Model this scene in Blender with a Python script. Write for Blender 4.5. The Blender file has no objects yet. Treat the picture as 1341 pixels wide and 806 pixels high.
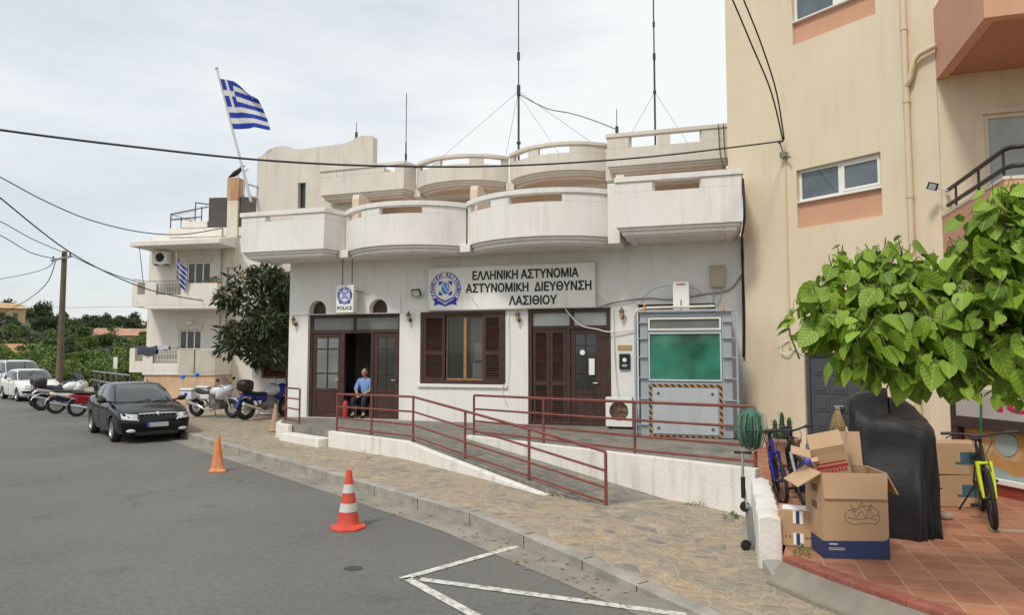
import bpy, bmesh, math, random
from mathutils import Vector, Matrix, Euler
from mathutils.geometry import tessellate_polygon
R = math.radians
random.seed(11)
SC = bpy.context.scene
COL = SC.collection

# ---------------------------------------------------------------- camera, sky, sun, exposure
cam = bpy.data.cameras.new('camera'); cam.sensor_width = 36; cam.lens = 24.16
cam.clip_start = .05; cam.clip_end = 4000
camo = bpy.data.objects.new('camera', cam); COL.objects.link(camo)
camo.location = (0, 0, 2.3); camo.rotation_euler = (R(90 + 3.75), 0, 0)
SC.camera = camo
SUN = Vector((-.42, -.62, .95)).normalized()
wd = bpy.data.worlds.new("World"); SC.world = wd; wd.use_nodes = True
nt = wd.node_tree; nt.nodes.clear()
def wn(t, **k):
    n = nt.nodes.new(t)
    for a, b in k.items(): setattr(n, a, b)
    return n
sky = wn('ShaderNodeTexSky', sky_type='NISHITA', sun_disc=False)
sky.sun_elevation = math.asin(SUN.z); sky.sun_rotation = math.atan2(SUN.x, SUN.y)
sky.dust_density = 2.0
tc = wn('ShaderNodeTexCoord'); mp = wn('ShaderNodeMapping'); mp.inputs['Scale'].default_value = (1.6, 1.6, 5.0)
nz = wn('ShaderNodeTexNoise'); nz.inputs['Scale'].default_value = 1.5; nz.inputs['Detail'].default_value = 7; nz.inputs['Roughness'].default_value = .55
sx = wn('ShaderNodeSeparateXYZ')
ad = wn('ShaderNodeMath', operation='MULTIPLY_ADD'); ad.inputs[1].default_value = .42
rp = wn('ShaderNodeValToRGB'); rp.color_ramp.elements[0].position = .18; rp.color_ramp.elements[1].position = .55
rp.color_ramp.elements[0].color = (.6, .6, .6, 1); rp.color_ramp.elements[1].color = (.97, .97, .97, 1)
mx = wn('ShaderNodeMix', data_type='RGBA'); mx.inputs['B'].default_value = (7.1, 7.35, 7.4, 1)
bg = wn('ShaderNodeBackground'); bg.inputs['Strength'].default_value = .12
ow = wn('ShaderNodeOutputWorld')
L = nt.links.new
L(tc.outputs['Generated'], mp.inputs[0]); L(mp.outputs[0], nz.inputs['Vector'])
L(tc.outputs['Generated'], sx.inputs[0]); L(sx.outputs['X'], ad.inputs[0]); L(nz.outputs['Fac'], ad.inputs[2])
L(ad.outputs[0], rp.inputs[0]); L(rp.outputs[0], mx.inputs['Factor']); L(sky.outputs[0], mx.inputs['A'])
L(mx.outputs['Result'], bg.inputs[0]); L(bg.outputs[0], ow.inputs[0])
sl = bpy.data.lights.new('sun', 'SUN'); sl.energy = 1.9; sl.angle = R(10); sl.color = (1, .955, .88)
so = bpy.data.objects.new('sun', sl); COL.objects.link(so)
so.rotation_euler = SUN.to_track_quat('Z', 'Y').to_euler()
vs_ = SC.view_settings; vs_.view_transform = 'Standard'; vs_.look = 'None'; vs_.gamma = 1; vs_.use_curve_mapping = False
vs_.exposure = 0.15
SC.render.engine = 'CYCLES'
SC.cycles.max_bounces = 6; SC.cycles.diffuse_bounces = 3; SC.cycles.glossy_bounces = 3; SC.cycles.transmission_bounces = 4
SC.cycles.use_denoising = True

# ---------------------------------------------------------------- helpers
def tag(o, label=None, cat=None, group=None, kind=None):
    if label: o['label'] = label
    if cat: o['category'] = cat
    if group: o['group'] = group
    if kind: o['kind'] = kind
    return o
def thing(name, label, cat, loc=(0, 0, 0), rz=0, group=None, rot=None):
    o = bpy.data.objects.new(name, None); COL.objects.link(o)
    o.empty_display_size = .1
    o.location = loc; o.rotation_euler = rot or (0, 0, R(rz))
    return tag(o, label, cat, group)
def kids(o): return [c for c in bpy.data.objects if c.parent is o]
def copy_tree(o, parent=None):
    c = o.copy(); COL.objects.link(c)
    if parent: c.parent = parent
    for ch in kids(o): copy_tree(ch, c)
    return c

class MB:
    def __init__(s, M=None):
        s.v = []; s.f = []; s.m = []; s.M = M or Matrix(); s.mi = 0; s.uv = {}
    def add(s, vs, fs):
        b = len(s.v); s.v += [tuple(s.M @ Vector(p)) for p in vs]
        s.f += [tuple(b + i for i in f) for f in fs]; s.m += [s.mi] * len(fs); return s
    def box(s, x0, x1, y0, y1, z0, z1):
        return s.add([(x, y, z) for z in (z0, z1) for y in (y0, y1) for x in (x0, x1)],
                     [(0, 2, 3, 1), (4, 5, 7, 6), (0, 1, 5, 4), (2, 6, 7, 3), (0, 4, 6, 2), (1, 3, 7, 5)])
    def obox(s, c, size, rot=(0, 0, 0)):
        m = Matrix.Translation(c) @ Euler([R(a) for a in rot]).to_matrix().to_4x4()
        o = s.M; s.M = o @ m; x, y, z = [a / 2 for a in size]; s.box(-x, x, -y, y, -z, z); s.M = o; return s
    def bar(s, a, b, w, h=None, up=(0, 0, 1)):
        a = Vector(a); b = Vector(b); d = (b - a).normalized(); h = h or w
        u = Vector(up)
        if abs(d.dot(u)) > .98: u = Vector((1, 0, 0))
        x = d.cross(u).normalized() * w / 2; y = x.cross(d).normalized() * h / 2
        vs = [p + i * x + j * y for p in (a, b) for i, j in ((-1, -1), (1, -1), (1, 1), (-1, 1))]
        return s.add(vs, [(0, 1, 2, 3), (7, 6, 5, 4)] + [(i, 4 + i, 4 + (i + 1) % 4, (i + 1) % 4) for i in range(4)])
    def tube(s, pts, r, n=8, closed=False):
        P = [Vector(p) for p in pts]; k = len(P); rs = r if isinstance(r, (list, tuple)) else [r] * k
        vs = []; u = None
        for i, p in enumerate(P):
            if closed: d = P[(i + 1) % k] - P[i - 1]
            else: d = P[min(i + 1, k - 1)] - P[max(i - 1, 0)]
            d.normalize()
            if u is None:
                u = Vector((0, 0, 1)) if abs(d.z) < .9 else Vector((1, 0, 0))
            u = (u - d * u.dot(d)).normalized(); w = d.cross(u)
            for j in range(n):
                a = 2 * math.pi * j / n; vs.append(p + (u * math.cos(a) + w * math.sin(a)) * rs[i])
        fs = [(i * n + j, i * n + (j + 1) % n, ((i + 1) % k) * n + (j + 1) % n, ((i + 1) % k) * n + j)
              for i in range(k if closed else k - 1) for j in range(n)]
        if not closed: fs += [tuple(range(n))[::-1], tuple(range((k - 1) * n, k * n))]
        return s.add(vs, fs)
    def lathe(s, prof, c=(0, 0, 0), axis='z', n=24, cap=True):
        vs = []
        for r, h in prof:
            for j in range(n):
                a = 2 * math.pi * j / n; p = (r * math.cos(a), r * math.sin(a), h)
                if axis == 'y': p = (p[0], h, p[1])
                if axis == 'x': p = (h, p[0], p[1])
                vs.append((p[0] + c[0], p[1] + c[1], p[2] + c[2]))
        k = len(prof)
        fs = [(i * n + j, i * n + (j + 1) % n, (i + 1) * n + (j + 1) % n, (i + 1) * n + j) for i in range(k - 1) for j in range(n)]
        if cap: fs += [tuple(range(n))[::-1], tuple(range((k - 1) * n, k * n))]
        return s.add(vs, fs)
    def ell(s, c, r, n=14, m=8, rot=(0, 0, 0)):
        q = Euler([R(a) for a in rot]).to_matrix(); vs = []; c = Vector(c)
        for i in range(m + 1):
            t = math.pi * i / m
            for j in range(n):
                a = 2 * math.pi * j / n
                vs.append(c + q @ Vector((r[0] * math.sin(t) * math.cos(a), r[1] * math.sin(t) * math.sin(a), r[2] * math.cos(t))))
        return s.add(vs, [(i * n + j, i * n + (j + 1) % n, (i + 1) * n + (j + 1) % n, (i + 1) * n + j) for i in range(m) for j in range(n)])
    def panel(s, loops, y, th):
        """closed outline with holes in the local XZ plane, front at y, back at y+th"""
        pts = [p for l in loops for p in l]; n = len(pts)
        tri = tessellate_polygon([[Vector((a, b, 0)) for a, b in l] for l in loops])
        vs = [(a, y, b) for a, b in pts] + [(a, y + th, b) for a, b in pts]
        fs = [tuple(t) for t in tri] + [tuple(n + i for i in t[::-1]) for t in tri]
        b = 0
        for l in loops:
            k = len(l); fs += [(b + i, b + (i + 1) % k, n + b + (i + 1) % k, n + b + i) for i in range(k)]; b += k
        return s.add(vs, fs)
    def prism(s, poly, z0, z1):
        n = len(poly); tri = tessellate_polygon([[Vector((a, b, 0)) for a, b in poly]])
        vs = [(a, b, z0) for a, b in poly] + [(a, b, z1) for a, b in poly]
        return s.add(vs, [tuple(t) for t in tri] + [tuple(n + i for i in t[::-1]) for t in tri] + [(i, (i + 1) % n, n + (i + 1) % n, n + i) for i in range(n)])
    def loft(s, rings, cap=True, closed=True):
        n = len(rings[0]); vs = [p for r in rings for p in r]
        fs = [(i * n + j, i * n + (j + 1) % n, (i + 1) * n + (j + 1) % n, (i + 1) * n + j) for i in range(len(rings) - 1) for j in range(n if closed else n - 1)]
        if cap: fs += [tuple(range(n))[::-1], tuple(range((len(rings) - 1) * n, len(rings) * n))]
        return s.add(vs, fs)
    def grid(s, rows):
        n = len(rows[0])
        return s.add([p for r in rows for p in r], [(i * n + j, i * n + j + 1, (i + 1) * n + j + 1, (i + 1) * n + j) for i in range(len(rows) - 1) for j in range(n - 1)])
    def mesh(s, name):
        me = bpy.data.meshes.new(name); me.from_pydata(s.v, [], s.f)
        if any(s.m): me.polygons.foreach_set('material_index', s.m)
        return me
    def build(s, name, mat, parent=None, smooth=35, bevel=0, recalc=True, sub=0):
        me = s.mesh(name)
        if recalc:
            bm = bmesh.new(); bm.from_mesh(me); bmesh.ops.recalc_face_normals(bm, faces=bm.faces); bm.to_mesh(me); bm.free()
        for m in (mat if isinstance(mat, (list, tuple)) else [mat]): me.materials.append(m)
        if smooth:
            me.polygons.foreach_set('use_smooth', [True] * len(me.polygons))
            if smooth < 180: me.set_sharp_from_angle(angle=R(smooth))
        o = bpy.data.objects.new(name, me); COL.objects.link(o)
        if parent: o.parent = parent
        if bevel:
            b = o.modifiers.new('edge', 'BEVEL'); b.width = bevel; b.segments = 2; b.limit_method = 'ANGLE'; b.angle_limit = R(40)
        if sub:
            b = o.modifiers.new('sub', 'SUBSURF'); b.levels = b.render_levels = sub
        return o

def rect(x0, x1, z0, z1): return [(x0, z0), (x1, z0), (x1, z1), (x0, z1)]
def archloop(x0, x1, z0, zs, n=12, rise=None):
    c = (x0 + x1) / 2; a = (x1 - x0) / 2; b = rise or a
    return [(x0, z0), (x1, z0)] + [(c + a * math.cos(math.pi * i / n), zs + b * math.sin(math.pi * i / n)) for i in range(n + 1)]
_glyph = {}
def glyph(t, size, bold):
    k = (t, size, bold)
    if k not in _glyph:
        cu = bpy.data.curves.new('t', 'FONT'); cu.body = t; cu.size = size; cu.extrude = .002; cu.offset = bold
        cu.align_x = 'CENTER'; cu.align_y = 'CENTER'; cu.resolution_u = 4
        o = bpy.data.objects.new('t', cu); COL.objects.link(o)
        bpy.context.view_layer.update()
        me = bpy.data.meshes.new_from_object(o.evaluated_get(bpy.context.evaluated_depsgraph_get()))
        _glyph[k] = ([tuple(v.co) for v in me.vertices], [tuple(p.vertices) for p in me.polygons])
        bpy.data.objects.remove(o); bpy.data.curves.remove(cu); bpy.data.meshes.remove(me)
    return _glyph[k]
def write(mb, t, c, size, width=None, bold=0, y=0, ang=0):
    """lettering facing local -y, centred on (x, z)"""
    t = t.replace('Κ', 'K')
    vs, fs = glyph(t, size, 0)
    xs = [v[0] for v in vs]; zs = [v[1] for v in vs]
    mx_, mz_ = (max(xs) + min(xs)) / 2, (max(zs) + min(zs)) / 2
    k = width / (max(xs) - min(xs)) if width else 1
    ca, sa = math.cos(ang), math.sin(ang); out = []
    for a, b, d in vs:
        a = (a - mx_) * k; b -= mz_
        out.append((c[0] + a * ca - b * sa, y - d, c[1] + a * sa + b * ca))
    mb.add(out, fs)
    if bold:     # heavier strokes: shifted copies a hair behind one another
        for i, (dx, dz) in enumerate(((bold, 0), (-bold, 0), (0, bold), (0, -bold), (bold * .7, bold * .7), (-bold * .7, bold * .7), (bold * .7, -bold * .7), (-bold * .7, -bold * .7))):
            mb.add([(p[0] + dx, p[1] + .0003 * (i + 1), p[2] + dz) for p in out], fs)

# ---------------------------------------------------------------- materials
MATS = {}
def M(name, col, rough=.7, metal=0, var=.1, vs=2.0, bump=0, bs=40, dirt=None, da=.4, dlo=.5, dhi=.75, spec=.5, coat=0, emit=0, streak=(2.2, 2.2, .22), trans=0, alpha=1):
    if name in MATS: return MATS[name]
    m = bpy.data.materials.new(name); m.use_nodes = True; t = m.node_tree; n = t.nodes; l = t.links.new
    b = n['Principled BSDF']
    b.inputs['Roughness'].default_value = rough; b.inputs['Metallic'].default_value = metal
    b.inputs['Specular IOR Level'].default_value = spec; b.inputs['Coat Weight'].default_value = coat
    if trans: b.inputs['Transmission Weight'].default_value = trans
    if alpha < 1: b.inputs['Alpha'].default_value = alpha
    tc = n.new('ShaderNodeTexCoord')
    nz = n.new('ShaderNodeTexNoise'); nz.inputs['Scale'].default_value = vs; nz.inputs['Detail'].default_value = 6
    l(tc.outputs['Object'], nz.inputs['Vector'])
    mx = n.new('ShaderNodeMix'); mx.data_type = 'RGBA'
    mx.inputs['A'].default_value = tuple(c * (1 - var) for c in col) + (1,)
    mx.inputs['B'].default_value = tuple(min(1, c * (1 + var)) for c in col) + (1,)
    rp = n.new('ShaderNodeMapRange'); rp.inputs['From Min'].default_value = .3; rp.inputs['From Max'].default_value = .7
    l(nz.outputs['Fac'], rp.inputs[0]); l(rp.outputs[0], mx.inputs['Factor'])
    out = mx.outputs['Result']
    if dirt:
        mp = n.new('ShaderNodeMapping'); mp.inputs['Scale'].default_value = streak
        l(tc.outputs['Object'], mp.inputs[0])
        n2 = n.new('ShaderNodeTexNoise'); n2.inputs['Scale'].default_value = 2.4; n2.inputs['Detail'].default_value = 8; n2.inputs['Roughness'].default_value = .65
        l(mp.outputs[0], n2.inputs['Vector'])
        r2 = n.new('ShaderNodeMapRange'); r2.inputs['From Min'].default_value = dlo; r2.inputs['From Max'].default_value = dhi; r2.inputs['To Max'].default_value = da
        l(n2.outputs['Fac'], r2.inputs[0])
        m2 = n.new('ShaderNodeMix'); m2.data_type = 'RGBA'; m2.inputs['B'].default_value = tuple(dirt) + (1,)
        l(out, m2.inputs['A']); l(r2.outputs[0], m2.inputs['Factor']); out = m2.outputs['Result']
    l(out, b.inputs['Base Color'])
    if bump:
        n3 = n.new('ShaderNodeTexNoise'); n3.inputs['Scale'].default_value = bs; n3.inputs['Detail'].default_value = 5
        l(tc.outputs['Object'], n3.inputs['Vector'])
        bp = n.new('ShaderNodeBump'); bp.inputs['Strength'].default_value = bump; bp.inputs['Distance'].default_value = .02
        l(n3.outputs['Fac'], bp.inputs['Height']); l(bp.outputs[0], b.inputs['Normal'])
    if emit:
        b.inputs['Emission Color'].default_value = tuple(col) + (1,); b.inputs['Emission Strength'].default_value = emit
    MATS[name] = m; return m
def leafmat(name, a, b, rough=.45, trans=.25, scale=1.2, veins=False):
    m = bpy.data.materials.new(name); m.use_nodes = True; t = m.node_tree; n = t.nodes; l = t.links.new
    p = n['Principled BSDF']; p.inputs['Roughness'].default_value = rough; p.inputs['Specular IOR Level'].default_value = .35
    g = n.new('ShaderNodeNewGeometry'); tc = n.new('ShaderNodeTexCoord')
    nz = n.new('ShaderNodeTexNoise'); nz.inputs['Scale'].default_value = scale; nz.inputs['Detail'].default_value = 4; l(tc.outputs['Object'], nz.inputs['Vector'])
    ad = n.new('ShaderNodeMath'); ad.operation = 'MULTIPLY_ADD'; ad.inputs[1].default_value = .55
    l(g.outputs['Random Per Island'], ad.inputs[0])
    sb = n.new('ShaderNodeMath'); sb.operation = 'SUBTRACT'; sb.inputs[1].default_value = .25; l(nz.outputs['Fac'], sb.inputs[0]); l(sb.outputs[0], ad.inputs[2])
    mx = n.new('ShaderNodeMix'); mx.data_type = 'RGBA'; mx.inputs['A'].default_value = tuple(a) + (1,); mx.inputs['B'].default_value = tuple(b) + (1,)
    l(ad.outputs[0], mx.inputs['Factor']); l(mx.outputs['Result'], p.inputs['Base Color'])
    col = mx.outputs['Result']
    if veins:
        at = n.new('ShaderNodeAttribute'); at.attribute_name = 'blade'; sx = n.new('ShaderNodeSeparateXYZ'); l(at.outputs['Vector'], sx.inputs[0])
        def mt(op, x, y=None):
            q = n.new('ShaderNodeMath'); q.operation = op
            for i, v in enumerate((x, y)):
                if v is None: continue
                if isinstance(v, (int, float)): q.inputs[i].default_value = v
                else: l(v, q.inputs[i])
            return q.outputs[0]
        au = mt('ABSOLUTE', sx.outputs['X']); w = mt('ABSOLUTE', mt('SINE', mt('MULTIPLY', mt('SUBTRACT', sx.outputs['Y'], mt('MULTIPLY', au, .75)), 17)))
        side = mt('LESS_THAN', w, .13); mid = mt('LESS_THAN', au, .025); vein = mt('MULTIPLY', mt('MAXIMUM', side, mid), .4)
        m3 = n.new('ShaderNodeMix'); m3.data_type = 'RGBA'; l(col, m3.inputs['A']); m3.inputs['B'].default_value = tuple(min(1, c * 1.25 + .02) for c in b) + (1,); l(vein, m3.inputs['Factor']); col = m3.outputs['Result']
        l(col, p.inputs['Base Color'])
        bp = n.new('ShaderNodeBump'); bp.inputs['Strength'].default_value = .28; bp.inputs['Distance'].default_value = .01; l(w, bp.inputs['Height']); l(bp.outputs[0], p.inputs['Normal'])
    tr = n.new('ShaderNodeBsdfTranslucent'); l(col, tr.inputs[0])
    ms = n.new('ShaderNodeMixShader'); ms.inputs[0].default_value = trans
    l(p.outputs[0], ms.inputs[1]); l(tr.outputs[0], ms.inputs[2]); l(ms.outputs[0], n['Material Output'].inputs[0])
    return m

WHITE = M('white_stucco', (.75, .72, .68), .85, var=.05, vs=1.3, bump=.25, bs=45, dirt=(.38, .33, .27), da=.45, dlo=.5, dhi=.82)
WHITE2 = M('white_painted_wall', (.76, .74, .705), .8, var=.04, vs=1.1, bump=.2, bs=40, dirt=(.45, .40, .33), da=.45, dlo=.52, dhi=.85)
OLDWHITE = M('weathered_parapet', (.64, .585, .515), .88, var=.06, vs=1.5, bump=.3, bs=45, dirt=(.36, .30, .24), da=.5, dlo=.5, dhi=.85)
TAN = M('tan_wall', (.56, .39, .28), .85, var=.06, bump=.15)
LOWW = M('whitewashed_low_wall', (.74, .715, .66), .9, var=.06, vs=2.5, bump=.4, bs=25, dirt=(.40, .29, .17), da=.7, dlo=.5, dhi=.8)
YEL = M('cream_yellow_wall', (.70, .60, .44), .85, var=.045, vs=.8, bump=.2, bs=60, dirt=(.40, .33, .24), da=.3, dlo=.5, dhi=.82)
PEACH = M('peach_wall', (.60, .33, .215), .85, var=.05, vs=1.2, bump=.2, bs=60, dirt=(.4, .22, .15), da=.2)
CREAM = M('cream_house_wall', (.74, .70, .63), .85, var=.05, vs=1, bump=.2, bs=40, dirt=(.42, .34, .25), da=.4, dlo=.52, dhi=.85)
WOOD = M('dark_brown_wood', (.058, .027, .02), .5, var=.25, vs=6, bump=.15, bs=70, spec=.4)
WOODI = M('orange_brown_wood', (.33, .16, .07), .5, var=.2, vs=6)
GLASS = M('window_glass', (.03, .034, .034), .04, var=.1, spec=.7)
GLASSC = M('curtained_glass', (.12, .13, .125), .08, var=.15, spec=.6)
BLACK = M('black_plastic', (.015, .015, .016), .45, var=.1)
DARK = M('dark_void', (.02, .017, .015), .9)
RUST = M('red_brown_painted_steel', (.20, .055, .04), .5, var=.18, vs=5, bump=.1, dirt=(.1, .04, .03), da=.4)
GREYM = M('grey_painted_metal', (.36, .40, .43), .45, metal=.2, var=.06, dirt=(.25, .22, .18), da=.3)
STEEL = M('galvanised_steel', (.52, .53, .53), .4, metal=.7, var=.1)
CHROME = M('chrome', (.75, .76, .78), .12, metal=1, var=.02)
RUBBER = M('tyre_rubber', (.018, .018, .019), .8, var=.15)
WIRE = M('black_cable', (.02, .02, .022), .6)
PLASTW = M('white_plastic', (.78, .77, .72), .5, var=.03)
PAPER = M('white_paper', (.8, .8, .78), .8, var=.03)
CONC = M('grey_concrete', (.36, .34, .30), .9, var=.12, vs=4, bump=.4, bs=40, dirt=(.2, .18, .15), da=.5, streak=(1.5, 1.5, 1.5))
CARD = M('cardboard', (.46, .30, .17), .85, var=.06, vs=3, bump=.08, bs=30)
CARDI = M('cardboard_inside', (.52, .35, .21), .85, var=.06, vs=3)
SKIN = M('skin', (.50, .27, .18), .6, var=.05)
# ================================================================ ground, road, pavement
def ground_mat(name, kind):
    m = bpy.data.materials.new(name); m.use_nodes = True; t = m.node_tree; n = t.nodes; l = t.links.new
    b = n['Principled BSDF']; tc = n.new('ShaderNodeTexCoord'); co = tc.outputs['Object']
    def noise(s, d=6, r=.55, vec=None):
        q = n.new('ShaderNodeTexNoise'); q.inputs['Scale'].default_value = s; q.inputs['Detail'].default_value = d; q.inputs['Roughness'].default_value = r
        l(vec or co, q.inputs['Vector']); return q.outputs['Fac']
    def ramp(f, stops):
        q = n.new('ShaderNodeValToRGB'); e = q.color_ramp.elements
        e[0].position, e[0].color = stops[0][0], stops[0][1] + (1,); e[1].position, e[1].color = stops[-1][0], stops[-1][1] + (1,)
        for p, c in stops[1:-1]:
            x = e.new(p); x.color = c + (1,)
        l(f, q.inputs[0]); return q.outputs[0]
    def mix(f, A, B, mode='MIX'):
        q = n.new('ShaderNodeMix'); q.data_type = 'RGBA'; q.blend_type = mode
        for s_, v in (('Factor', f), ('A', A), ('B', B)):
            if isinstance(v, (int, float)): q.inputs[s_].default_value = v
            elif isinstance(v, tuple): q.inputs[s_].default_value = v + (1,)
            else: l(v, q.inputs[s_])
        return q.outputs['Result']
    def bumpn(h, st, d=.02):
        q = n.new('ShaderNodeBump'); q.inputs['Strength'].default_value = st; q.inputs['Distance'].default_value = d; l(h, q.inputs['Height']); l(q.outputs[0], b.inputs['Normal'])
    if kind == 'asphalt':
        c = ramp(noise(.35, 5), [(.3, (0.114, 0.111, 0.102)), (.5, (0.138, 0.134, 0.123)), (.72, (0.163, 0.157, 0.145))])
        c = mix(.55, c, ramp(noise(90, 3, .7), [(.32, (.0, .0, .0)), (.5, (.5, .5, .5)), (.68, (1, .98, .95))]), 'OVERLAY')
        c = mix(.6, c, ramp(noise(14, 8, .75), [(.3, (.28, .28, .29)), (.5, (.5, .5, .5)), (.7, (.74, .73, .70))]), 'OVERLAY')
        c = mix(ramp(noise(2.2, 8, .7), [(.62, (0, 0, 0)), (.8, (.5, .5, .5))]), c, (.072, .07, .066))
        c = mix(ramp(noise(.22, 4), [(.45, (0, 0, 0)), (.7, (.5, .5, .5))]), c, (0.184, 0.172, 0.152))
        vc = n.new('ShaderNodeTexVoronoi'); vc.feature = 'DISTANCE_TO_EDGE'; vc.voronoi_dimensions = '2D'; vc.inputs['Scale'].default_value = .42
        wv = n.new('ShaderNodeTexNoise'); wv.inputs['Scale'].default_value = 1.6; wv.inputs['Detail'].default_value = 8; wv.inputs['Roughness'].default_value = .7; l(co, wv.inputs['Vector'])
        va = n.new('ShaderNodeVectorMath'); va.operation = 'MULTIPLY_ADD'; va.inputs[1].default_value = (1.1, 1.1, 0); l(wv.outputs['Color'], va.inputs[0]); l(co, va.inputs[2]); l(va.outputs[0], vc.inputs['Vector'])
        ck = n.new('ShaderNodeMapRange'); ck.inputs['From Min'].default_value = .003; ck.inputs['From Max'].default_value = .009; ck.inputs['To Min'].default_value = .75; ck.inputs['To Max'].default_value = 0; l(vc.outputs['Distance'], ck.inputs[0])
        cm = n.new('ShaderNodeMath'); cm.operation = 'MULTIPLY'; l(ck.outputs[0], cm.inputs[0]); l(ramp(noise(.3, 3), [(.5, (0, 0, 0)), (.6, (1, 1, 1))]), cm.inputs[1])
        c = mix(cm.outputs[0], c, (.05, .048, .044))
        vs2 = n.new('ShaderNodeTexVoronoi'); vs2.voronoi_dimensions = '2D'; vs2.inputs['Scale'].default_value = .45; l(va.outputs[0], vs2.inputs['Vector'])
        sp2 = n.new('ShaderNodeMapRange'); sp2.inputs['From Min'].default_value = .03; sp2.inputs['From Max'].default_value = .09; sp2.inputs['To Min'].default_value = .28; sp2.inputs['To Max'].default_value = 0; l(vs2.outputs['Distance'], sp2.inputs[0])
        c = mix(sp2.outputs[0], c, (.06, .058, .054))
        l(c, b.inputs['Base Color']); b.inputs['Roughness'].default_value = .85; bumpn(noise(160, 3), .5, .01)
    if kind == 'gutter':
        c = ramp(noise(1.5, 7), [(.3, (.20, .18, .15)), (.7, (.33, .30, .25))])
        c = mix(.5, c, ramp(noise(70, 3, .7), [(.3, (.2, .2, .2)), (.7, (.75, .75, .75))]), 'OVERLAY')
        l(c, b.inputs['Base Color']); b.inputs['Roughness'].default_value = .9; bumpn(noise(90, 3), .4, .01)
    if kind in ('paving', 'slate'):
        w = n.new('ShaderNodeTexNoise'); w.inputs['Scale'].default_value = 1.7; w.inputs['Detail'].default_value = 3; l(co, w.inputs['Vector'])
        vm = n.new('ShaderNodeVectorMath'); vm.operation = 'MULTIPLY_ADD'; vm.inputs[1].default_value = (.35, .35, .0); l(w.outputs['Color'], vm.inputs[0]); l(co, vm.inputs[2])
        vo = n.new('ShaderNodeTexVoronoi'); vo.feature = 'F1'; vo.voronoi_dimensions = '2D'; vo.inputs['Scale'].default_value = 4.1; l(vm.outputs[0], vo.inputs['Vector'])
        ve = n.new('ShaderNodeTexVoronoi'); ve.feature = 'DISTANCE_TO_EDGE'; ve.voronoi_dimensions = '2D'; ve.inputs['Scale'].default_value = 4.1; l(vm.outputs[0], ve.inputs['Vector'])
        sp = n.new('ShaderNodeSeparateColor'); l(vo.outputs['Color'], sp.inputs[0])
        if kind == 'paving':
            st = ramp(sp.outputs[0], [(0, (.27, .225, .165)), (.25, (.35, .285, .20)), (.5, (.36, .27, .18)), (.7, (.30, .25, .185)), (.88, (.22, .205, .175)), (1, (.39, .31, .21))])
            jo = (.375, .335, .265); jw = .06
        else:
            st = ramp(sp.outputs[0], [(0, (.12, .13, .125)), (.35, (.21, .195, .165)), (.7, (.16, .16, .148)), (1, (.26, .23, .18))])
            jo = (.27, .245, .20); jw = .03
        st = mix(.75, st, ramp(noise(7, 8, .75), [(.3, (.2, .2, .21)), (.7, (.8, .78, .74))]), 'OVERLAY')
        st = mix(.35, st, ramp(noise(50, 4, .7), [(.3, (.2, .2, .2)), (.7, (.8, .8, .8))]), 'OVERLAY')
        d = n.new('ShaderNodeMath'); d.operation = 'MULTIPLY_ADD'; d.inputs[1].default_value = -.06; l(noise(12, 4), d.inputs[0]); l(ve.outputs['Distance'], d.inputs[2])
        mr = n.new('ShaderNodeMapRange'); mr.inputs['From Min'].default_value = -.02; mr.inputs['From Max'].default_value = jw - .01; l(d.outputs[0], mr.inputs[0])
        c = mix(mr.outputs[0], jo, st)
        c = mix(ramp(noise(.9, 7, .65), [(.45, (.05, .05, .05)), (.72, (.5, .5, .5))]), c, (.315, .272, .21))
        l(c, b.inputs['Base Color']); b.inputs['Roughness'].default_value = .85
        hh = n.new('ShaderNodeMath'); hh.operation = 'MULTIPLY_ADD'; hh.inputs[1].default_value = .35; l(noise(20, 6), hh.inputs[0]); l(mr.outputs[0], hh.inputs[2])
        bumpn(hh.outputs[0], .6, .015)
    if kind == 'tiles':
        mp = n.new('ShaderNodeMapping'); mp.inputs['Rotation'].default_value = (0, 0, R(17)); l(co, mp.inputs[0])
        br = n.new('ShaderNodeTexBrick'); br.offset = 0; br.inputs['Scale'].default_value = 1; br.inputs['Brick Width'].default_value = .30; br.inputs['Row Height'].default_value = .30
        br.inputs['Mortar Size'].default_value = .007; br.inputs['Mortar Smooth'].default_value = .2; br.inputs['Bias'].default_value = 0
        br.inputs['Color1'].default_value = (.31, .115, .062, 1); br.inputs['Color2'].default_value = (.43, .19, .105, 1); br.inputs['Mortar'].default_value = (.40, .29, .20, 1)
        l(mp.outputs[0], br.inputs['Vector'])
        c = mix(.45, br.outputs['Color'], ramp(noise(5, 8, .7), [(.3, (.3, .3, .3)), (.7, (.72, .7, .68))]), 'OVERLAY')
        c = mix(ramp(noise(1.1, 5), [(.5, (0, 0, 0)), (.75, (.4, .4, .4))]), c, (.30, .19, .12))
        l(c, b.inputs['Base Color']); b.inputs['Roughness'].default_value = .65; bumpn(br.outputs['Fac'], -.35, .01)
    if kind == 'soil':
        c = ramp(noise(.12, 8), [(.3, (.10, .12, .04)), (.5, (.19, .17, .085)), (.7, (.25, .20, .12))])
        c = mix(.4, c, ramp(noise(3, 8, .7), [(.3, (.2, .2, .2)), (.7, (.8, .8, .8))]), 'OVERLAY')
        l(c, b.inputs['Base Color']); b.inputs['Roughness'].default_value = .95
    if kind == 'hill':
        c = ramp(noise(.035, 8, .65), [(.3, (.03, .05, .016)), (.5, (.05, .075, .024)), (.62, (.11, .11, .045)), (.72, (.24, .19, .11))])
        c = mix(.5, c, ramp(noise(.35, 8, .7), [(.3, (.15, .15, .15)), (.7, (.8, .8, .8))]), 'OVERLAY')
        l(c, b.inputs['Base Color']); b.inputs['Roughness'].default_value = .95
    return m

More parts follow.
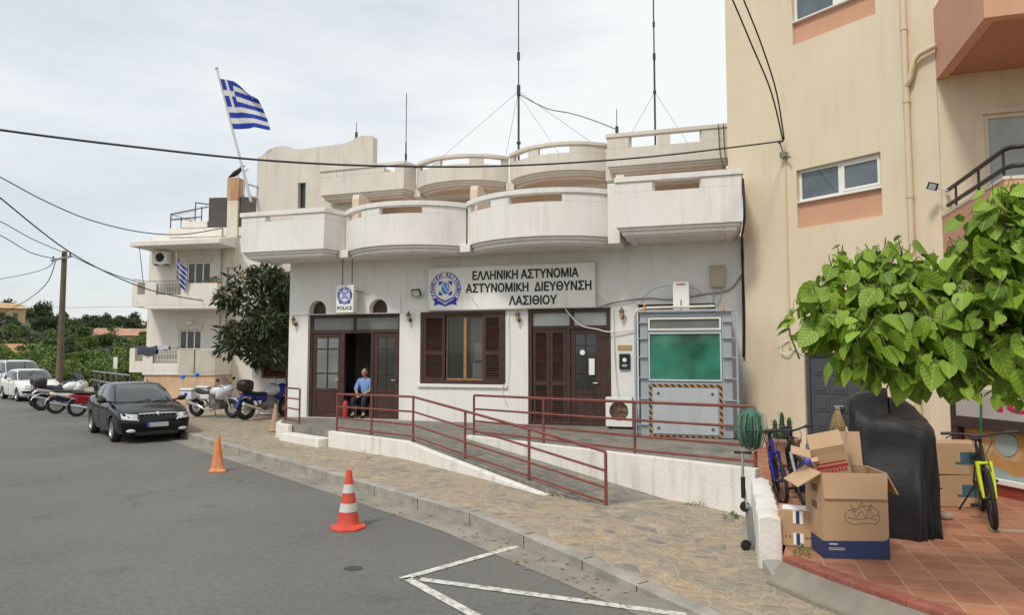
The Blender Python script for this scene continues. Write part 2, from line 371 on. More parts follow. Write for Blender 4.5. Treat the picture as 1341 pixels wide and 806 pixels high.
def sheet(name, poly, z, mat, label=None):
    mb = MB(); tri = tessellate_polygon([[Vector((a, b, 0)) for a, b in poly]])
    mb.add([(a, b, z) for a, b in poly], [tuple(t) for t in tri])
    o = mb.build(name, mat, smooth=0); tag(o, kind='structure'); return o

g = MB(); S = 3000
g.add([(-S, -S, -.02), (S, -S, -.02), (S, S, -.02), (-S, S, -.02)], [(0, 1, 2, 3)])
tag(g.build('ground', ground_mat('dry_soil', 'soil'), smooth=0), kind='structure')

KERB = [(-75.4, 93.6), (-34.0, 47.0), (-8.47, 18.23), (-6.1, 15.55), (-3.87, 13.06), (-2.2, 11.15), (-.56, 9.27), (.14, 8.24), (.74, 7.42), (1.2, 6.77), (1.6, 6.2), (2.1, 5.45), (2.8, 4.3), (4.3, 1.8), (9, -6), (18, -22)]
KZ = [.16, .16, .17, .17, .175, .18, .185, .16, .115, .07, .035, .012, .012, .012, .012, .012]
def offset(poly, d):
    out = []
    for i, p in enumerate(poly):
        a = Vector(poly[max(i - 1, 0)]); b = Vector(poly[min(i + 1, len(poly) - 1)]); t = (b - a).normalized()
        out.append((p[0] - t.y * d, p[1] + t.x * d))
    return out
# offset > 0 lies on the building side (left of the direction of travel towards the camera's right)
ROADL = offset(KERB, -10.5)
road = KERB + ROADL[::-1]
sheet('road', road, 0, ground_mat('asphalt', 'asphalt'))
sheet('gutter', KERB[1:12] + offset(KERB, -.42)[1:12][::-1], .004, ground_mat('concrete_gutter', 'gutter'))
mb = MB()
for a, b, d0, d1 in ((1, 12, 0, .16),):
    o0, o1 = offset(KERB, d0)[a:b], offset(KERB, d1)[a:b]; zz = KZ[a:b]
    rows = [[(p[0], p[1], -.01) for p in o0], [(p[0], p[1], z - .015) for p, z in zip(o0, zz)],
            [(p[0] + (q[0] - p[0]) * .12, p[1] + (q[1] - p[1]) * .12, z) for p, q, z in zip(o0, o1, zz)], [(q[0], q[1], z) for q, z in zip(o1, zz)]]
    mb.grid(rows)
KERBM = M('kerb_concrete', (.33, .305, .26), .9, var=.2, vs=3, bump=.5, bs=30, dirt=(.13, .12, .10), da=.6, dlo=.48, dhi=.72, streak=(1.2, 1.2, 3))
tag(mb.build('kerb', KERBM, smooth=40), kind='structure')
# joints between the kerb stones are real gaps filled with dark mortar strips
mb = MB()
k0, k1 = offset(KERB, -.003), offset(KERB, .161)
for i in range(1, 10):
    a, b = Vector(KERB[i]), Vector(KERB[i + 1]); ln = (b - a).length; n = max(1, round(ln / 1.0)) if i > 1 else 0
    for j in range(n):
        f = j / n
        p0 = Vector(k0[i]).lerp(Vector(k0[i + 1]), f); p1 = Vector(k1[i]).lerp(Vector(k1[i + 1]), f); z = KZ[i] * (1 - f) + KZ[i + 1] * f
        d = (b - a).normalized() * .006
        mb.add([(p0.x - d.x, p0.y - d.y, 0), (p0.x + d.x, p0.y + d.y, 0), (p0.x + d.x, p0.y + d.y, z - .012), (p0.x - d.x, p0.y - d.y, z - .012)], [(0, 1, 2, 3)])
        q0 = p0.lerp(p1, .14)
        mb.add([(q0.x - d.x, q0.y - d.y, z + .003), (q0.x + d.x, q0.y + d.y, z + .003), (p1.x + d.x, p1.y + d.y, z + .003), (p1.x - d.x, p1.y - d.y, z + .003)], [(0, 1, 2, 3)])
tag(mb.build('kerb_joints', DARK, smooth=0), kind='structure')
# pavement between the kerb and the buildings
inner = [(-73, 96), (-29, 50), (2.0, 26.0), (2.5, 22), (3.2, 18), (3.6, 15), (4.0, 13), (4.4, 11.5), (4.2, 10.2), (3.9, 9.2), (3.7, 8.2), (3.5, 7.2), (3.8, 5.6), (4.9, 3.4), (9.8, -5), (18.8, -21)]
inz = [.16, .17, .2, .2, .2, .13, .035, .025, .03, .02, .01, .01, .01, .008, .008, .008]
k1 = offset(KERB, .155); rows = []
for j in range(9):
    f = j / 8; r = []
    for p, z, q, w in zip(k1, KZ, inner, inz):
        u = min(1, f * 2.1) if KZ.index(z) > 4 else f; g_ = u * u * (3 - 2 * u)
        r.append((p[0] + (q[0] - p[0]) * f, p[1] + (q[1] - p[1]) * f, z * (1 - g_) + w * g_ - .003))
    rows.append(r)
mb = MB(); mb.grid(rows)
tag(mb.build('pavement', ground_mat('crazy_paving', 'paving'), smooth=180), kind='structure')
# painted bay markings
PAINT = M('road_paint', (.62, .60, .54), .8, var=.12, vs=8, dirt=(.16, .155, .145), da=.9, dlo=.47, dhi=.66, streak=(5, 5, 5))
def stripe(mb, a, b, w):
    a, b = Vector(a), Vector(b); d = (b - a).normalized(); nrm = Vector((-d.y, d.x)) * w / 2
    mb.add([(p.x, p.y, .009) for p in (a + nrm, b + nrm, b - nrm, a - nrm)], [(0, 1, 2, 3)])
mb = MB()
stripe(mb, (.06, 8.30), (-1.12, 7.13), .10); stripe(mb, (-1.08, 7.16), (.55, 5.0), .10); stripe(mb, (.55, 5.0), (3.2, 1.0), .10)
o = mb.build('road_marking', PAINT, smooth=0); tag(o, kind='structure')
mb = MB(); stripe(mb, (-.93, 7.12), (1.52, 6.17), .10)
tag(mb.build('road_marking', PAINT, smooth=0), kind='structure')
mb = MB(); mb.prism([(-1.69 + .1 * math.cos(a), 7.48 + .075 * math.sin(a)) for a in [i * .3927 for i in range(16)]], 0, .007)
tag(mb.build('manhole_cover', M('dark_iron', (.05, .05, .048), .7)), 'small round dark iron lid set in the asphalt', 'manhole cover')

# ================================================================ police station
PS = thing('police_station', 'white two-storey police station with scalloped round balconies', 'building', (-6.32, 19.48, 0), -17)
D1 = (.62, 3.45, .5, 3.35); WN = (4.07, 6.43, 1.48, 3.37); D2 = (7.04, 9.13, .53, 3.4); D3 = (9.8, 11.6, .53, 3.46)
mb = MB()
mb.panel([rect(0, 12.3, .0, 4.9), rect(*D1), rect(*WN), rect(*D2), rect(*D3), archloop(.66, 1.2, 3.37, 3.48), archloop(2.54, 3.09, 3.37, 3.48)], 0, .34)
mb.box(-.001, .3, .341, 9, 0, 4.9); mb.box(.3, 12.3, 8.7, 9, 0, 4.9); mb.box(12, 12.3, .341, 8.7, 0, 4.9)
mb.build('wall', WHITE2, PS, smooth=0)
mb = MB()      # slightly proud band over the entrance with its two arched openings
mb.panel([rect(.02, 3.48, 3.36, 3.86), archloop(.66, 1.2, 3.37, 3.48), archloop(2.54, 3.09, 3.37, 3.48)], -.03, .028)
mb.build('entrance_band', WHITE2, PS, smooth=0)
for x0, x1, z0, r_, d in ((9.75, 11.55, 3.47, .56, .03), (6.98, 9.2, 3.42, .6, .03)):
    mb = MB(); c = (x0 + x1) / 2; a = (x1 - x0) / 2; n = 20; out = []
    for k in (1.0, .86):
        out.append([(c + a * k * math.cos(math.pi * i / n), z0 + r_ * (k if k == 1 else .8) * math.sin(math.pi * i / n)) for i in range(n + 1)])
    mb.panel([out[0] + out[1][::-1]], -.035, .033); mb.build('arch_moulding', WHITE2, PS, smooth=0)
# entrance hall behind the open door
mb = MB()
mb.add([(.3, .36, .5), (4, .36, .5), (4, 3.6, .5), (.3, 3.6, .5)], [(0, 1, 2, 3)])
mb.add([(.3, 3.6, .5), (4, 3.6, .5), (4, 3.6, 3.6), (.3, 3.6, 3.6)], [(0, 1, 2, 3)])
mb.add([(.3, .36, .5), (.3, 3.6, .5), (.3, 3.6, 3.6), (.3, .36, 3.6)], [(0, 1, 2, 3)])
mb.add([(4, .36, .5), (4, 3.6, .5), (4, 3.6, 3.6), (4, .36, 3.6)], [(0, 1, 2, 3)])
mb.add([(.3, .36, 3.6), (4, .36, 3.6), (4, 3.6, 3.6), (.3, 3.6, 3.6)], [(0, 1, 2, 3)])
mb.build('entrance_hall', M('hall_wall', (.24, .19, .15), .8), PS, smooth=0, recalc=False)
mb = MB(); mb.box(.8, 3.3, 3.5, 3.58, .52, 2.7); mb.box(1.9, 2.25, 3.44, 3.49, 1.6, 2.3); mb.build('hall_cupboard', WOOD, PS)

def frame(mb, x0, x1, z0, z1, w, y0, y1):
    mb.box(x0, x0 + w, y0, y1, z0, z1); mb.box(x1 - w, x1, y0, y1, z0, z1)
    mb.box(x0 + w, x1 - w, y0, y1, z1 - w, z1); mb.box(x0 + w, x1 - w, y0, y1, z0, z0 + w)
def glazed_leaf(parent, x0, x1, z0, z1, y, zp, rows, glass=GLASS, name='door'):
    mb = MB(); s = .11
    frame(mb, x0, x1, z0, z1, s, y, y + .05)
    mb.box(x0 + s, x1 - s, y, y + .05, zp - .08, zp)
    mb.box(x0 + s, x1 - s, y + .015, y + .04, z0 + s, zp - .08)
    mb.box(x0 + s + .06, x1 - s - .06, y + .002, y + .014, z0 + s + .06, zp - .14)
    xm = (x0 + x1) / 2; mb.box(xm - .018, xm + .018, y + .004, y + .046, zp, z1 - s)
    for f in rows:
        z = zp + (z1 - s - zp) * f
        mb.box(x0 + s, xm - .018, y + .004, y + .046, z - .016, z + .016); mb.box(xm + .018, x1 - s, y + .004, y + .046, z - .016, z + .016)
    d = mb.build(name, WOOD, parent, bevel=.004)
    mb = MB(); mb.box(x0 + s, x1 - s, y + .022, y + .03, zp, z1 - s); mb.build('glass', glass, d)
    mb = MB(); mb.tube([(x1 - .06, y, 1.55), (x1 - .06, y - .05, 1.55), (x1 - .17, y - .05, 1.55)], .01); mb.build('handle', STEEL, d)
    return d
# entrance joinery
mb = MB(); x0, x1, z0, z1 = D1
frame(mb, x0, x1, z0 - .08, z1, .09, .1, .2); mb.box(x0 + .09, x1 - .09, .1, .2, 2.83, 2.93)
for x in (1.68, 2.58): mb.box(x - .045, x + .045, .1, .2, .5, 2.83)
mb.box(1.98, 2.06, .11, .19, 2.93, 3.26)
efr = mb.build('door_frame', WOOD, PS, bevel=.005)
mb = MB(); mb.box(x0 + .09, 1.98, .14, .15, 2.93, 3.26); mb.box(2.06, x1 - .09, .14, .15, 2.93, 3.26); mb.build('transom_glass', GLASSC, efr)
DG = M('door_glass', (.16, .17, .165), .06, var=.2, vs=1.5, spec=.8)
glazed_leaf(PS, .72, 1.63, .5, 2.82, .12, 1.3, (.3, .78), DG)
glazed_leaf(PS, 2.63, 3.35, .5, 2.82, .12, 1.3, (.3, .78), GLASS)
for x in (.93, 2.815):
    mb = MB(); mb.panel([archloop(x - .28, x + .28, 3.37, 3.48)], .2, .03)
    mb.build('arch_infill', WOOD, PS, smooth=0)
# window with louvred shutters
mb = MB(); x0, x1, z0, z1 = WN
frame(mb, x0, x1, z0, z1, .09, -.03, .1)
wf = mb.build('window_frame', WOOD, PS, bevel=.005)
mb = MB(); frame(mb, 4.78, 5.83, z0 + .09, z1 - .09, .06, .04, .1)
win = mb.build('window', M('mid_brown_wood', (.11, .055, .035), .5, var=.2, vs=6), PS, bevel=.004)
mb = MB(); mb.box(4.84, 5.27, .06, .066, z0 + .15, z1 - .15); mb.box(5.36, 5.77, .06, .066, z0 + .15, z1 - .15); mb.build('pane', M('clear_window_glass', (.05, .055, .055), .03, alpha=.45, spec=.8), win)
mb = MB(); mb.box(5.28, 5.36, .03, .1, z0 + .15, z1 - .15); mb.box(4.79, 5.82, .02, .039, z0 + .095, z0 + .14); mb.build('mullion', WOODI, win, bevel=.004)
mb = MB(); rows = [[(x, .16 + .018 * math.sin(x * 70), z) for x in [5.42 + .012 * i for i in range(30)]] for z in (z0 + .5, z1 - .1)]; mb.grid(rows)
mb.build('curtain', M('pale_curtain', (.50, .46, .38), .9), win)
mb = MB(); mb.box(5.56, 5.76, .1, .105, 2.1, 2.55); mb.box(5.5, 5.76, .1, .105, z0 + .16, 2.02); mb.build('notice', PAPER, win)
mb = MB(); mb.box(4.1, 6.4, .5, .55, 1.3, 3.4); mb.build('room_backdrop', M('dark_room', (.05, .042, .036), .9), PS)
def shutter(parent, x0, x1, z0, z1, y, mid=True):
    mb = MB(); s = .075
    frame(mb, x0, x1, z0, z1, s, y, y + .045)
    zs = [(z0 + s, z1 - s)]
    if mid:
        zm = z0 + (z1 - z0) * .42; mb.box(x0 + s, x1 - s, y, y + .045, zm - .05, zm + .05); zs = [(z0 + s, zm - .05), (zm + .05, z1 - s)]
    for a, b in zs:
        n = int((b - a) / .055)
        for i in range(n):
            z = a + (i + .5) * (b - a) / n
            mb.obox(((x0 + x1) / 2, y + .022, z), (x1 - x0 - 2 * s, .05, .008), (40, 0, 0))
    return mb.build('shutter', WOOD, parent)
shutter(PS, 4.16, 4.77, z0 + .09, z1 - .09, -.02); shutter(PS, 5.84, 6.34, z0 + .09, z1 - .09, -.02)
mb = MB(); mb.box(4.0, 6.5, -.06, .05, 1.39, 1.478); mb.build('window_sill', WHITE2, PS, bevel=.01)
# second door
mb = MB(); x0, x1, z0, z1 = D2
frame(mb, x0, x1, z0 - .05, z1, .1, -.02, .16); mb.box(x0 + .1, x1 - .1, .02, .15, 2.88, 2.97); mb.box(8.02, 8.12, .02, .15, z0, 2.88); mb.box(8.1, 8.2, .03, .15, 2.97, 3.3)
d2 = mb.build('door_frame', WOOD, PS, bevel=.005)
mb = MB(); mb.box(x0 + .1, 8.1, .08, .086, 2.97, 3.3); mb.box(8.2, x1 - .1, .08, .086, 2.97, 3.3); mb.build('transom_glass', M('frosted_transom', (.42, .43, .40), .2), d2)
shutter(PS, 7.15, 7.58, z0 + .02, 2.87, .03); shutter(PS, 7.59, 8.01, z0 + .02, 2.87, .03)
d = glazed_leaf(PS, 8.13, 8.86, z0 + .01, 2.87, .05, 1.35, (.32, .8), GLASS)
mb = MB(); mb.box(8.86, 9.03, .05, .1, z0, 2.88); mb.build('side_panel', WOOD, PS)
mb = MB(); mb.box(8.58, 8.72, .04, .046, 1.75, 2.15)
mb.lathe([(.001, .042), (.065, .042), (.065, .046), (.001, .046)], (8.42, 0, 2.3), 'y', 16); mb.build('notice', PAPER, d)
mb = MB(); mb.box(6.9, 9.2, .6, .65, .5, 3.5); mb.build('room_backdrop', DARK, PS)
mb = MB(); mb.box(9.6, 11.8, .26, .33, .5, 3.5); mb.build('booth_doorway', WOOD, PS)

# ---- balconies
def offs(poly, d):     # + = outward (towards -y when running +x)
    out = []
    for i, p in enumerate(poly):
        ns = []
        for a, b in ((i - 1, i), (i, i + 1)):
            if 0 <= a and b < len(poly):
                t = (Vector(poly[b]) - Vector(poly[a])).normalized(); ns.append(Vector((t.y, -t.x)))
        nrm = sum(ns, Vector((0, 0))).normalized(); k = 1 / max(.5, nrm.dot(ns[0]))
        out.append((p[0] + nrm.x * d * k, p[1] + nrm.y * d * k))
    return out
def sweep(mb, poly, d0, d1, z0, z1, s0=0, s1=1e9):
    """wall following a plan line between arc lengths s0 and s1"""
    P = [Vector(p) for p in poly]; L_ = [0]
    for a, b in zip(P, P[1:]): L_.append(L_[-1] + (b - a).length)
    s1 = min(s1, L_[-1])
    O0, O1 = offs(poly, d0), offs(poly, d1)
    def at(O, s):
        for i in range(len(L_) - 1):
            if s <= L_[i + 1] + 1e-6:
                f = (s - L_[i]) / (L_[i + 1] - L_[i]); return (O[i][0] + (O[i + 1][0] - O[i][0]) * f, O[i][1] + (O[i + 1][1] - O[i][1]) * f)
        return O[-1]
    ss = [s0] + [s for s in L_ if s0 + 1e-4 < s < s1 - 1e-4] + [s1]
    mb.loft([[at(O0, s) + (z0,), at(O1, s) + (z0,), at(O1, s) + (z1,), at(O0, s) + (z1,)] for s in ss])
    return L_[-1]
def arc(p0, pm, p1, n=22):
    """circle arc through three plan points"""
    (ax, ay), (bx, by), (cx, cy) = p0, pm, p1; d = 2 * (ax * (by - cy) + bx * (cy - ay) + cx * (ay - by))
    ux = ((ax * ax + ay * ay) * (by - cy) + (bx * bx + by * by) * (cy - ay) + (cx * cx + cy * cy) * (ay - by)) / d
    uy = ((ax * ax + ay * ay) * (cx - bx) + (bx * bx + by * by) * (ax - cx) + (cx * cx + cy * cy) * (bx - ax)) / d
    r_ = math.hypot(ax - ux, ay - uy); a0 = math.atan2(ay - uy, ax - ux); a1 = math.atan2(cy - uy, cx - ux)
    while a1 < a0: a1 += 2 * math.pi
    return [(ux + r_ * math.cos(a0 + (a1 - a0) * i / n), uy + r_ * math.sin(a0 + (a1 - a0) * i / n)) for i in range(n + 1)]
def balcony(poly, z0, zs, z1, slots, mat, parent, back, soffit=None, cap=.12):
    mb = MB(); T = .13
    Lt = sweep(mb, poly, -T, 0, z0, zs)
    prev = 0
    for a, b in slots + [(Lt, Lt)]:
        a = min(a, Lt)
        if a - prev > .01: sweep(mb, poly, -T, -.002, zs, z1 - cap, prev, a)
        prev = b
    sweep(mb, poly, -T - .03, .035, z1 - cap, z1)
    B = mb.build('balcony', mat, parent, smooth=30, bevel=.008)
    mb = MB(); sweep(mb, poly, -.2, -.06, z0 - .07, z0 + .002); sweep(mb, poly, -.26, -.11, z0 - .13, z0 - .068); sweep(mb, poly, -.34, -.19, z0 - .19, z0 - .128)
    mb.build('moulding', mat, B, smooth=30, bevel=.008)
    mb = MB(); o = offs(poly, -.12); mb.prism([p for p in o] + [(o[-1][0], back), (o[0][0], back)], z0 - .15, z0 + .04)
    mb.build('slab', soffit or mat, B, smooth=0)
    return B
BZ0, BZS, BZ1 = 4.98, 5.78, 6.06
pL = [(-.62, .0), (-.62, -1.35), (1.93, -1.35), (2.17, -.66)]
balcony(pL, BZ0, BZS, BZ1, [(2.1, 3.0)], WHITE, PS, .0)
b1 = arc((2.20, -.70), (3.9, -1.5), (5.62, -.70)); balcony(b1, BZ0 - .02, BZS - .03, BZ1, [(.12, .98), (1.62, 2.75)], WHITE, PS, .0)
b2 = arc((5.65, -.70), (7.5, -1.6), (9.32, -.92)); balcony(b2, BZ0, BZS + .0, BZ1 + .04, [(.15, 1.05), (1.6, 2.9)], WHITE, PS, .0)
pR = [(9.52, .0), (9.52, -1.55), (12.2, -1.55), (12.2, 0)]
balcony(pR, BZ0 + .1, BZS + .08, BZ1 + .16, [(2.35, 3.4)], WHITE, PS, .0)
for x, t, y in ((2.06, 5.0, -.84), (5.5, 5.0, -.86), (9.26, 6.2, -1.12)):
    mb = MB(); mb.box(x, x + .28, y, -.003, 4.80, t); mb.build('balcony_pier', WHITE, PS, bevel=.012)
PALEP = M('pale_peach_render', (.66, .53, .42), .85, var=.05, bump=.2)
for x in (2.13, 5.57, 9.33):
    mb = MB()
    prof = [(-.3, 5.02), (3.95, 5.02), (3.95, 6.0), (1.3, 6.0), (.16, 6.62), (.02, 6.66), (-.26, 6.62), (-.3, 6.5)]
    n = len(prof); vs = [(x, a, b) for a, b in prof] + [(x + .2, a, b) for a, b in prof]
    mb.add(vs, [tuple(range(n))[::-1], tuple(range(n, 2 * n))] + [(i, (i + 1) % n, n + (i + 1) % n, n + i) for i in range(n)])
    mb.build('terrace_divider', PALEP, PS, smooth=0)
mb = MB(); mb.box(-.05, 12.3, -.05, 9, 4.902, 5.0); mb.build('terrace_slab', WHITE, PS)
# first floor, set back behind the lower terraces
mb = MB(); mb.panel([rect(-.6, 12.3, 5.0, 7.3), rect(3.2, 4.4, 5.02, 7.0), rect(6.6, 7.9, 5.02, 7.0), rect(10, 11.2, 5.02, 7.0)], 4.0, .3)
mb.box(-.6, 12.3, 4.3, 9, 7.25, 7.3)
mb.build('upper_wall', TAN, PS, smooth=0)
for a, b in ((3.2, 4.4), (6.6, 7.9), (10, 11.2)):
    mb = MB(); frame(mb, a, b, 5.02, 7.0, .08, 4.12, 4.2); mb.box(a + .08, b - .08, 4.15, 4.17, 5.1, 6.92); mb.build('upper_door', WOOD, PS)
UZ0, UZS, UZ1 = 7.5, 8.0, 8.30
uL = [(-.75, 3.2), (-.75, 2.6), (2.3, 2.5), (2.47, 3.06)]
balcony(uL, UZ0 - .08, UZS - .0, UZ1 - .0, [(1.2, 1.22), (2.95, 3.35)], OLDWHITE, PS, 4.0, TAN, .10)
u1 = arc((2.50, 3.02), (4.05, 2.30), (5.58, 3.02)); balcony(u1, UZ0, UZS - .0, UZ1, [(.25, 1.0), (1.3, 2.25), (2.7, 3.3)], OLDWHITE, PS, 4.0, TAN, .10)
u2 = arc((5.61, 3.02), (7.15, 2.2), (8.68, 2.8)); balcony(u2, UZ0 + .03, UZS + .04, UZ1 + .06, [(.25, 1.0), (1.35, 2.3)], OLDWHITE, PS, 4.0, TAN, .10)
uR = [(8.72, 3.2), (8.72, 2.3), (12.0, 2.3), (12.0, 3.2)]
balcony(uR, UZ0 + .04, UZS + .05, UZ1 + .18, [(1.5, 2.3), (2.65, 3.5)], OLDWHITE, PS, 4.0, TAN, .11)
for x, y in ((2.38, 3.0), (5.5, 2.98), (8.60, 2.74)):
    mb = MB(); mb.box(x, x + .26, y, 3.6, 7.25, 7.5 if x < 8 else 8.2); mb.build('roof_pier', OLDWHITE, PS, bevel=.01)
mb = MB(); mb.box(-.6, 12.1, 3.3, 9, 7.302, 7.5); mb.build('roof_slab', OLDWHITE, PS)
# left wing with the curved parapet
top = [(-3.67, .2), (.84, .2), (.84, 9.42), (.78, 9.48), (.4, 9.49), (.22, 9.46), (.02, 9.36), (-.2, 9.30), (-2.0, 9.24), (-2.2, 9.28), (-2.42, 9.38), (-2.66, 9.43), (-2.95, 9.42), (-3.2, 9.35), (-3.4, 9.22), (-3.55, 9.14), (-3.67, 9.1)]
mb = MB(); mb.panel([top, rect(-2.0, -1.7, 7.2, 8.08), rect(-3.3, -2.3, 1.42, 2.06)], 3.2, .28)
mb.box(-3.67, -3.42, 3.481, 9, .2, 8.6); mb.box(.6, .84, 3.481, 9, 5, 8.6); mb.box(-3.42, .6, 8.8, 9, .2, 8.6); mb.box(-3.42, .6, 3.481, 8.8, 8.3, 8.5)
mb.build('side_wing', OLDWHITE, PS, smooth=0)
mb = MB(); mb.box(-2.0, -1.7, 3.36, 3.38, 7.2, 8.08); mb.build('wing_window', GLASS, PS)
mb = MB(); frame(mb, -3.3, -2.3, 1.42, 2.06, .06, 3.26, 3.32)
for i in range(10): mb.obox((-2.8, 3.3, 1.5 + i * .054), (.88, .05, .01), (40, 0, 0))
mb.build('wing_shutter', M('brown_shutter', (.14, .05, .035), .6), PS)
# slots of floor on the pavement side
# ================================================================ entrance platform and ramp
def PW(x, y, z=0):       # police-station frame -> world
    a = R(-17); return (-6.32 + x * math.cos(a) - y * math.sin(a), 19.48 + x * math.sin(a) + y * math.cos(a), z)
SLATE = ground_mat('slate_paving', 'slate')
RP = thing('access_ramp', 'low whitewashed platform with slate deck and a ramp down to the pavement', 'ramp')
mb = MB(); poly = [(-6.3, 19.40), (-5.98, 18.2), (-5.83, 17.63), (-5.4, 17.14), (-4.03, 15.78), (-2.04, 14.03), (-.81, 14.54), (3.42, 9.70), (5.33, 15.95)]
mb.prism(poly, -.1, .5); mb.build('deck', SLATE, RP, smooth=0)
def wall_line(pts, th, side, z0, name):
    P = [Vector(p[:2]) for p in pts]; rg = []
    for i, p in enumerate(P):
        t = (P[min(i + 1, len(P) - 1)] - P[max(i - 1, 0)]).normalized(); n = Vector((-t.y, t.x)) * th * side; q = p + n; z = pts[i][2]
        rg.append([(p.x, p.y, z0), (p.x, p.y, z), (q.x, q.y, z), (q.x, q.y, z0)])
    mb = MB(); mb.loft(rg); return mb.build(name, LOWW, RP, bevel=.012)
def lerp3(a, b, f): return tuple(x + (y - x) * f for x, y in zip(a, b))
def fine(pts, n=5):
    out = []
    for a, b in zip(pts, pts[1:]): out += [lerp3(a, b, i / n) for i in range(n)]
    return out + [pts[-1]]
wall_line(fine([(-4.06, 15.78, .525), (-2.07, 14.02, .525), (.58, 10.80, .11)]), .14, -1, -.1, 'ramp_wall')
wall_line([(-.86, 14.6, .57), (3.44, 9.66, .70)], .14, -1, -.1, 'platform_wall')
wall_line([(-6.02, 18.2, .515), (-5.87, 17.61, .515), (-5.42, 17.12, .515)], .12, -1, -.1, 'side_wall')
wall_line([(-5.42, 17.12, .34), (-4.10, 15.80, .36)], .34, -1, -.1, 'step')
mb = MB(); n = 12; rg = []
for i in range(n + 1):
    f = i / n; a = lerp3((-2.06, 14.02, .503), (1.36, 10.06, .052), f); b = lerp3((-.78, 14.5, .503), (2.6, 10.72, .045), f)
    rg.append([(a[0], a[1], -.1), a, b, (b[0], b[1], -.1)])
mb.loft(rg); mb.build('ramp_deck', SLATE, RP, smooth=30)

def railing(name, label, pts, heights=(1, .66, .36, .1), r=.024, group=None):
    """pts: (x, y, z_base, z_top) of every post"""
    t = thing(name, label, 'railing', pts[0][:3], group=group)
    o = Vector(pts[0][:3])
    for k, h in enumerate(heights):
        L_ = [Vector((p[0], p[1], p[2] + (p[3] - p[2]) * h)) - o for p in pts]
        mb = MB()
        if k == 0:
            e = .05; a, b = L_[0], L_[-1]; d0 = (L_[1] - a).normalized() * e; d1 = (L_[-2] - b).normalized() * e; dz = Vector((0, 0, e))
            c = lambda p, d: [p - dz, p - dz * .3 + d * .06, p + d * .3 - dz * .06, p + d]
            mb.tube(c(a, d0) + L_[1:-1] + c(b, d1)[::-1], r, 10)
        else: mb.tube(L_, r * .85, 10)
        mb.build('rail', RUST, t, smooth=60)
    for i, p in enumerate(pts):
        mb = MB(); b = Vector(p[:3]) - o; ends = i in (0, len(pts) - 1)
        mb.tube([b - Vector((0, 0, .04)), b + Vector((0, 0, p[3] - p[2] - (.045 if ends else .02)))], r, 10)
        mb.lathe([(.05, -.004), (.05, .008), (.001, .012)], tuple(b), n=12)
        mb.build('post', RUST, t, smooth=60)
    return t
LR = [(-3.98, 15.76), (-3.02, 14.90), (-2.0, 14.03), (-.86, 12.75), (.28, 11.43), (1.36, 10.10)]
LZ = [(.52, 1.35), (.52, 1.38), (.52, 1.40), (.34, 1.22), (.19, 1.04), (.05, .86)]
railing('ramp_railing', 'long brown railing that slopes down along the ramp to the pavement', [p + z for p, z in zip(LR, LZ)])
UR = [(-.80, 14.56, .56, 1.40), (.59, 12.96, .6, 1.44), (2.0, 11.32, .63, 1.49), (3.40, 9.71, .69, 1.54)]
railing('platform_railing', 'level brown railing on the platform in front of the second door and guard booth', UR)
railing('step_railing', 'short brown railing of two posts left of the entrance door', [(-6.0, 18.35, .5, 1.36), (-5.36, 17.47, .5, 1.38)], (1, .7, .4, .08))

# ================================================================ signs
BLUE = M('emblem_blue', (.02, .035, .42), .5, var=.05); LBLUE = M('emblem_light_blue', (.05, .24, .60), .5, var=.25, vs=12)
INK = M('black_lettering', (.012, .012, .012), .5)
def emblem(parent, cx, cz, r, y):
    mb = MB(); T = 'ΕΛΛΗΝΙΚΗ ΑΣΤΥΝΟΜΙΑ'
    for i, ch in enumerate(T):
        if ch == ' ': continue
        a = R(222 - 264 * i / (len(T) - 1))
        write(mb, ch, (cx + r * .84 * math.cos(a), cz + r * .84 * math.sin(a)), r * .30, bold=.006, y=y - .002, ang=a - math.pi / 2)
    def ring(r0, r1, a0=-55, a1=235, n=40):
        A = [R(a0 + (a1 - a0) * i / n) for i in range(n + 1)]
        mb.panel([[(cx + r0 * math.cos(a), cz + r0 * math.sin(a)) for a in A] + [(cx + r1 * math.cos(a), cz + r1 * math.sin(a)) for a in A[::-1]]], y - .003, .004)
    ring(r * .99, r * .955); ring(r * .70, r * .67)
    for sx in (-1, 1):
        for sz in (-1, 1):
            p = [(.42, .42), (.42, .17), (.33, .2), (.27, .27), (.2, .33), (.17, .42)]
            l = [(cx + sx * a * r, cz + sz * b * r + .03 * r) for a, b in p]; mb.panel([l if sx * sz > 0 else l[::-1]], y - .003, .004)
    rib = [(-.82, -.62), (-.45, -.52), (0, -.72), (.45, -.52), (.82, -.62), (.68, -.78), (.74, -1.0), (.42, -.92), (0, -1.06), (-.42, -.92), (-.74, -1.0), (-.68, -.78)]
    mb.panel([[(cx + a * r, cz + b * r) for a, b in rib]], y - .003, .004)
    e = mb.build('emblem', BLUE, parent, smooth=0)
    mb = MB()
    mb.panel([[(cx + .26 * r * math.cos(a), cz + .03 * r + .36 * r * math.sin(a)) for a in [i * .3142 for i in range(20)]]], y - .0035, .003)
    mb.build('emblem_centre', LBLUE, e, smooth=0)
    for a, b, c, d in ((-.5, -.62, .1, -.92), (.5, -.62, -.1, -.92), (-.18, .25, .12, -.2), (.05, .3, .2, 0)):
        mb = MB(); mb.bar((cx + a * r, y - .006, cz + b * r), (cx + c * r, y - .006, cz + d * r), .05 * r, .004, (0, 1, 0))
        mb.build('emblem_line', PAPER, e, smooth=0)
SG = thing('police_sign', 'wide white sign board with blue emblem and three lines of Greek lettering above the window', 'sign', PW(0, 0), -17)
BOARD = M('sign_board', (.82, .80, .75), .55, var=.03, dirt=(.4, .34, .28), da=.25)
mb = MB(); mb.box(4.33, 8.78, -.12, -.02, 3.42, 4.52); mb.build('board', BOARD, SG, bevel=.006)
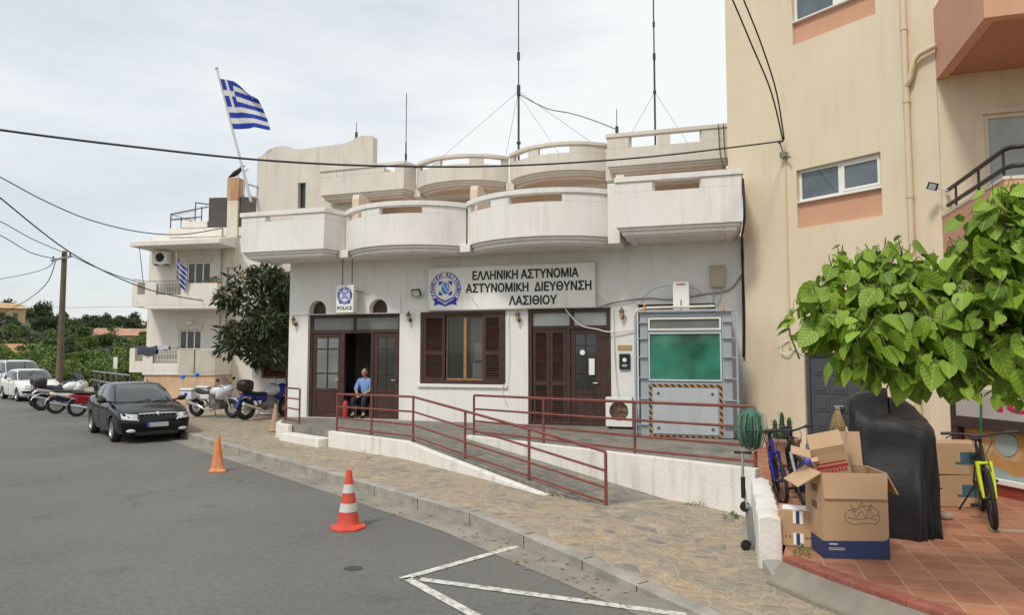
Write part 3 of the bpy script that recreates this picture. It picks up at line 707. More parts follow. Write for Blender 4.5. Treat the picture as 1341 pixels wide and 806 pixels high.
mb = MB(); frame(mb, 4.31, 8.80, 3.40, 4.54, .03, -.128, -.015); mb.build('frame', M('sign_edge', (.60, .58, .53), .5), SG)
mb = MB()
write(mb, 'ΕΛΛΗΝΙΚΗ ΑΣΤΥΝΟΜΙΑ', (6.97, 4.29), .30, 2.78, .011, -.121)
write(mb, 'ΑΣΤΥΝΟΜΙΚΗ  ΔΙΕΥΘΥΝΣΗ', (7.04, 3.96), .30, 3.28, .011, -.121)
write(mb, 'ΛΑΣΙΘΙΟΥ', (7.19, 3.62), .30, 1.24, .011, -.121)
mb.build('lettering', INK, SG, smooth=0)
emblem(SG, 4.82, 3.97, .44, -.121)
mb = MB(); mb.tube([(5.75, -.123, 3.44), (5.55, -.123, 3.72)], .006, 5); mb.build('stain', M('brown_stain', (.3, .2, .12), .9), SG)
PB = thing('police_light_box', 'small white box sign reading POLICE hung on two rods over the entrance', 'sign', PW(0, -.5), -17)
mb = MB(); mb.box(1.8, 2.33, .0, .2, 3.36, 4.11); mb.build('box', PLASTW, PB, bevel=.015)
mb = MB(); write(mb, 'POLICE', (2.065, 3.49), .13, .44, .004, -.002); mb.build('lettering', INK, PB, smooth=0)
emblem(PB, 2.065, 3.83, .23, -.002)
for x in (1.93, 2.22):
    mb = MB(); mb.tube([(x, .1, 4.1), (x, .1, 4.82)], .016); mb.build('rod', M('brown_rod', (.2, .13, .1), .6), PB)
mb = MB(); mb.tube([(2.33, .1, 3.95), (2.33, .5, 3.95)], .014); mb.build('stay', M('brown_rod', (.2, .13, .1), .6), PB)

# ---- wall fixtures
def lantern(x, z, label):
    t = thing('wall_lantern', label, 'lamp', PW(x, 0, z), -17, group='small lanterns on the police station wall')
    mb = MB(); mb.lathe([(.05, .0), (.05, -.015), (.02, -.02)], (0, 0, -.08), 'y', 14); mb.tube([(0, -.01, -.08), (0, -.08, -.1), (0, -.12, -.05), (0, -.12, -.02)], .009, 6)
    mb.build('bracket', M('aged_bronze', (.10, .07, .045), .5, metal=.4), t)
    mb = MB(); mb.lathe([(.035, -.14), (.06, .0), (.062, .01)], (0, -.12, .03), 'z', 6); mb.build('lamp_glass', M('amber_lamp_glass', (.42, .30, .14), .2), t, smooth=0)
    mb = MB(); mb.lathe([(.085, .045), (.06, .075), (.02, .13), (.012, .16), (.001, .165)], (0, -.12, 0), 'z', 6)
    mb.build('cap', M('aged_bronze', (.10, .07, .045), .5), t, smooth=0)
lantern(.22, 3.17, 'small bronze wall lantern at the left corner of the police station')
lantern(3.76, 3.24, 'small bronze wall lantern between the entrance and the window')
lantern(6.79, 3.2, 'small bronze wall lantern below the sign board beside the second door')
lantern(9.42, 3.24, 'small bronze wall lantern between the second door and the guard booth')
t = thing('floodlight', 'small square black floodlight on the wall left of the big sign', 'lamp', PW(4.0, -.02, 3.88), -17)
mb = MB(); mb.obox((0, -.14, 0), (.26, .07, .2), (25, 0, -12)); mb.build('housing', BLACK, t, bevel=.008)
mb = MB(); mb.obox((.012, -.178, -.018), (.22, .012, .16), (25, 0, -12)); mb.build('lens', M('lamp_lens', (.5, .52, .52), .1), t)
mb = MB(); mb.tube([(0, 0, -.05), (0, -.1, -.05)], .015); mb.build('bracket', BLACK, t)
t = thing('junction_box', 'beige electrical box high on the wall near the right corner of the police station', 'electrical box', PW(11.66, 0, 4.08), -17)
mb = MB(); mb.box(-.17, .17, -.16, -.002, -.26, .24); mb.build('box', M('beige_plastic', (.40, .35, .27), .6), t, bevel=.01)
mb = MB(); mb.box(-.18, .18, -.175, -.161, .215, .25); mb.build('lid', M('beige_plastic', (.40, .35, .27), .6), t)
for x in (-.08, .08):
    mb = MB(); mb.tube([(x, -.08, -.26), (x * .9, -.06, -.5), (x - .1, -.05, -.7)], .012, 6); mb.build('conduit', STEEL, t)
t = thing('duct_box', 'narrow upright white cover box mounted above the guard booth', 'cover box', PW(10.85, -.6, 3.61), -17)
mb = MB(); mb.box(-.18, .18, 0, .58, -.32, .32); mb.build('box', PLASTW, t, bevel=.008)
mb = MB(); mb.tube([(0, -.01, -.1), (0, -.02, -.42)], .01); mb.build('cable_tail', BLACK, t)
mb = MB(); mb.box(-.1, .1, -.006, -.001, .24, .27); mb.build('rust_stain', M('rust_stain', (.32, .12, .05), .9), t)
t = thing('intercom', 'black entry panel with a round white badge beside the second door', 'entry panel', PW(9.47, 0, 2.08), -17)
mb = MB(); mb.box(-.13, .13, -.06, -.002, -.19, .19); mb.build('housing', BLACK, t, bevel=.012)
mb = MB(); mb.lathe([(.001, -.064), (.05, -.064), (.05, -.059)], (0, 0, .04), 'y', 18); mb.build('badge', PAPER, t)
mb = MB(); mb.box(-.06, .06, -.063, -.059, -.12, -.07); mb.build('nameplate', STEEL, t)
t = thing('name_plaque', 'small ochre plaque on the wall above the black entry panel', 'plaque', PW(9.47, 0, 2.42), -17)
mb = MB(); mb.box(-.17, .17, -.02, -.002, -.06, .06); mb.build('plate', M('ochre_plaque', (.45, .30, .12), .5), t, bevel=.003)
mb = MB()
for x in (-.15, .15): mb.lathe([(.008, -.024), (.008, -.019)], (x, 0, 0), 'y', 8)
mb.build('screw', STEEL, t)
def aircon(name, label, M4, w=.62, h=.68, d=.28, fan=M('brown_fan', (.20, .12, .07), .6), body=PLASTW):
    t = thing(name, label, 'air conditioner'); t.matrix_world = M4
    mb = MB(); cx, cz, rr = 0, .02, min(w, h) * .36
    n = 24; ring = [(cx + rr * math.cos(2 * math.pi * i / n), cz + rr * math.sin(2 * math.pi * i / n)) for i in range(n)]
    mb.panel([rect(-w / 2, w / 2, -h / 2, h / 2), ring], -d, .03); mb.box(-w / 2, w / 2, -d + .03, 0, -h / 2, -h / 2 + .02); mb.box(-w / 2, w / 2, -d + .03, 0, h / 2 - .02, h / 2)
    for s in (-1, 1): mb.box(s * w / 2 - (.02 if s > 0 else 0), s * w / 2 + (0 if s > 0 else .02), -d + .03, 0, -h / 2 + .02, h / 2 - .02)
    mb.box(-w / 2 + .02, w / 2 - .02, -.02, 0, -h / 2 + .02, h / 2 - .02)
    mb.build('casing', body, t, bevel=.006)
    mb = MB()
    for k in range(5):
        a = k * 1.2566
        mb.add([(cx + .04 * math.cos(a), -d + .09, cz + .04 * math.sin(a)), (cx + rr * .95 * math.cos(a - .15), -d + .07, cz + rr * .95 * math.sin(a - .15)), (cx + rr * .95 * math.cos(a + .75), -d + .12, cz + rr * .95 * math.sin(a + .75)), (cx + .05 * math.cos(a + 1), -d + .11, cz + .05 * math.sin(a + 1))], [(0, 1, 2, 3)])
    mb.ell((cx, -d + .09, cz), (.06, .04, .06)); mb.build('fan', fan, t)
    mb = MB()
    for k in range(1, 6): mb.tube([(cx + rr * k / 5.2 * math.cos(a), -d - .006, cz + rr * k / 5.2 * math.sin(a)) for a in [i * .2618 for i in range(24)]], .0035, 4, True)
    for k in range(8): mb.tube([(cx, -d - .006, cz), (cx + rr * math.cos(k * .785), -d - .006, cz + rr * math.sin(k * .785))], .0035, 4)
    mb.build('fan_grille', fan, t)
    for s in (-1, 1):
        mb = MB(); mb.box(s * w * .36 - .03, s * w * .36 + .03, -d, 0, -h / 2 - .05, -h / 2); mb.build('foot', BLACK, t)
    return t
aircon('air_conditioner', 'white air conditioner with a brown fan on the platform beside the second door', Matrix.Translation(PW(9.38, -.2, .9)) @ Euler((0, 0, R(-17))).to_matrix().to_4x4())

# ---- armoured guard booth
GB = thing('guard_booth', 'grey steel guard booth with green bulletproof glass and hazard stripes', 'guard booth', PW(0, 0), -17)
mb = MB()
mb.panel([rect(10.02, 11.93, .5, 3.16), rect(10.19, 11.73, 2.77, 3.06), rect(10.19, 11.73, 1.68, 2.74)], -1.6, .08)
mb.box(10.02, 10.1, -1.519, -.1, .5, 3.16); mb.box(11.85, 11.93, -1.519, -.1, .5, 3.16); mb.box(10.1, 11.85, -1.519, -.1, 3.08, 3.16)
mb.build('body', GREYM, GB, bevel=.006)
for s, x in ((-1, 9.94), (1, 12.01)):
    mb = MB(); xa, xb = (x - .04, x + .0) if s < 0 else (x, x + .04)
    mb.box(xa, xb, -1.66, -1.5, .42, 3.14)
    mb.build('side_post', M('bluish_grey_metal', (.34, .42, .52), .45, metal=.2, dirt=(.2, .2, .2), da=.3), GB, bevel=.004)
    for z in (.75, 1.3, 1.75, 2.2, 2.6, 2.95):
        mb = MB(); a, b = (9.94, 10.18) if s < 0 else (11.75, 12.01); mb.box(a, b, -1.66, -1.601, z - .012, z + .012); mb.build('bracket', GREYM, GB)
mb = MB(); mb.box(9.98, 11.98, -1.68, -1.56, 3.165, 3.22); mb.build('top_rail', GREYM, GB, bevel=.006)
mb = MB(); mb.tube([(9.9, -1.64, 3.1), (9.98, -1.64, 3.24), (10.2, -1.64, 3.27), (11.6, -1.64, 3.28)], .03, 10); mb.build('top_pipe', M('cream_pipe', (.62, .58, .48), .5), GB)
for x in (10.13, 11.78):
    mb = MB(); mb.box(x - .02, x + .02, -1.7, -1.681, 3.18, 3.36); mb.build('lifting_hook', M('orange_hook', (.6, .25, .04), .5), GB)
mb = MB(); frame(mb, 10.2, 11.72, 2.78, 3.05, .035, -1.62, -1.53); tw = mb.build('transom_frame', PLASTW, GB)
mb = MB(); mb.box(10.235, 11.685, -1.58, -1.57, 2.815, 3.015); mb.build('pane', M('grey_pane', (.16, .17, .16), .1), tw)
mb = MB(); frame(mb, 10.2, 11.72, 1.69, 2.73, .03, -1.63, -1.53); gw = mb.build('window_frame', M('pale_steel_frame', (.55, .60, .66), .4), GB)
mb = MB(); mb.box(10.23, 11.69, -1.6, -1.57, 1.72, 2.70); mb.build('green_glass', M('green_armoured_glass', (.04, .18, .12), .04, var=.55, vs=1.3, spec=.8), gw)
def hazard():
    m = bpy.data.materials.new('hazard_stripes'); m.use_nodes = True; n = m.node_tree.nodes; l = m.node_tree.links.new; b = n['Principled BSDF']; b.inputs['Roughness'].default_value = .5
    tc = n.new('ShaderNodeTexCoord'); sx = n.new('ShaderNodeSeparateXYZ'); l(tc.outputs['Object'], sx.inputs[0])
    a = n.new('ShaderNodeMath'); a.operation = 'ADD'; l(sx.outputs['X'], a.inputs[0]); l(sx.outputs['Z'], a.inputs[1])
    k = n.new('ShaderNodeMath'); k.operation = 'MULTIPLY'; k.inputs[1].default_value = 7.5; l(a.outputs[0], k.inputs[0])
    f = n.new('ShaderNodeMath'); f.operation = 'FRACT'; l(k.outputs[0], f.inputs[0])
    g = n.new('ShaderNodeMath'); g.operation = 'GREATER_THAN'; g.inputs[1].default_value = .5; l(f.outputs[0], g.inputs[0])
    x = n.new('ShaderNodeMix'); x.data_type = 'RGBA'; x.inputs['A'].default_value = (.02, .02, .02, 1); x.inputs['B'].default_value = (.46, .23, .05, 1); l(g.outputs[0], x.inputs['Factor']); l(x.outputs['Result'], b.inputs['Base Color'])
    return m
mb = MB(); frame(mb, 10.2, 11.72, .47, 1.62, .06, -1.612, -1.602); mb.build('hazard_border', hazard(), GB, smooth=0)
mb = MB(); mb.box(10.285, 11.635, -1.625, -1.601, .56, 1.535); dp = mb.build('door_panel', M('pale_grey_panel', (.45, .48, .50), .45, metal=.1, var=.04, dirt=(.3, .27, .23), da=.3), GB, bevel=.005)
for x in (10.4, 11.52):
    for z in (.68, 1.42):
        mb = MB(); mb.lathe([(.03, -1.636), (.034, -1.625)], (x, 0, z), 'y', 12); mb.build('bolt', M('dark_bolt', (.15, .15, .16), .4, metal=.6), dp)
mb = MB(); mb.box(9.92, 12.03, -1.7, -1.5, .5, .47); mb.build('base_plate', GREYM, GB)

# ---- person sitting inside the entrance
def skin_mesh(verts, edges, radii, sub=2):
    me = bpy.data.meshes.new('s'); me.from_pydata(verts, edges, []); o = bpy.data.objects.new('s', me); COL.objects.link(o)
    o.modifiers.new('k', 'SKIN'); sk = me.skin_vertices[0].data
    for i, r in enumerate(radii): sk[i].radius = (r, r) if not isinstance(r, tuple) else r
    sk[0].use_root = True
    m = o.modifiers.new('b', 'SUBSURF'); m.levels = m.render_levels = sub
    bpy.context.view_layer.update()
    g = bpy.data.meshes.new_from_object(o.evaluated_get(bpy.context.evaluated_depsgraph_get()))
    r = ([tuple(v.co) for v in g.vertices], [tuple(p.vertices) for p in g.polygons])
    bpy.data.objects.remove(o); bpy.data.meshes.remove(me); bpy.data.meshes.remove(g); return r
def chain(groups):
    V, E_, Rr = [], [], []
    idx = {}
    for name, p, r, par in groups:
        idx[name] = len(V); V.append(p); Rr.append(r)
        if par is not None: E_.append((idx[par], idx[name]))
    return skin_mesh(V, E_, Rr)
PN = thing('person', 'person in a light blue shirt and dark trousers sitting inside the open entrance', 'person', PW(2.14, .52, .5), -17)
# faces local -y, seat height .45
J = [('pel', (0, .12, .52), .14, None), ('spi', (0, .10, .72), .13, 'pel'), ('che', (0, .06, .95), (.175, .12), 'spi'), ('nek', (0, .03, 1.10), .058, 'che'), ('hed', (0, .0, 1.19), .06, 'nek')]
for s, n in ((-1, 'r'), (1, 'l')):
    J += [('sh' + n, (s * .19, .05, 1.01), .062, 'che'), ('el' + n, (s * .25, -.06, .76), .046, 'sh' + n), ('wr' + n, (s * .07, -.27, .62), .033, 'el' + n), ('pa' + n, (s * .025, -.33, .605), .032, 'wr' + n),
          ('hi' + n, (s * .1, .06, .50), .095, 'pel'), ('kn' + n, (s * .17, -.36, .50), .065, 'hi' + n), ('an' + n, (s * .16, -.34, .09), .042, 'kn' + n), ('to' + n, (s * .18, -.50, .04), .036, 'an' + n)]
mb = MB(); mb.add(*chain(J))
mb.ell((0, -.025, 1.235), (.078, .098, .118), 18, 12)
mb.ell((0, -.125, 1.225), (.016, .022, .03)); mb.ell((0, -.105, 1.175), (.035, .02, .012))
for s in (-1, 1):
    mb.ell((s * .08, -.01, 1.23), (.012, .025, .034))
    for k, (dx, ln) in enumerate(((-.028, .062), (-.009, .07), (.010, .066), (.028, .052))):
        b = Vector((s * .025 + dx, -.345, .605)); mb.tube([b, b + Vector((-s * .01, -ln * .5, -.012)), b + Vector((-s * .02, -ln * .8, -.04))], [.009, .009, .007], 6)
    mb.tube([(s * .045, -.31, .62), (s * .03, -.35, .645), (s * .01, -.375, .64)], [.011, .01, .008], 6)
body = mb.build('body', SKIN, PN, smooth=180)
mb = MB()
for s in (-1, 1): mb.ell((s * .03, -.112, 1.25), (.012, .008, .007), 8, 6)
mb.build('eyes', DARK, PN)
mb = MB(); mb.ell((0, .025, 1.278), (.084, .092, .092), 16, 10); mb.build('hair', M('grey_brown_hair', (.07, .055, .045), .8), PN)
T = [('pel', (0, .12, .56), .155, None), ('spi', (0, .10, .74), .15, 'pel'), ('che', (0, .06, .95), (.195, .14), 'spi'), ('nek', (0, .04, 1.07), .075, 'che')]
for s, n in ((-1, 'r'), (1, 'l')): T += [('sh' + n, (s * .19, .05, 1.01), .082, 'che'), ('el' + n, (s * .245, -.05, .80), .066, 'sh' + n), ('fo' + n, (s * .21, -.11, .73), .06, 'el' + n)]
mb = MB(); mb.add(*chain(T)); mb.build('shirt', M('light_blue_shirt', (.20, .36, .68), .8, var=.08, vs=8), PN, smooth=180)
T = [('pel', (0, .13, .52), .165, None)]
for s, n in ((-1, 'r'), (1, 'l')): T += [('hi' + n, (s * .1, .06, .51), .115, 'pel'), ('kn' + n, (s * .17, -.36, .51), .085, 'hi' + n), ('an' + n, (s * .16, -.34, .14), .062, 'kn' + n)]
mb = MB(); mb.add(*chain(T)); mb.build('trousers', M('navy_trousers', (.018, .02, .035), .85), PN, smooth=180)
for s in (-1, 1):
    mb = MB(); mb.ell((s * .175, -.42, .045), (.05, .13, .045), 14, 8); mb.build('shoe', BLACK, PN)
CH = thing('chair', 'dark chair under the seated person in the entrance', 'chair', PW(2.14, .52, .5), -17)
mb = MB(); mb.box(-.23, .23, -.12, .34, .36, .41); mb.build('seat', BLACK, CH, bevel=.01)
mb = MB(); mb.box(-.22, .22, .33, .37, .5, .95); mb.build('backrest', BLACK, CH, bevel=.01)
for x in (-.21, .21):
    for y in (-.1, .35):
        mb = MB(); mb.tube([(x, y, 0), (x, y, .36 if y < 0 else .9)], .012); mb.build('leg', STEEL, CH)
FE = thing('fire_extinguisher', 'red fire extinguisher standing on the floor just inside the entrance', 'fire extinguisher', PW(1.83, .02, .5), -17)
mb = MB(); mb.lathe([(.07, 0), (.075, .02), (.075, .4), (.05, .46), (.025, .48), (.025, .51)], n=18); mb.build('cylinder', M('red_paint', (.45, .03, .03), .35), FE)
mb = MB(); mb.box(-.02, .02, -.08, .04, .51, .53); mb.tube([(0, .03, .5), (.08, .03, .42), (.085, 0, .2)], .01); mb.build('valve', BLACK, FE)
# ================================================================ yellow building
YB = thing('apartment_building', 'tall cream yellow building with peach window panels on the right', 'building', (4.95, 15.95, 0), -53.3)
H_ = 13.0
mb = MB()
W1_ = (1.87, 3.62, 5.5, 6.18); W2_ = (1.87, 3.62, 9.45, 10.2)
mb.panel([[(.55, 0), (4.65, 0), (4.65, H_), (.17, H_), (.17, 6.0), (.55, 6.0)], rect(1.87, 3.62, 4.93, 6.18), rect(1.87, 3.62, 8.93, 10.2), rect(1.93, 3.33, .25, 2.3)], 0, .3)
mb.box(.55, .85, .301, 8, 0, H_); mb.box(.17, .549, .301, 8, 6.0, H_); mb.box(.32, 9, 7.7, 8, 0, H_)
mb.build('wall', YEL, YB, smooth=0)
for (x0, x1, z0, z1), zp in ((W1_, 4.93), (W2_, 8.93)):
    mb = MB(); mb.box(x0 + .001, x1 - .001, .07, .28, zp, z0 - .03); mb.build('peach_panel', PEACH, YB, smooth=0)
    mb = MB(); mb.box(x0 + .001, x1 - .001, -.012, .25, z0 - .029, z0 + .0); mb.build('window_sill', PLASTW, YB)
    mb = MB(); frame(mb, x0 + .002, x1 - .002, z0 + .002, z1 - .002, .055, .1, .17); xm = (x0 + x1) / 2 + .02; mb.box(xm - .04, xm + .04, .1, .17, z0 + .057, z1 - .057)
    frame(mb, xm + .041, x1 - .058, z0 + .058, z1 - .058, .05, .085, .16)
    w = mb.build('window', PLASTW, YB, bevel=.004)
    mb = MB(); mb.box(x0 + .057, xm - .04, .13, .136, z0 + .057, z1 - .057); mb.box(xm + .091, x1 - .108, .12, .126, z0 + .108, z1 - .108); mb.build('pane', M('grey_blue_pane', (.10, .125, .14), .05, var=.25, vs=2, spec=.8), w)
# grey panelled door
GD = M('grey_door_paint', (.065, .07, .082), .5, var=.06)
mb = MB(); frame(mb, 1.94, 3.32, .2, 2.29, .07, .05, .14); mb.build('door_frame', GD, YB, bevel=.005)
mb = MB(); mb.box(2.01, 3.25, .09, .13, .25, 2.22)
for i in range(3):
    for j in range(5):
        x = 2.1 + i * .37; z = .35 + j * .37
        mb.box(x, x + .31, .075, .089, z, z + .31); mb.box(x + .06, x + .25, .06, .074, z + .06, z + .25)
d = mb.build('door', GD, YB, bevel=.012)
mb = MB(); mb.tube([(2.55, .08, 1.22), (2.55, .0, 1.22), (2.75, .0, 1.23)], .014); mb.build('handle', STEEL, d)
# downpipe with its branch
mb = MB(); PIPE = M('cream_pipe_paint', (.64, .53, .35), .55, var=.03)
mb.tube([(4.16, -.075, .25), (4.16, -.075, H_ - .2)], .055, 14)
for z in (1.2, 3.2, 5.2, 7.0, 8.4, 10.5): mb.lathe([(.055, -.04), (.066, -.04), (.066, .04), (.055, .04)], (4.16, -.075, z), n=14)
mb.build('downpipe', PIPE, YB, smooth=50)
mb = MB(); mb.tube([(4.17, -.085, 7.28), (4.26, -.11, 7.4), (4.34, -.11, 7.72), (4.44, -.11, 7.8), (4.72, -.11, 7.86)], .052, 14); mb.build('branch_pipe', PIPE, YB, smooth=50)
mb = MB(); mb.tube([(1.63, -.02, 2.4), (1.63, -.02, 6.55)], .018, 8); mb.build('conduit', PIPE, YB)
mb = MB(); mb.tube([(1.6, -.02, 2.55), (1.45, -.06, 2.5), (1.45, -.07, 2.3), (1.6, -.06, 2.24), (1.75, -.03, 2.36)], .016, 6); mb.build('cable_loop', PLASTW, YB)
mb = MB(); mb.box(1.58, 1.7, -.14, -.002, 6.5, 6.62); mb.tube([(1.64, -.1, 6.62), (1.64, -.22, 6.8)], .015); mb.tube([(1.7, -.1, 6.55), (1.84, -.16, 6.45)], .02); mb.ell((1.64, -.22, 6.82), (.04, .04, .05)); mb.build('cable_bracket', M('dull_metal', (.22, .2, .17), .6), YB)
# recessed part with the balconies
QM = Matrix.Translation((4.65, 0, 0)) @ Matrix.Rotation(R(36.3), 4, 'Z')
mb = MB(QM); mb.panel([rect(.001, 8, 0, H_), rect(.72, 2.6, 4.25, 6.55), rect(.72, 2.6, 8.0, 10.4)], .02, .25); mb.build('recessed_wall', YEL, YB, smooth=0)
for z0, z1 in ((4.25, 6.55), (8.0, 10.4)):
    mb = MB(QM); frame(mb, .73, 2.59, z0, z1, .07, .06, .15); mb.box(1.63, 1.7, .06, .15, z0 + .07, z1 - .07); w = mb.build('balcony_door', M('cream_frame', (.66, .60, .48), .5), YB, bevel=.005)
    mb = MB(QM); mb.box(.8, 1.63, .1, .106, z0 + .07, z1 - .07); mb.box(1.7, 2.52, .1, .106, z0 + .07, z1 - .07); mb.build('pane', M('pale_pane', (.33, .37, .36), .1, var=.15), w)
    mb = MB(QM); mb.box(.66, 2.66, -.02, .018, z1, z1 + .09); mb.build('lintel', M('cream_frame', (.66, .60, .48), .5), YB)
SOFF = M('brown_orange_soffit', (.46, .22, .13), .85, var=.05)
mb = MB(QM)
mb.box(.002, 7, -2.4, .01, 7.34, 7.5); mb.box(.002, .16, -2.4, .0, 7.5, 8.6); mb.box(.16, 7, -2.4, -2.24, 7.5, 8.6); mb.box(.0, .17, -2.42, -.0, 7.27, 7.338); mb.box(.17, 7, -2.42, -2.25, 7.27, 7.338)
mb.build('upper_balcony', PEACH, YB, smooth=0)
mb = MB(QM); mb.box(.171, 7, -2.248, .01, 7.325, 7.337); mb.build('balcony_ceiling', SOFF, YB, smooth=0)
mb = MB(QM)
mb.box(.002, 7, -2.85, .01, 3.75, 3.95); mb.box(.002, .16, -2.85, .0, 3.95, 4.72); mb.box(.16, 7, -2.85, -2.69, 3.95, 4.72)
mb.build('lower_balcony', PEACH, YB, smooth=0)
mb = MB(QM); mb.box(-.01, .172, -2.862, .0, 4.722, 4.77); mb.box(.172, 7, -2.862, -2.68, 4.722, 4.77); mb.build('coping', M('pale_coping', (.60, .55, .46), .7), YB)
for z in (4.93, 5.2):
    mb = MB(QM); mb.tube([(.09, -.05, z), (.09, -2.65, z), (.14, -2.76, z), (.3, -2.78, z), (7, -2.78, z)], .035, 10); mb.build('balcony_rail', BLACK, YB, smooth=60)
for y in (-.5, -1.6, -2.6):
    mb = MB(QM); mb.tube([(.09, y, 4.77), (.09, y, 5.2)], .02); mb.build('balcony_post', BLACK, YB)
t = thing('floodlight', 'small black floodlight on a bracket at the right balcony railing', 'lamp', (7.62, 12.05, 5.25), -17)
mb = MB(); mb.obox((-.14, -.05, .0), (.15, .09, .13), (20, 10, 20)); mb.build('housing', BLACK, t, bevel=.006)
mb = MB(); mb.obox((-.155, -.095, -.016), (.12, .008, .1), (20, 10, 20)); mb.build('lens', M('lamp_lens', (.5, .52, .52), .1), t)
mb = MB(); mb.tube([(-.08, 0, 0), (.1, -.05, -.1)], .012); mb.build('bracket', STEEL, t)
# shop front below the balcony
SM = YB.matrix_world.inverted() if False else None
SF = thing('shop_front', 'shop front with red tiled plinth and ochre painted board on the far right', 'shop', (6.69, 10.57, 0), -76)
mb = MB(); mb.box(.02, 5, .1, 2.2, .2, .42); mb.build('plinth', M('red_plinth_tiles', (.24, .045, .03), .35, var=.15, vs=5), SF, bevel=.004)
mb = MB(); mb.box(.0, 5, .06, 2.2, .422, .50); mb.build('sill', PLASTW, SF, bevel=.01)
mb = MB(); mb.box(.10, 5, .14, .2, .503, 1.17)
mb.build('painted_board', M('ochre_board', (.50, .27, .085), .7, var=.12, vs=2.5, bump=.1, dirt=(.62, .55, .42), da=.6, dlo=.5, dhi=.7, streak=(1, 1, 1.2)), SF)
mb = MB(); rows = [[(x, .136, .505), (x, .136, .60 + .05 * math.sin(x * 4) + .02 * math.sin(x * 13))] for x in [.1 + .1 * i for i in range(50)]]; mb.grid(rows); mb.build('painted_sea', M('pale_blue_paint', (.30, .40, .40), .7), SF)
mb = MB(); mb.lathe([(.001, .128), (.17, .128), (.17, .134)], (.78, 0, 1.0), 'y', 28); mb.build('painted_disc', M('pale_disc', (.34, .42, .38), .7), SF)
mb = MB(); mb.box(.0, 5, .0, .3, 1.19, 1.34); mb.box(-.02, .09, .02, .3, .503, 1.19); mb.box(-.02, .04, .02, .3, 1.34, 2.4); mb.build('frame', M('dark_red_brown_timber', (.045, .025, .02), .6), SF)
mb = MB(); mb.box(.05, 5, .05, .3, 1.345, 1.75); sb = mb.build('sign_panel', M('faded_sign_panel', (.42, .37, .33), .7, var=.1), SF)
mb = MB(); write(mb, 'lo', (1.0, 1.57), .30, .52, .014, .046); mb.build('lettering', M('crimson_paint', (.45, .02, .08), .6), sb, smooth=0)
mb = MB(); mb.box(.05, 5, .1, 2.2, 1.755, 3.74); mb.build('wall', YEL, SF, smooth=0)
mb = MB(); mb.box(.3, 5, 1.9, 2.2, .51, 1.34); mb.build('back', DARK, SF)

# ================================================================ tiled terrace
TZ = .25
front = [(2.72, 7.05), (2.92, 6.52), (3.12, 6.10), (3.40, 5.55), (3.9, 4.6), (5.0, 2.6)]
mb = MB(); mb.prism([(2.98, 7.6)] + front + [(13, 2.6), (13, 11), (7.75, 12.6), (5.2, 16.0), (5.34, 15.95), (3.43, 9.70), (3.3, 9.2)], -.05, TZ)
tag(mb.build('terrace', ground_mat('terracotta_tiles', 'tiles'), smooth=0), kind='structure')
mb = MB(); P = [Vector(p) for p in front]
for a, b in zip(P, P[1:]):
    n = max(1, round((b - a).length / .31)); d = (b - a).normalized(); nr = Vector((-d.y, d.x))
    for i in range(n):
        p = a.lerp(b, i / n) + d * .006; q = a.lerp(b, (i + 1) / n) - d * .006
        mb.prism([tuple(p - nr * .012), tuple(q - nr * .012), tuple(q + nr * .15), tuple(p + nr * .15)], .14, TZ + .003 + random.uniform(-.001, .002))
tag(mb.build('brick_edging', M('red_edging_brick', (.29, .085, .055), .75, var=.2, vs=6, bump=.15, dirt=(.4, .28, .2), da=.4), bevel=.006), kind='structure')
mb = MB(); o = offset(front, -.22); k = offset(front, -.013)
mb.loft([[(a[0], a[1], -.05), (a[0], a[1], .215), (b[0], b[1], .055), (b[0], b[1], -.05)] for a, b in zip(k, o)])
tag(mb.build('concrete_step', M('worn_concrete', (.24, .21, .165), .92, var=.2, vs=3, bump=.5, bs=25, dirt=(.2, .17, .13), da=.6, streak=(1.5, 1.5, 1.5)), bevel=.015), kind='structure')
t = thing('stub_wall', 'low rough whitewashed wall between the pavement and the tiled terrace', 'wall', (2.84, 7.45, 0))
mb = MB(); rg = []
for i in range(15):
    f = i / 14; c = Vector((2.73, 7.42)).lerp(Vector((3.40, 9.55)), f) - Vector((2.84, 7.45)); nr = Vector((.96, -.277)) * .125; j = lambda: random.uniform(-.013, .013)
    rg.append([(c.x - nr.x + j(), c.y - nr.y, -.05), (c.x - nr.x + j(), c.y - nr.y, .3 + j()), (c.x - nr.x * .95 + j(), c.y - nr.y * .95 + j(), .555 + j()), (c.x + j(), c.y, .585 + j()), (c.x + nr.x * .95 + j(), c.y + nr.y * .95 + j(), .55 + j()), (c.x + nr.x + j(), c.y + nr.y, .3 + j()), (c.x + nr.x + j(), c.y + nr.y, -.05)])
mb.loft(rg); mb.build('masonry', LOWW, t, smooth=60, bevel=.015)
mb = MB(); mb.prism([(-.27, -.5), (-.02, -.52), (.03, -.02), (-.2, -.04)], -.05, .12); mb.build('footing', CONC, t, bevel=.02)
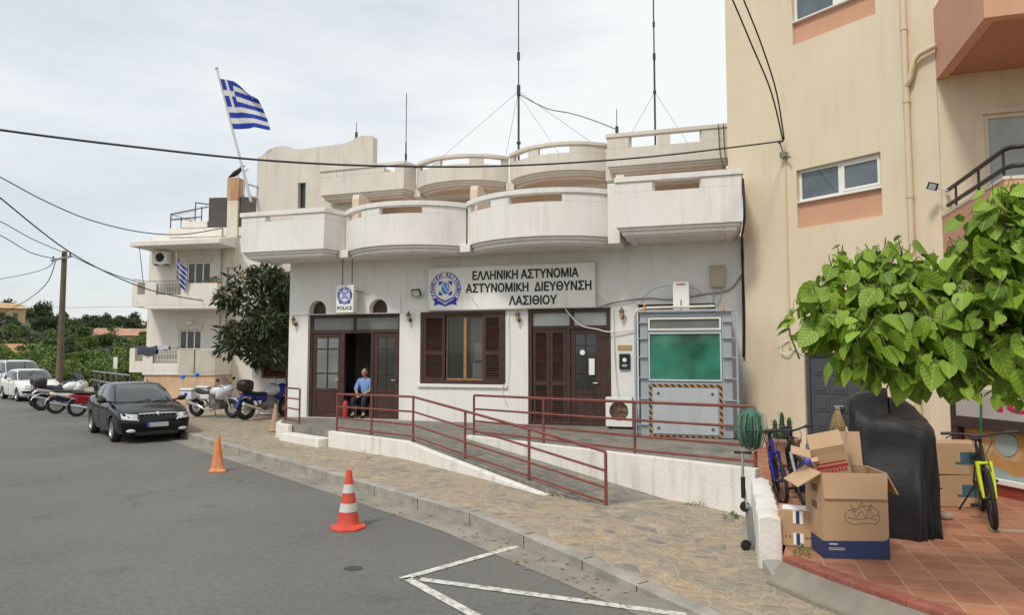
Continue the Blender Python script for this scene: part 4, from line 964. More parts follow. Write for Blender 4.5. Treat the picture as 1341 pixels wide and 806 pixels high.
# ================================================================ neighbouring house
NH = thing('neighbour_house', 'cream two-storey house with stacked balconies and a rust-stained chimney', 'house', (-12.75, 30, 0), -6)
def NW(x, y, z=0): a = R(-6); return (-12.75 + x * math.cos(a) - y * math.sin(a), 30 + x * math.sin(a) + y * math.cos(a), z)
UWN = (-1.62, -.52, 4.3, 6.28); LWN = (-1.9, -.86, 1.4, 3.28)
mb = MB(); mb.panel([rect(-3.4, 4.5, 0, 7.4), rect(*UWN), rect(*LWN)], 0, .25)
mb.box(-3.4, -3.15, .251, 9, 0, 7.4); mb.box(4.25, 4.5, .251, 9, 0, 7.4); mb.box(-3.15, 4.25, 8.7, 9, 0, 7.4); mb.box(-3.15, 4.25, .251, 8.7, 7.1, 7.25)
mb.build('wall', CREAM, NH, smooth=0)
mb = MB()
mb.box(-2.5, .9, -.05, .2, 7.402, 7.8); mb.box(-2.5, -2.3, .2, 6, 7.402, 7.8); mb.box(.9, 4.5, -.03, .2, 7.402, 7.7); mb.box(-1.9, -.7, -.08, .15, 7.802, 8.1)
mb.build('roof_parapet', CREAM, NH, bevel=.02)
mb = MB(); mb.add([(-3.3, -1.5, 6.78), (.7, -1.5, 6.86), (.7, -.001, 6.86), (-3.3, -.001, 6.78), (-3.3, -1.5, 7.0), (.7, -1.5, 7.08), (.7, -.001, 7.39), (-3.3, -.001, 7.3)], [(3, 2, 1, 0), (4, 5, 6, 7), (0, 1, 5, 4), (1, 2, 6, 5), (2, 3, 7, 6), (3, 0, 4, 7)])
mb.build('canopy', CREAM, NH, bevel=.02)
for (x0, x1, z0, z1), nm in ((UWN, 'upper'), (LWN, 'lower')):
    mb = MB(); frame(mb, x0, x1, z0, z1, .06, .06, .14); w3 = (x1 - x0) / 3
    for k in (1, 2): mb.box(x0 + w3 * k - .03, x0 + w3 * k + .03, .06, .14, z0 + .06, z1 - .06)
    w = mb.build('window', PLASTW, NH, bevel=.004)
    mb = MB()
    for k in range(3): mb.box(x0 + w3 * k + .06, x0 + w3 * (k + 1) - .06, .1, .106, z0 + .06, z1 - .06)
    mb.build('pane', M('house_pane', (.07, .08, .085), .06, var=.3, vs=1.5), w)
    mb = MB(); mb.box(x0 - .06, x1 + .06, -.06, -.002, z1 + .01, z1 + .32); mb.build('shutter_box', M('pale_shutter_box', (.62, .57, .48), .6), w)
def bal(z0, zt, grille, slats):
    mb = MB(); mb.box(-2.6, .6, -1.4, -.001, z0, z0 + .15); mb.box(-3.26, -2.6, -1.3, -.001, z0 + .1, z0 + .22)
    gx0, gx1, gz = grille
    mb.box(-2.6, gx0, -1.4, -1.28, z0 + .15, zt); mb.box(gx0, gx1, -1.4, -1.28, z0 + .15, gz); mb.box(gx1, .6, -1.4, -1.28, z0 + .15, zt)
    mb.box(.48, .6, -1.28, -.0, z0 + .15, zt); mb.box(-3.26, -3.02, -1.3, -1.2, z0 + .22, zt + .1); mb.box(-3.26, -3.16, -1.2, 0, z0 + .22, zt + .1); mb.box(-3.02, -2.6, -1.3, -1.2, z0 + .22, zt - .45)
    b = mb.build('balcony', CREAM, NH, bevel=.012)
    mb = MB(); n = 16
    for i in range(n + 1):
        x = gx0 + (gx1 - gx0) * i / n; mb.tube([(x, -1.34, gz), (x, -1.34, zt + .02)], .012, 5)
        if i < n: mb.tube([(x + .035 + .028 * math.cos(k), -1.34, (gz + zt) / 2 + .06 * math.sin(k)) for k in [j * .785 for j in range(8)]], .007, 4, True)
    mb.tube([(-3.2, -1.25, zt + .22), (-2.6, -1.34, zt + .1), (gx0, -1.34, zt + .1), (gx1, -1.34, zt + .1), (.5, -1.34, zt + .08)], .016, 6); mb.tube([(gx0, -1.34, gz + .03), (gx1, -1.34, gz + .03)], .012, 5)
    mb.build('grille', M('dark_wrought_iron', (.10, .085, .075), .6), b)
    if slats:
        mb = MB()
        for i in range(14): mb.box(gx1 + .05, .62, -1.425, -1.401, z0 + .08 + i * .075, z0 + .135 + i * .075)
        mb.build('slatted_screen', M('pale_slats', (.60, .55, .46), .6), b)
        mb = MB(); mb.box(-.3, -.27, -1.44, -1.426, z0 + .05, zt + .05); mb.build('screen_post', BLACK, b)
bal(4.13, 5.2, (-2.1, -1.0, 4.72), False); bal(1.36, 2.38, (-2.15, -1.05, 1.85), True)
mb = MB(); mb.box(-2.55, .58, -1.33, -.002, 0, 1.355); mb.build('stone_base', M('peach_stone_base', (.58, .40, .26), .85, var=.12, vs=2.5, bump=.2, dirt=(.4, .28, .17), da=.4), NH, smooth=0)
mb = MB(); mb.box(.24, .74, -.12, .4, 6.0, 9.0); mb.build('chimney_shaft', M('stained_shaft_render', (.66, .60, .51), .85, var=.06, dirt=(.42, .24, .11), da=.6, dlo=.5, dhi=.7, streak=(3, 3, .25)), NH, bevel=.015)
mb = MB(); mb.box(.22, .76, -.14, .42, 9.002, 10.0); mb.build('chimney', M('rusty_chimney_render', (.50, .36, .24), .85, var=.06, dirt=(.40, .16, .05), da=.85, dlo=.42, dhi=.62, streak=(3, 3, .25)), NH, bevel=.015)
mb = MB(); mb.tube([(.3, -.03, .2), (.3, -.03, 7.3)], .03, 6); mb.tube([(.02, -.06, 3), (.02, -.06, 7.78)], .025, 6); mb.build('drainpipe', M('grey_pipe', (.28, .27, .26), .6), NH)
TANK = M('dark_grey_blockwork', (.085, .078, .072), .9, var=.15, vs=6, bump=.3)
for x0, x1 in ((-.68, .235), (.745, 1.55)):
    mb = MB(); mb.box(x0, x1, .0, .7, 7.803 if x0 < 0 else 7.705, 9.15); mb.build('block_parapet', TANK, NH, bevel=.01)
mb = MB()
RB = M('black_roof_rail', (.03, .03, .032), .5)
for a, b in (((-2.45, 0, 7.8), (-2.45, 0, 8.45)), ((-1.95, 0, 7.8), (-1.95, 0, 8.3)), ((-1.0, 0, 7.9), (-1.0, 0, 8.75)), ((-1.3, .0, 8.0), (-1.3, 0, 8.95)), ((-2.45, 0, 8.45), (-.7, 0, 8.75)), ((-2.45, 0, 8.2), (-1.0, 0, 8.3)), ((-1.3, 0, 8.95), (-.68, 0, 8.85)), ((-2.45, 0, 8.45), (-2.45, 3, 8.45)), ((-2.45, 3, 7.8), (-2.45, 3, 8.45))):
    mb.tube([a, b], .025, 6)
mb.build('roof_railing', RB, NH)
mb = MB(); mb.box(-2.44, -1.32, .03, .04, 8.15, 8.8); mb.build('glass_windbreak', M('clear_windbreak', (.75, .8, .82), .1, alpha=.3), NH)
mb = MB(); mb.tube([(-2.9, -1.45, 6.85), (-2.75, -1.3, 5.2)], .015, 5); mb.build('awning_cable', RB, NH)
mb = MB(); mb.ell((-1.35, -.1, 3.6), (.16, .06, .09)); mb.build('wall_lamp', PLASTW, NH)
aircon('air_conditioner', 'white air conditioner hung under the roof canopy of the cream house', Matrix.Translation(NW(-2.55, -.25, 6.42)) @ Euler((0, 0, R(-6))).to_matrix().to_4x4(), .7, .55, .3, M('dark_fan', (.05, .05, .05), .6))
t = thing('laundry_bundle', 'dark blue-grey cloth draped over the lower balcony of the cream house', 'laundry', NW(-2.35, -1.34, 2.5), -6)
mb = MB(); mb.grid([[(-.45 + .1 * i, y + .02 * math.sin(i * 1.9 + z * 9), z + .03 * math.sin(i)) for i in range(9)] for y, z in ((.08, -.3), (.1, -.1), (.07, .03), (-.02, .06), (-.1, .02), (-.11, -.15), (-.1, -.32))])
mb.build('cloth', M('dark_blue_cloth', (.05, .055, .085), .9, var=.3, vs=8), t, smooth=180)
mb = MB(); mb.grid([[(.4 + .1 * i, y, z + .02 * math.sin(i * 2)) for i in range(6)] for y, z in ((.07, -.1), (.05, .07), (-.06, .07), (-.1, -.08))]); mb.build('pale_cloth', M('pale_lilac_cloth', (.35, .33, .40), .9), t, smooth=180)
t = thing('potted_plants', 'green plants on the upper balcony ledge of the cream house', 'plant', NW(.25, -1.3, 5.22), -6)
def leaf_cloud(mb, pts, n, size, asp=.5, down=.0, rnd=random):
    """n leaf-sized faces scattered through a list of (centre, radii) clumps"""
    for i in range(n):
        c, r = pts[rnd.randrange(len(pts))]
        while True:
            p = Vector((rnd.uniform(-1, 1), rnd.uniform(-1, 1), rnd.uniform(-1, 1)))
            if .25 < p.length < 1: break
        q = Vector(c) + Vector((p.x * r[0], p.y * r[1], p.z * r[2]))
        d = (p.normalized() * .8 + Vector((rnd.gauss(0, .6), rnd.gauss(0, .6), rnd.gauss(0, .6) - down))).normalized()
        s_ = d.cross(Vector((rnd.gauss(0, 1), rnd.gauss(0, 1), rnd.gauss(0, 1)))).normalized()
        L_ = size * rnd.uniform(.7, 1.3); w = L_ * asp; up = d.cross(s_)
        m_ = q + d * L_ * .5 + up * L_ * .08
        mb.add([q, m_ - s_ * w * .5, q + d * L_, m_ + s_ * w * .5], [(0, 1, 2, 3)])
mb = MB(); leaf_cloud(mb, [((-.1 + .14 * i, 0, .12), (.1, .08, .12)) for i in range(4)], 160, .1, .4); mb.build('foliage', leafmat('balcony_leaf', (.04, .08, .015), (.12, .2, .05)), t, smooth=0)
mb = MB(); mb.box(-.2, .42, -.07, .07, -.0, .05); mb.build('planter', M('terracotta_planter', (.3, .13, .07), .8), t)
# crow on the chimney
t = thing('crow', 'black crow perched on top of the rust-stained chimney', 'bird', NW(.62, .0, 10.0), -6)
V = [((-.42, 0, .04), .03), ((-.25, 0, .12), .075), ((-.08, 0, .22), .12), ((.08, 0, .34), .11), ((.15, 0, .44), .065), ((.2, 0, .52), .068), ((.26, 0, .535), .04), ((.34, 0, .53), .012)]
mb = MB(); mb.add(*skin_mesh([v for v, r in V], [(i, i + 1) for i in range(7)], [r for v, r in V]))
for s in (-1, 1):
    mb.tube([(.02, s * .04, .2), (.03, s * .045, .08), (.03, s * .045, .01), (.09, s * .045, .006)], .01, 5)
    mb.ell((-.1, s * .09, .22), (.22, .03, .075), 10, 6, (0, -38, 0))
mb.build('body', M('crow_black', (.012, .012, .014), .5), t, smooth=180)

# ================================================================ flags
def flag_mat():
    m = bpy.data.materials.new('greek_flag_cloth'); m.use_nodes = True; n = m.node_tree.nodes; l = m.node_tree.links.new; b = n['Principled BSDF']; b.inputs['Roughness'].default_value = .75
    uv = n.new('ShaderNodeUVMap'); sx = n.new('ShaderNodeSeparateXYZ'); l(uv.outputs[0], sx.inputs[0])
    def mt(op, a, b_=None):
        q = n.new('ShaderNodeMath'); q.operation = op
        for i, v in enumerate((a, b_)):
            if v is None: continue
            if isinstance(v, (int, float)): q.inputs[i].default_value = v
            else: l(v, q.inputs[i])
        return q.outputs[0]
    U, V_ = sx.outputs['X'], sx.outputs['Y']
    st = mt('LESS_THAN', mt('FRACT', mt('MULTIPLY', mt('SUBTRACT', 1.0, V_), 4.5)), .5)       # 1 = blue stripe, top stripe blue
    can = mt('MULTIPLY', mt('LESS_THAN', U, .3704), mt('GREATER_THAN', V_, .4444))
    cx = mt('LESS_THAN', mt('ABSOLUTE', mt('SUBTRACT', U, .1852)), .037); cy = mt('LESS_THAN', mt('ABSOLUTE', mt('SUBTRACT', V_, .7222)), .0556)
    inv = mt('SUBTRACT', 1.0, mt('MAXIMUM', cx, cy))
    blue = mt('ADD', mt('MULTIPLY', can, inv), mt('MULTIPLY', mt('SUBTRACT', 1.0, can), st))
    x = n.new('ShaderNodeMix'); x.data_type = 'RGBA'; x.inputs['A'].default_value = (.62, .62, .62, 1); x.inputs['B'].default_value = (.006, .035, .33, 1); l(blue, x.inputs['Factor']); l(x.outputs['Result'], b.inputs['Base Color'])
    tr = n.new('ShaderNodeBsdfTranslucent'); l(x.outputs['Result'], tr.inputs[0]); ms = n.new('ShaderNodeMixShader'); ms.inputs[0].default_value = .2
    l(b.outputs[0], ms.inputs[1]); l(tr.outputs[0], ms.inputs[2]); l(ms.outputs[0], n['Material Output'].inputs[0])
    return m
FLAGM = flag_mat()
def flag(parent, f, nu=36, nv=18):
    vs = [f(i / nu, j / nv) for j in range(nv + 1) for i in range(nu + 1)]; k = nu + 1
    fs = [(j * k + i, j * k + i + 1, (j + 1) * k + i + 1, (j + 1) * k + i) for j in range(nv) for i in range(nu)]
    mb = MB(); mb.add(vs, fs); me = mb.mesh('flag'); uv = me.uv_layers.new(name='UVMap')
    for lp in me.loops: i = lp.vertex_index; uv.data[lp.index].uv = ((i % k) / nu, (i // k) / nv)
    me.polygons.foreach_set('use_smooth', [True] * len(me.polygons)); me.materials.append(FLAGM)
    o = bpy.data.objects.new('flag', me); COL.objects.link(o); o.parent = parent; return o
FP = thing('flagpole', 'leaning white pole flying a large blue and white striped Greek flag', 'flag', PW(-3.62, 3.0, 8.0), -17)
A0, A1 = Vector((.05, -.2, -.55)), Vector((-1.49, -.25, 4.3))
mb = MB(); mb.tube([A0, A1], [.05, .035], 10); mb.ell(tuple(A1), (.06, .06, .06)); mb.build('pole', M('pale_grey_pole', (.50, .50, .48), .45, metal=.2), FP, smooth=60)
mb = MB(); mb.tube([(.0, .2, .05), (-.15, -.2, .08)], .03); mb.tube([(.0, .2, -.35), (0, -.2, -.35)], .03); mb.tube([(-.26, -.2, -.3), (-.26, -.2, .5), (-.1, -.2, .6)], .02); mb.build('bracket', STEEL, FP)
dirp = (A1 - A0).normalized(); h1 = A0 + dirp * 4.68; hl = 1.95
def big(u, v):
    p = h1 - dirp * hl * (1 - v)
    x = 1.5 * u * (1 - .06 * (1 - v)); z = -.55 * u ** 1.4 * (1 - .9 * (1 - v)) - .06 * u
    y = .16 * math.sin(u * 7.5 + v * 2.2) * u + .06 * math.sin(u * 15 - v * 3) * u
    if v > .72 and u > .35:        # the upper fly corner blows over and hangs in front
        k = (v - .72) / .28 * min(1, (u - .35) / .4); z -= .42 * k * k * (u ** .5); y -= .22 * k; x += .14 * k
    return tuple(p + Vector((x, y, z)))
flag(FP, big)
SFp = thing('small_flag', 'small blue and white striped flag drooping from the upper balcony of the cream house', 'flag', NW(-1.12, -1.5, 4.9), -6)
mb = MB(); mb.tube([(0, 0, -.2), (-.03, -.06, 1.62)], .018, 6); mb.build('pole', M('flag_stick', (.5, .4, .2), .6), SFp)
flag(SFp, lambda u, v: (.0 + .50 * u * (.7 + .3 * v) + .02, -.06 + .07 * math.sin(u * 9 + v), 1.4 - .85 * (1 - v) - .62 * u ** .8), 20, 10)

# ================================================================ hill, far houses, trees
def hz(x, y):
    d = math.hypot(x, y); a = math.degrees(math.atan2(-x, y))
    t = max(0, min(1, (d - 75) / 230)); t = t * t * (3 - 2 * t)
    b = 12.8 + 1.5 * math.sin(a * .35 + .5) + .8 * math.sin(a * 1.3)
    k = max(0, min(1, (a - 5) / 12))
    return t * b * (.35 + .65 * k) * (1 - .25 * max(0, min(1, (d - 320) / 200))) + .25 * math.sin(x * .13) * math.sin(y * .11) * t
mb = MB(); rows = []
for i in range(60):
    d = 62 + 520 * (i / 59) ** 1.5
    rows.append([(-d * math.sin(R(a)), d * math.cos(R(a)), hz(-d * math.sin(R(a)), d * math.cos(R(a))) - (.3 if i == 0 else 0)) for a in [k * 1.25 - 20 for k in range(90)]])
mb.grid(rows); tag(mb.build('hill', ground_mat('hillside', 'hill'), smooth=180), kind='structure')
def polar(px, d):       # direction table read off the photograph, kept as bearing degrees
    return -d * math.sin(R(px)), d * math.cos(R(px))
BARK = M('grey_brown_bark', (.11, .085, .06), .9, var=.2, vs=8, bump=.5, bs=25)
LEAF = [leafmat('dark_leaf', (.02, .035, .012), (.085, .115, .038), trans=.12, scale=.35), leafmat('mid_leaf', (.03, .055, .014), (.13, .185, .05), trans=.15, scale=.35), leafmat('bright_leaf', (.045, .085, .016), (.19, .27, .06), trans=.18, scale=.35)]
def crown_mesh(seed, kind):
    rn = random.Random(seed); mb = MB(); cl = []
    for i in range(11):
        a = rn.uniform(0, 6.28); r_ = rn.uniform(0, .62); z = rn.uniform(-.35, .5)
        k = rn.uniform(.22, .46); cl.append(((r_ * math.cos(a), r_ * math.sin(a), .62 + z * .8), (k, k, k * .8)))
    leaf_cloud(mb, cl, 1500, .13, .7, 0, rn)
    mb2 = MB(); mb2.tube([(0, 0, -.15), (.02, 0, .3), (0, .03, .75)], [.06, .045, .02], 6)
    for i in range(5):
        c = cl[i][0]; mb2.tube([(.01, 0, .25 + .06 * i), (c[0] * .5, c[1] * .5, .3 + c[2] * .35), c], [.03, .02, .008], 5)
    return mb, mb2
kinds = []
for k in range(6):
    a, b = crown_mesh(40 + k, k % 3)
    r_ = thing('hillside_tree', 'x', 'tree'); a.build('crown', LEAF[k % 3], r_, smooth=0); b.build('trunk', BARK, r_)
    kinds.append(r_)
used_k = set()
LAB = ['dark green bushy tree on the hillside beyond the street', 'mid green round tree on the hillside beyond the street', 'bright green leafy tree on the slope beyond the street']
def tree(k, x, y, s, sz=1):
    r_ = kinds[k] if k not in used_k else copy_tree(kinds[k]); used_k.add(k)
    r_.location = (x, y, hz(x, y) - .1); r_.scale = (s, s, s * sz); r_.rotation_euler = (0, 0, random.uniform(0, 6.28))
    tag(r_, LAB[k % 3], 'tree', ('dark', 'mid green', 'bright green')[k % 3] + ' trees on the hillside')
rn = random.Random(5)
for i in range(26):      # bright row at the foot of the hill
    b = 27.5 + 16 * i / 25 + rn.uniform(-.4, .4); d = rn.uniform(64, 92); x, y = polar(b, d); tree(rn.choice((2, 5, 2, 5, 4)), x, y, rn.uniform(1.7, 2.6), rn.uniform(.85, 1.1))
for i in range(110):
    b = rn.uniform(27, 46); d = rn.uniform(95, 190); x, y = polar(b, d); tree(rn.randrange(6), x, y, rn.uniform(1.7, 3.0), rn.uniform(.8, 1.1))
for i in range(110):
    b = 26 + 21 * i / 109 + rn.uniform(-.3, .3); d = rn.uniform(190, 300); x, y = polar(b, d); tree(rn.choice((0, 3, 0, 1)), x, y, rn.uniform(2.0, 3.9), rn.uniform(.7, 1.1))
for b, d, s in ((34.2, 250, 4.6), (33.2, 262, 3.4), (36.2, 255, 4.2), (28.7, 290, 4.2), (30.6, 285, 3.2)):
    x, y = polar(b, d); tree(0, x, y, s, 1.2)
for i in range(12):
    b = 29.3 + 7.5 * i / 11 + rn.uniform(-.2, .2); d = rn.uniform(50, 58); x, y = polar(b, d); tree(rn.choice((2, 5)), x, y, rn.uniform(1.3, 1.9), rn.uniform(.8, 1))
# far houses
def far_house(label, b, d, w, dp, h, wall, roof, rz=0, extra=True):
    x, y = polar(b, d); t = thing('hill_house', label, 'house', (x, y, hz(x, y) - 1.2), b + rz)
    mb = MB(); mb.box(-w / 2, w / 2, -dp / 2, dp / 2, -2, h)
    if extra: mb.box(-w * .72, -w / 2, -dp * .3, dp / 2, -2, h * .68)
    mb.build('wall', wall, t, smooth=0)
    mb = MB(); mb.add([(-w * .54, -dp * .56, h), (w * .54, -dp * .56, h), (w * .54, dp * .56, h), (-w * .54, dp * .56, h), (-w * .4, 0, h + dp * .2), (w * .4, 0, h + dp * .2)], [(0, 1, 5, 4), (1, 2, 5), (2, 3, 4, 5), (3, 0, 4), (3, 2, 1, 0)]); mb.build('roof', roof, t, smooth=0)
    for k in (-.3, 0, .28):
        mb = MB(); mb.box(w * k - .5, w * k + .5, -dp / 2 - .04, -dp / 2 - .003, h * .35, h * .75); mb.build('window', GLASS, t)
    return t
ORW = M('orange_render', (.50, .34, .25), .85, var=.15, vs=.6); RTI = M('terracotta_roof', (.42, .23, .15), .8, var=.2, vs=.8); OCH = M('ochre_render', (.48, .33, .17), .85, var=.15, vs=.6)
far_house('long orange house with a tiled roof half way up the hillside', 29.6, 170, 12, 8, 2.7, ORW, RTI)
far_house('ochre house high on the hillside at the left edge', 36.6, 230, 10, 8, 5, OCH, OCH)
far_house('small house with an orange roof low on the hillside behind the parked cars', 36.9, 120, 8, 6, 2.2, ORW, M('bright_orange_roof', (.42, .22, .10), .8))
far_house('small pale ruin with a flat top on the hillside', 27.3, 200, 5, 5, 3.2, M('pale_stone', (.36, .33, .26), .9), M('pale_stone', (.36, .33, .26), .9), 0, False)
mb = MB()
x, y = polar(28.2, 262)
for i in range(1):
    rows = []
    for j in range(6):
        d = 246 + j * 8; rows.append([polar(26.2 + .45 * k, d) + (hz(*polar(26.2 + .45 * k, d)) + .6 + 1.6 * math.sin(j / 5 * 1.57),) for k in range(7)])
    mb.grid(rows)
tag(mb.build('bare_field', M('bare_ochre_earth', (.44, .31, .18), .95, var=.15, vs=.2), smooth=180), kind='structure')

# ================================================================ loquat tree by the police station
LQ = thing('loquat_tree', 'dark green tree with long leaves and brown clusters beside the police station', 'tree', (-7.4, 22.85, .18))
mb = MB(); mb.tube([(0, 0, -.1), (.05, 0, .9), (-.05, .05, 1.9), (-.1, 0, 2.8), (-.2, .05, 3.9)], [.14, .12, .1, .08, .03], 9)
rl = random.Random(3); cl = []
for i in range(30):
    a = rl.uniform(0, 6.28); z = rl.uniform(1.85, 4.7); rr = (1.5 if z < 3.6 else 1.5 - (z - 3.6) * .75) * rl.uniform(.45, 1)
    c = (rr * math.cos(a) - .8, rr * math.sin(a) * .7 - .35, z); cl.append((c, (.42, .42, .34)))
    mb.tube([(-.05, .02, 1.0 + z * .28), (c[0] * .45, c[1] * .45, z * .8), c], [.05, .03, .012], 6)
cl += [((-.7, -.3, 3.0), (.7, .7, .9))] * 4
mb.build('trunk', BARK, LQ, smooth=60)
mb = MB(); leaf_cloud(mb, cl, 3600, .27, .3, .35, rl); mb.build('crown', leafmat('loquat_leaf', (.012, .022, .008), (.065, .095, .03), trans=.12, scale=1.3), LQ, smooth=0)
FRM = M('brown_fruit', (.26, .13, .05), .7)
for i in range(60):
    mb = MB(); c, r_ = cl[rl.randrange(30)]; p = Vector(c) + Vector((rl.uniform(-1, 1), rl.uniform(-1, .4), rl.uniform(-.6, 1))).normalized() * .38
    for k in range(5): mb.ell(tuple(p + Vector((rl.gauss(0, .035), rl.gauss(0, .035), rl.gauss(0, .035)))), (.026, .026, .03), 6, 4)
    mb.build('fruit_cluster', FRM, LQ, smooth=180)

# ================================================================ utility poles and overhead cables
def upole(name, label, x, y, h, r_):
    t = thing(name, label, 'utility pole', (x, y, 0))
    mb = MB(); mb.tube([(0, 0, -.2), (0, 0, h)], [r_, r_ * .75], 12); mb.build('pole', M('weathered_wood_pole', (.13, .095, .07), .9, var=.2, vs=3, bump=.4, dirt=(.05, .04, .035), da=.5), t, smooth=60)
    mb = MB(); mb.bar((-.55, -r_, h - .5), (.45, -r_, h - .28), .09); mb.build('crossarm', M('grey_steel_arm', (.25, .25, .25), .6, metal=.4), t)
    for x_, z_ in ((-.45, h - .4), (.0, h - .22), (.38, h - .22)):
        mb = MB(); mb.lathe([(.03, 0), (.05, .03), (.035, .06), (.05, .09), (.02, .12)], (x_, -r_, z_), n=8); mb.build('insulator', M('brown_ceramic', (.14, .09, .07), .3), t)
    return t
upole('utility_pole', 'thick dark wooden utility pole rising behind the parked motorcycles', -22.3, 34, 7.35, .155)
upole('utility_pole', 'thin distant wooden utility pole at the left edge beyond the parked cars', -81.4, 110, 7.6, .2)
def smooth_line(P, n=6):
    P = [Vector(p) for p in P]; out = []
    for i in range(len(P) - 1):
        a, b, c, d = P[max(i - 1, 0)], P[i], P[i + 1], P[min(i + 2, len(P) - 1)]
        for j in range(n):
            t = j / n; out.append(.5 * ((2 * b) + (c - a) * t + (2 * a - 5 * b + 4 * c - d) * t * t + (3 * b - a - 3 * c + d) * t ** 3))
    return out + [P[-1]]
def cable(label, pts, r=.012, mat=None, name='overhead_cable', cat='cable', group='overhead cables'):
    mb = MB(); mb.tube(smooth_line(pts), r, 6); o = mb.build(name, mat or WIRE, smooth=180); tag(o, label, cat, group); return o
cable('thick black cable sagging across the whole front of the police station', [(-11.5, 6.2, 5.6), (-7.67, 8.24, 5.24), (-6.63, 8.73, 5.18), (-5.29, 9.34, 5.15), (-3.75, 10.05, 5.16), (-2.08, 10.82, 5.28), (-.01, 11.78, 5.55), (2.64, 13.0, 6.06), (5.83, 14.5, 6.84)], .016)
cable('cable sagging from the upper left to the pipe on the cream house', [(-16.7, 18.0, 8.5), (-16.51, 20.0, 8.21), (-16.32, 21.58, 7.89), (-15.91, 23.17, 7.45), (-15.3, 24.75, 7.1), (-14.34, 26.33, 6.95), (-13.48, 27.92, 7.14), (-12.73, 29.9, 7.76)], .02)
cable('cable running down to the cream house below its upper balcony', [(-14.7, 16, 8.0), (-14.85, 18.0, 7.41), (-15.03, 19.92, 6.84), (-14.57, 21.83, 5.79), (-14.35, 23.75, 5.21), (-13.76, 25.67, 4.7), (-13.23, 27.58, 4.51), (-12.5, 29.9, 4.43)], .022)
cable('upper cable from the left edge to the top of the wooden pole', [(-19.72, 24.0, 7.61), (-20.58, 27.33, 7.57), (-21.67, 30.67, 7.44), (-22.35, 33.8, 7.3)], .02)
cable('lower cable from the left edge to the crossarm of the wooden pole', [(-19.7, 24.0, 7.2), (-20.55, 27.33, 7.01), (-21.64, 30.67, 6.79), (-22.7, 33.8, 6.95)], .02)
cable('short cable from the wooden pole towards the cream house', [(-21.95, 33.8, 7.15), (-20.31, 33.0, 6.5), (-18.6, 32.0, 5.94), (-16.97, 31.0, 5.5), (-15.9, 30.36, 5.3)], .02)
cable('cable leaving the wooden pole level towards the far left', [(-22.6, 33.8, 6.95), (-29.35, 42.67, 7.45), (-38.43, 51.33, 7.8), (-48.91, 60.0, 8.18)], .022)
cable('cable dropping from the wooden pole towards the lower left', [(-22.6, 33.8, 6.8), (-26.8, 39.33, 6.2), (-31.97, 44.67, 5.48), (-37.85, 50.0, 4.91)], .022)
cable('thin level cable far away above the hillside', [(-82.14, 110.0, 9.88), (-65.31, 100.0, 8.85), (-47.15, 90.0, 8.4)], .02)
cable('left one of two cables rising steeply from the bracket on the yellow wall', [(5.83, 14.52, 6.86), (5.42, 14.05, 7.75), (4.92, 13.7, 8.58), (4.46, 13.35, 9.28), (4.03, 13.0, 9.87)], .016)
cable('right one of two cables rising steeply from the bracket on the yellow wall', [(5.85, 14.5, 6.87), (5.53, 14.05, 7.75), (5.12, 13.7, 8.58), (4.68, 13.35, 9.28), (4.26, 13.0, 9.87)], .016)
GC = 'cables on the police station wall'
def pcab(label, pts, r=.012, mat=None): cable(label, [PW(*p) for p in pts], r, mat, 'wall_cable', 'cable', GC)
pcab('black cable running down the right corner of the police station', [(12.22, -1.53, 6.0), (12.24, -1.53, 5.2), (12.2, -.9, 4.85), (12.22, -.05, 4.6), (12.22, -.05, 3.2), (12.2, -.05, 2.2)], .03)
for i in range(3):
    pcab('thin cable hanging from the right end of the roof parapet', [(11.75 + .13 * i, 2.2, 8.45), (11.78 + .12 * i, 2.1, 7.6), (11.9 + .12 * i, 1.4 - .3 * i, 6.9), (11.95 + .1 * i, .3, 6.3)], .013)
pcab('grey cable draped along the wall above the second door', [(8.8, -.06, 3.38), (9.25, -.07, 3.52), (10.0, -.06, 3.6), (10.6, -.05, 3.56), (11.3, -.05, 3.66), (11.9, -.06, 3.75), (12.2, -.06, 4.1)], .016, M('grey_cable', (.22, .2, .18), .6))
pcab('pale cable sagging across the top of the second door', [(8.02, -.1, 3.38), (8.4, -.14, 2.98), (8.85, -.12, 2.86), (9.15, -.1, 2.8), (9.75, -.06, 2.86)], .014, PLASTW)
pcab('pale cable running down the wall to the air conditioner', [(9.2, -.07, 3.4), (9.22, -.06, 2.4), (9.26, -.08, 1.6), (9.3, -.3, 1.24)], .013, PLASTW)
pcab('pale cable hanging below the right shutter of the window', [(6.52, -.05, 3.3), (6.55, -.05, 2.2), (6.5, -.06, 1.6), (6.36, -.08, 1.38), (6.48, -.06, 1.0)], .009, PLASTW)

# ================================================================ antennas on the roof
def antenna(name, label, x, y, z0, parts, guys=(), base=None):
    t = thing(name, label, 'antenna', PW(x, y, z0), -17)
    for nm, a, b, r_ in parts: mb = MB(); mb.tube([(0, 0, a), (0, 0, b)], r_, 7); mb.build(nm, M('dark_antenna_metal', (.05, .05, .052), .5, metal=.3), t)
    mb = MB(); mb.box(-.12, .12, -.12, .12, 0, .05); mb.build('base_plate', STEEL, t)
    for g_ in guys: mb = MB(); mb.tube([Vector(p) for p in g_], .007, 4); mb.build('guy_wire', M('grey_guy_wire', (.25, .25, .25), .5), t)
    return t
antenna('radio_mast', 'tallest dark radio mast with guy wires in the middle of the police station roof', 5.55, 4.2, 7.5, [('mast', 0, 3.4, .035), ('whip', 3.4, 8.5, .02), ('coil', 3.15, 3.5, .06), ('coil', 4.35, 4.6, .05), ('coil', 1.55, 1.62, .07)],
        [[(0, 0, 3.3), (-3.3, .5, 1.2)], [(0, 0, 3.3), (2.6, .5, 1.3)], [(0, 0, 3.2), (1.9, 2.5, .1)], [(0, 0, 3.3), (-1.8, 3, .1)]])
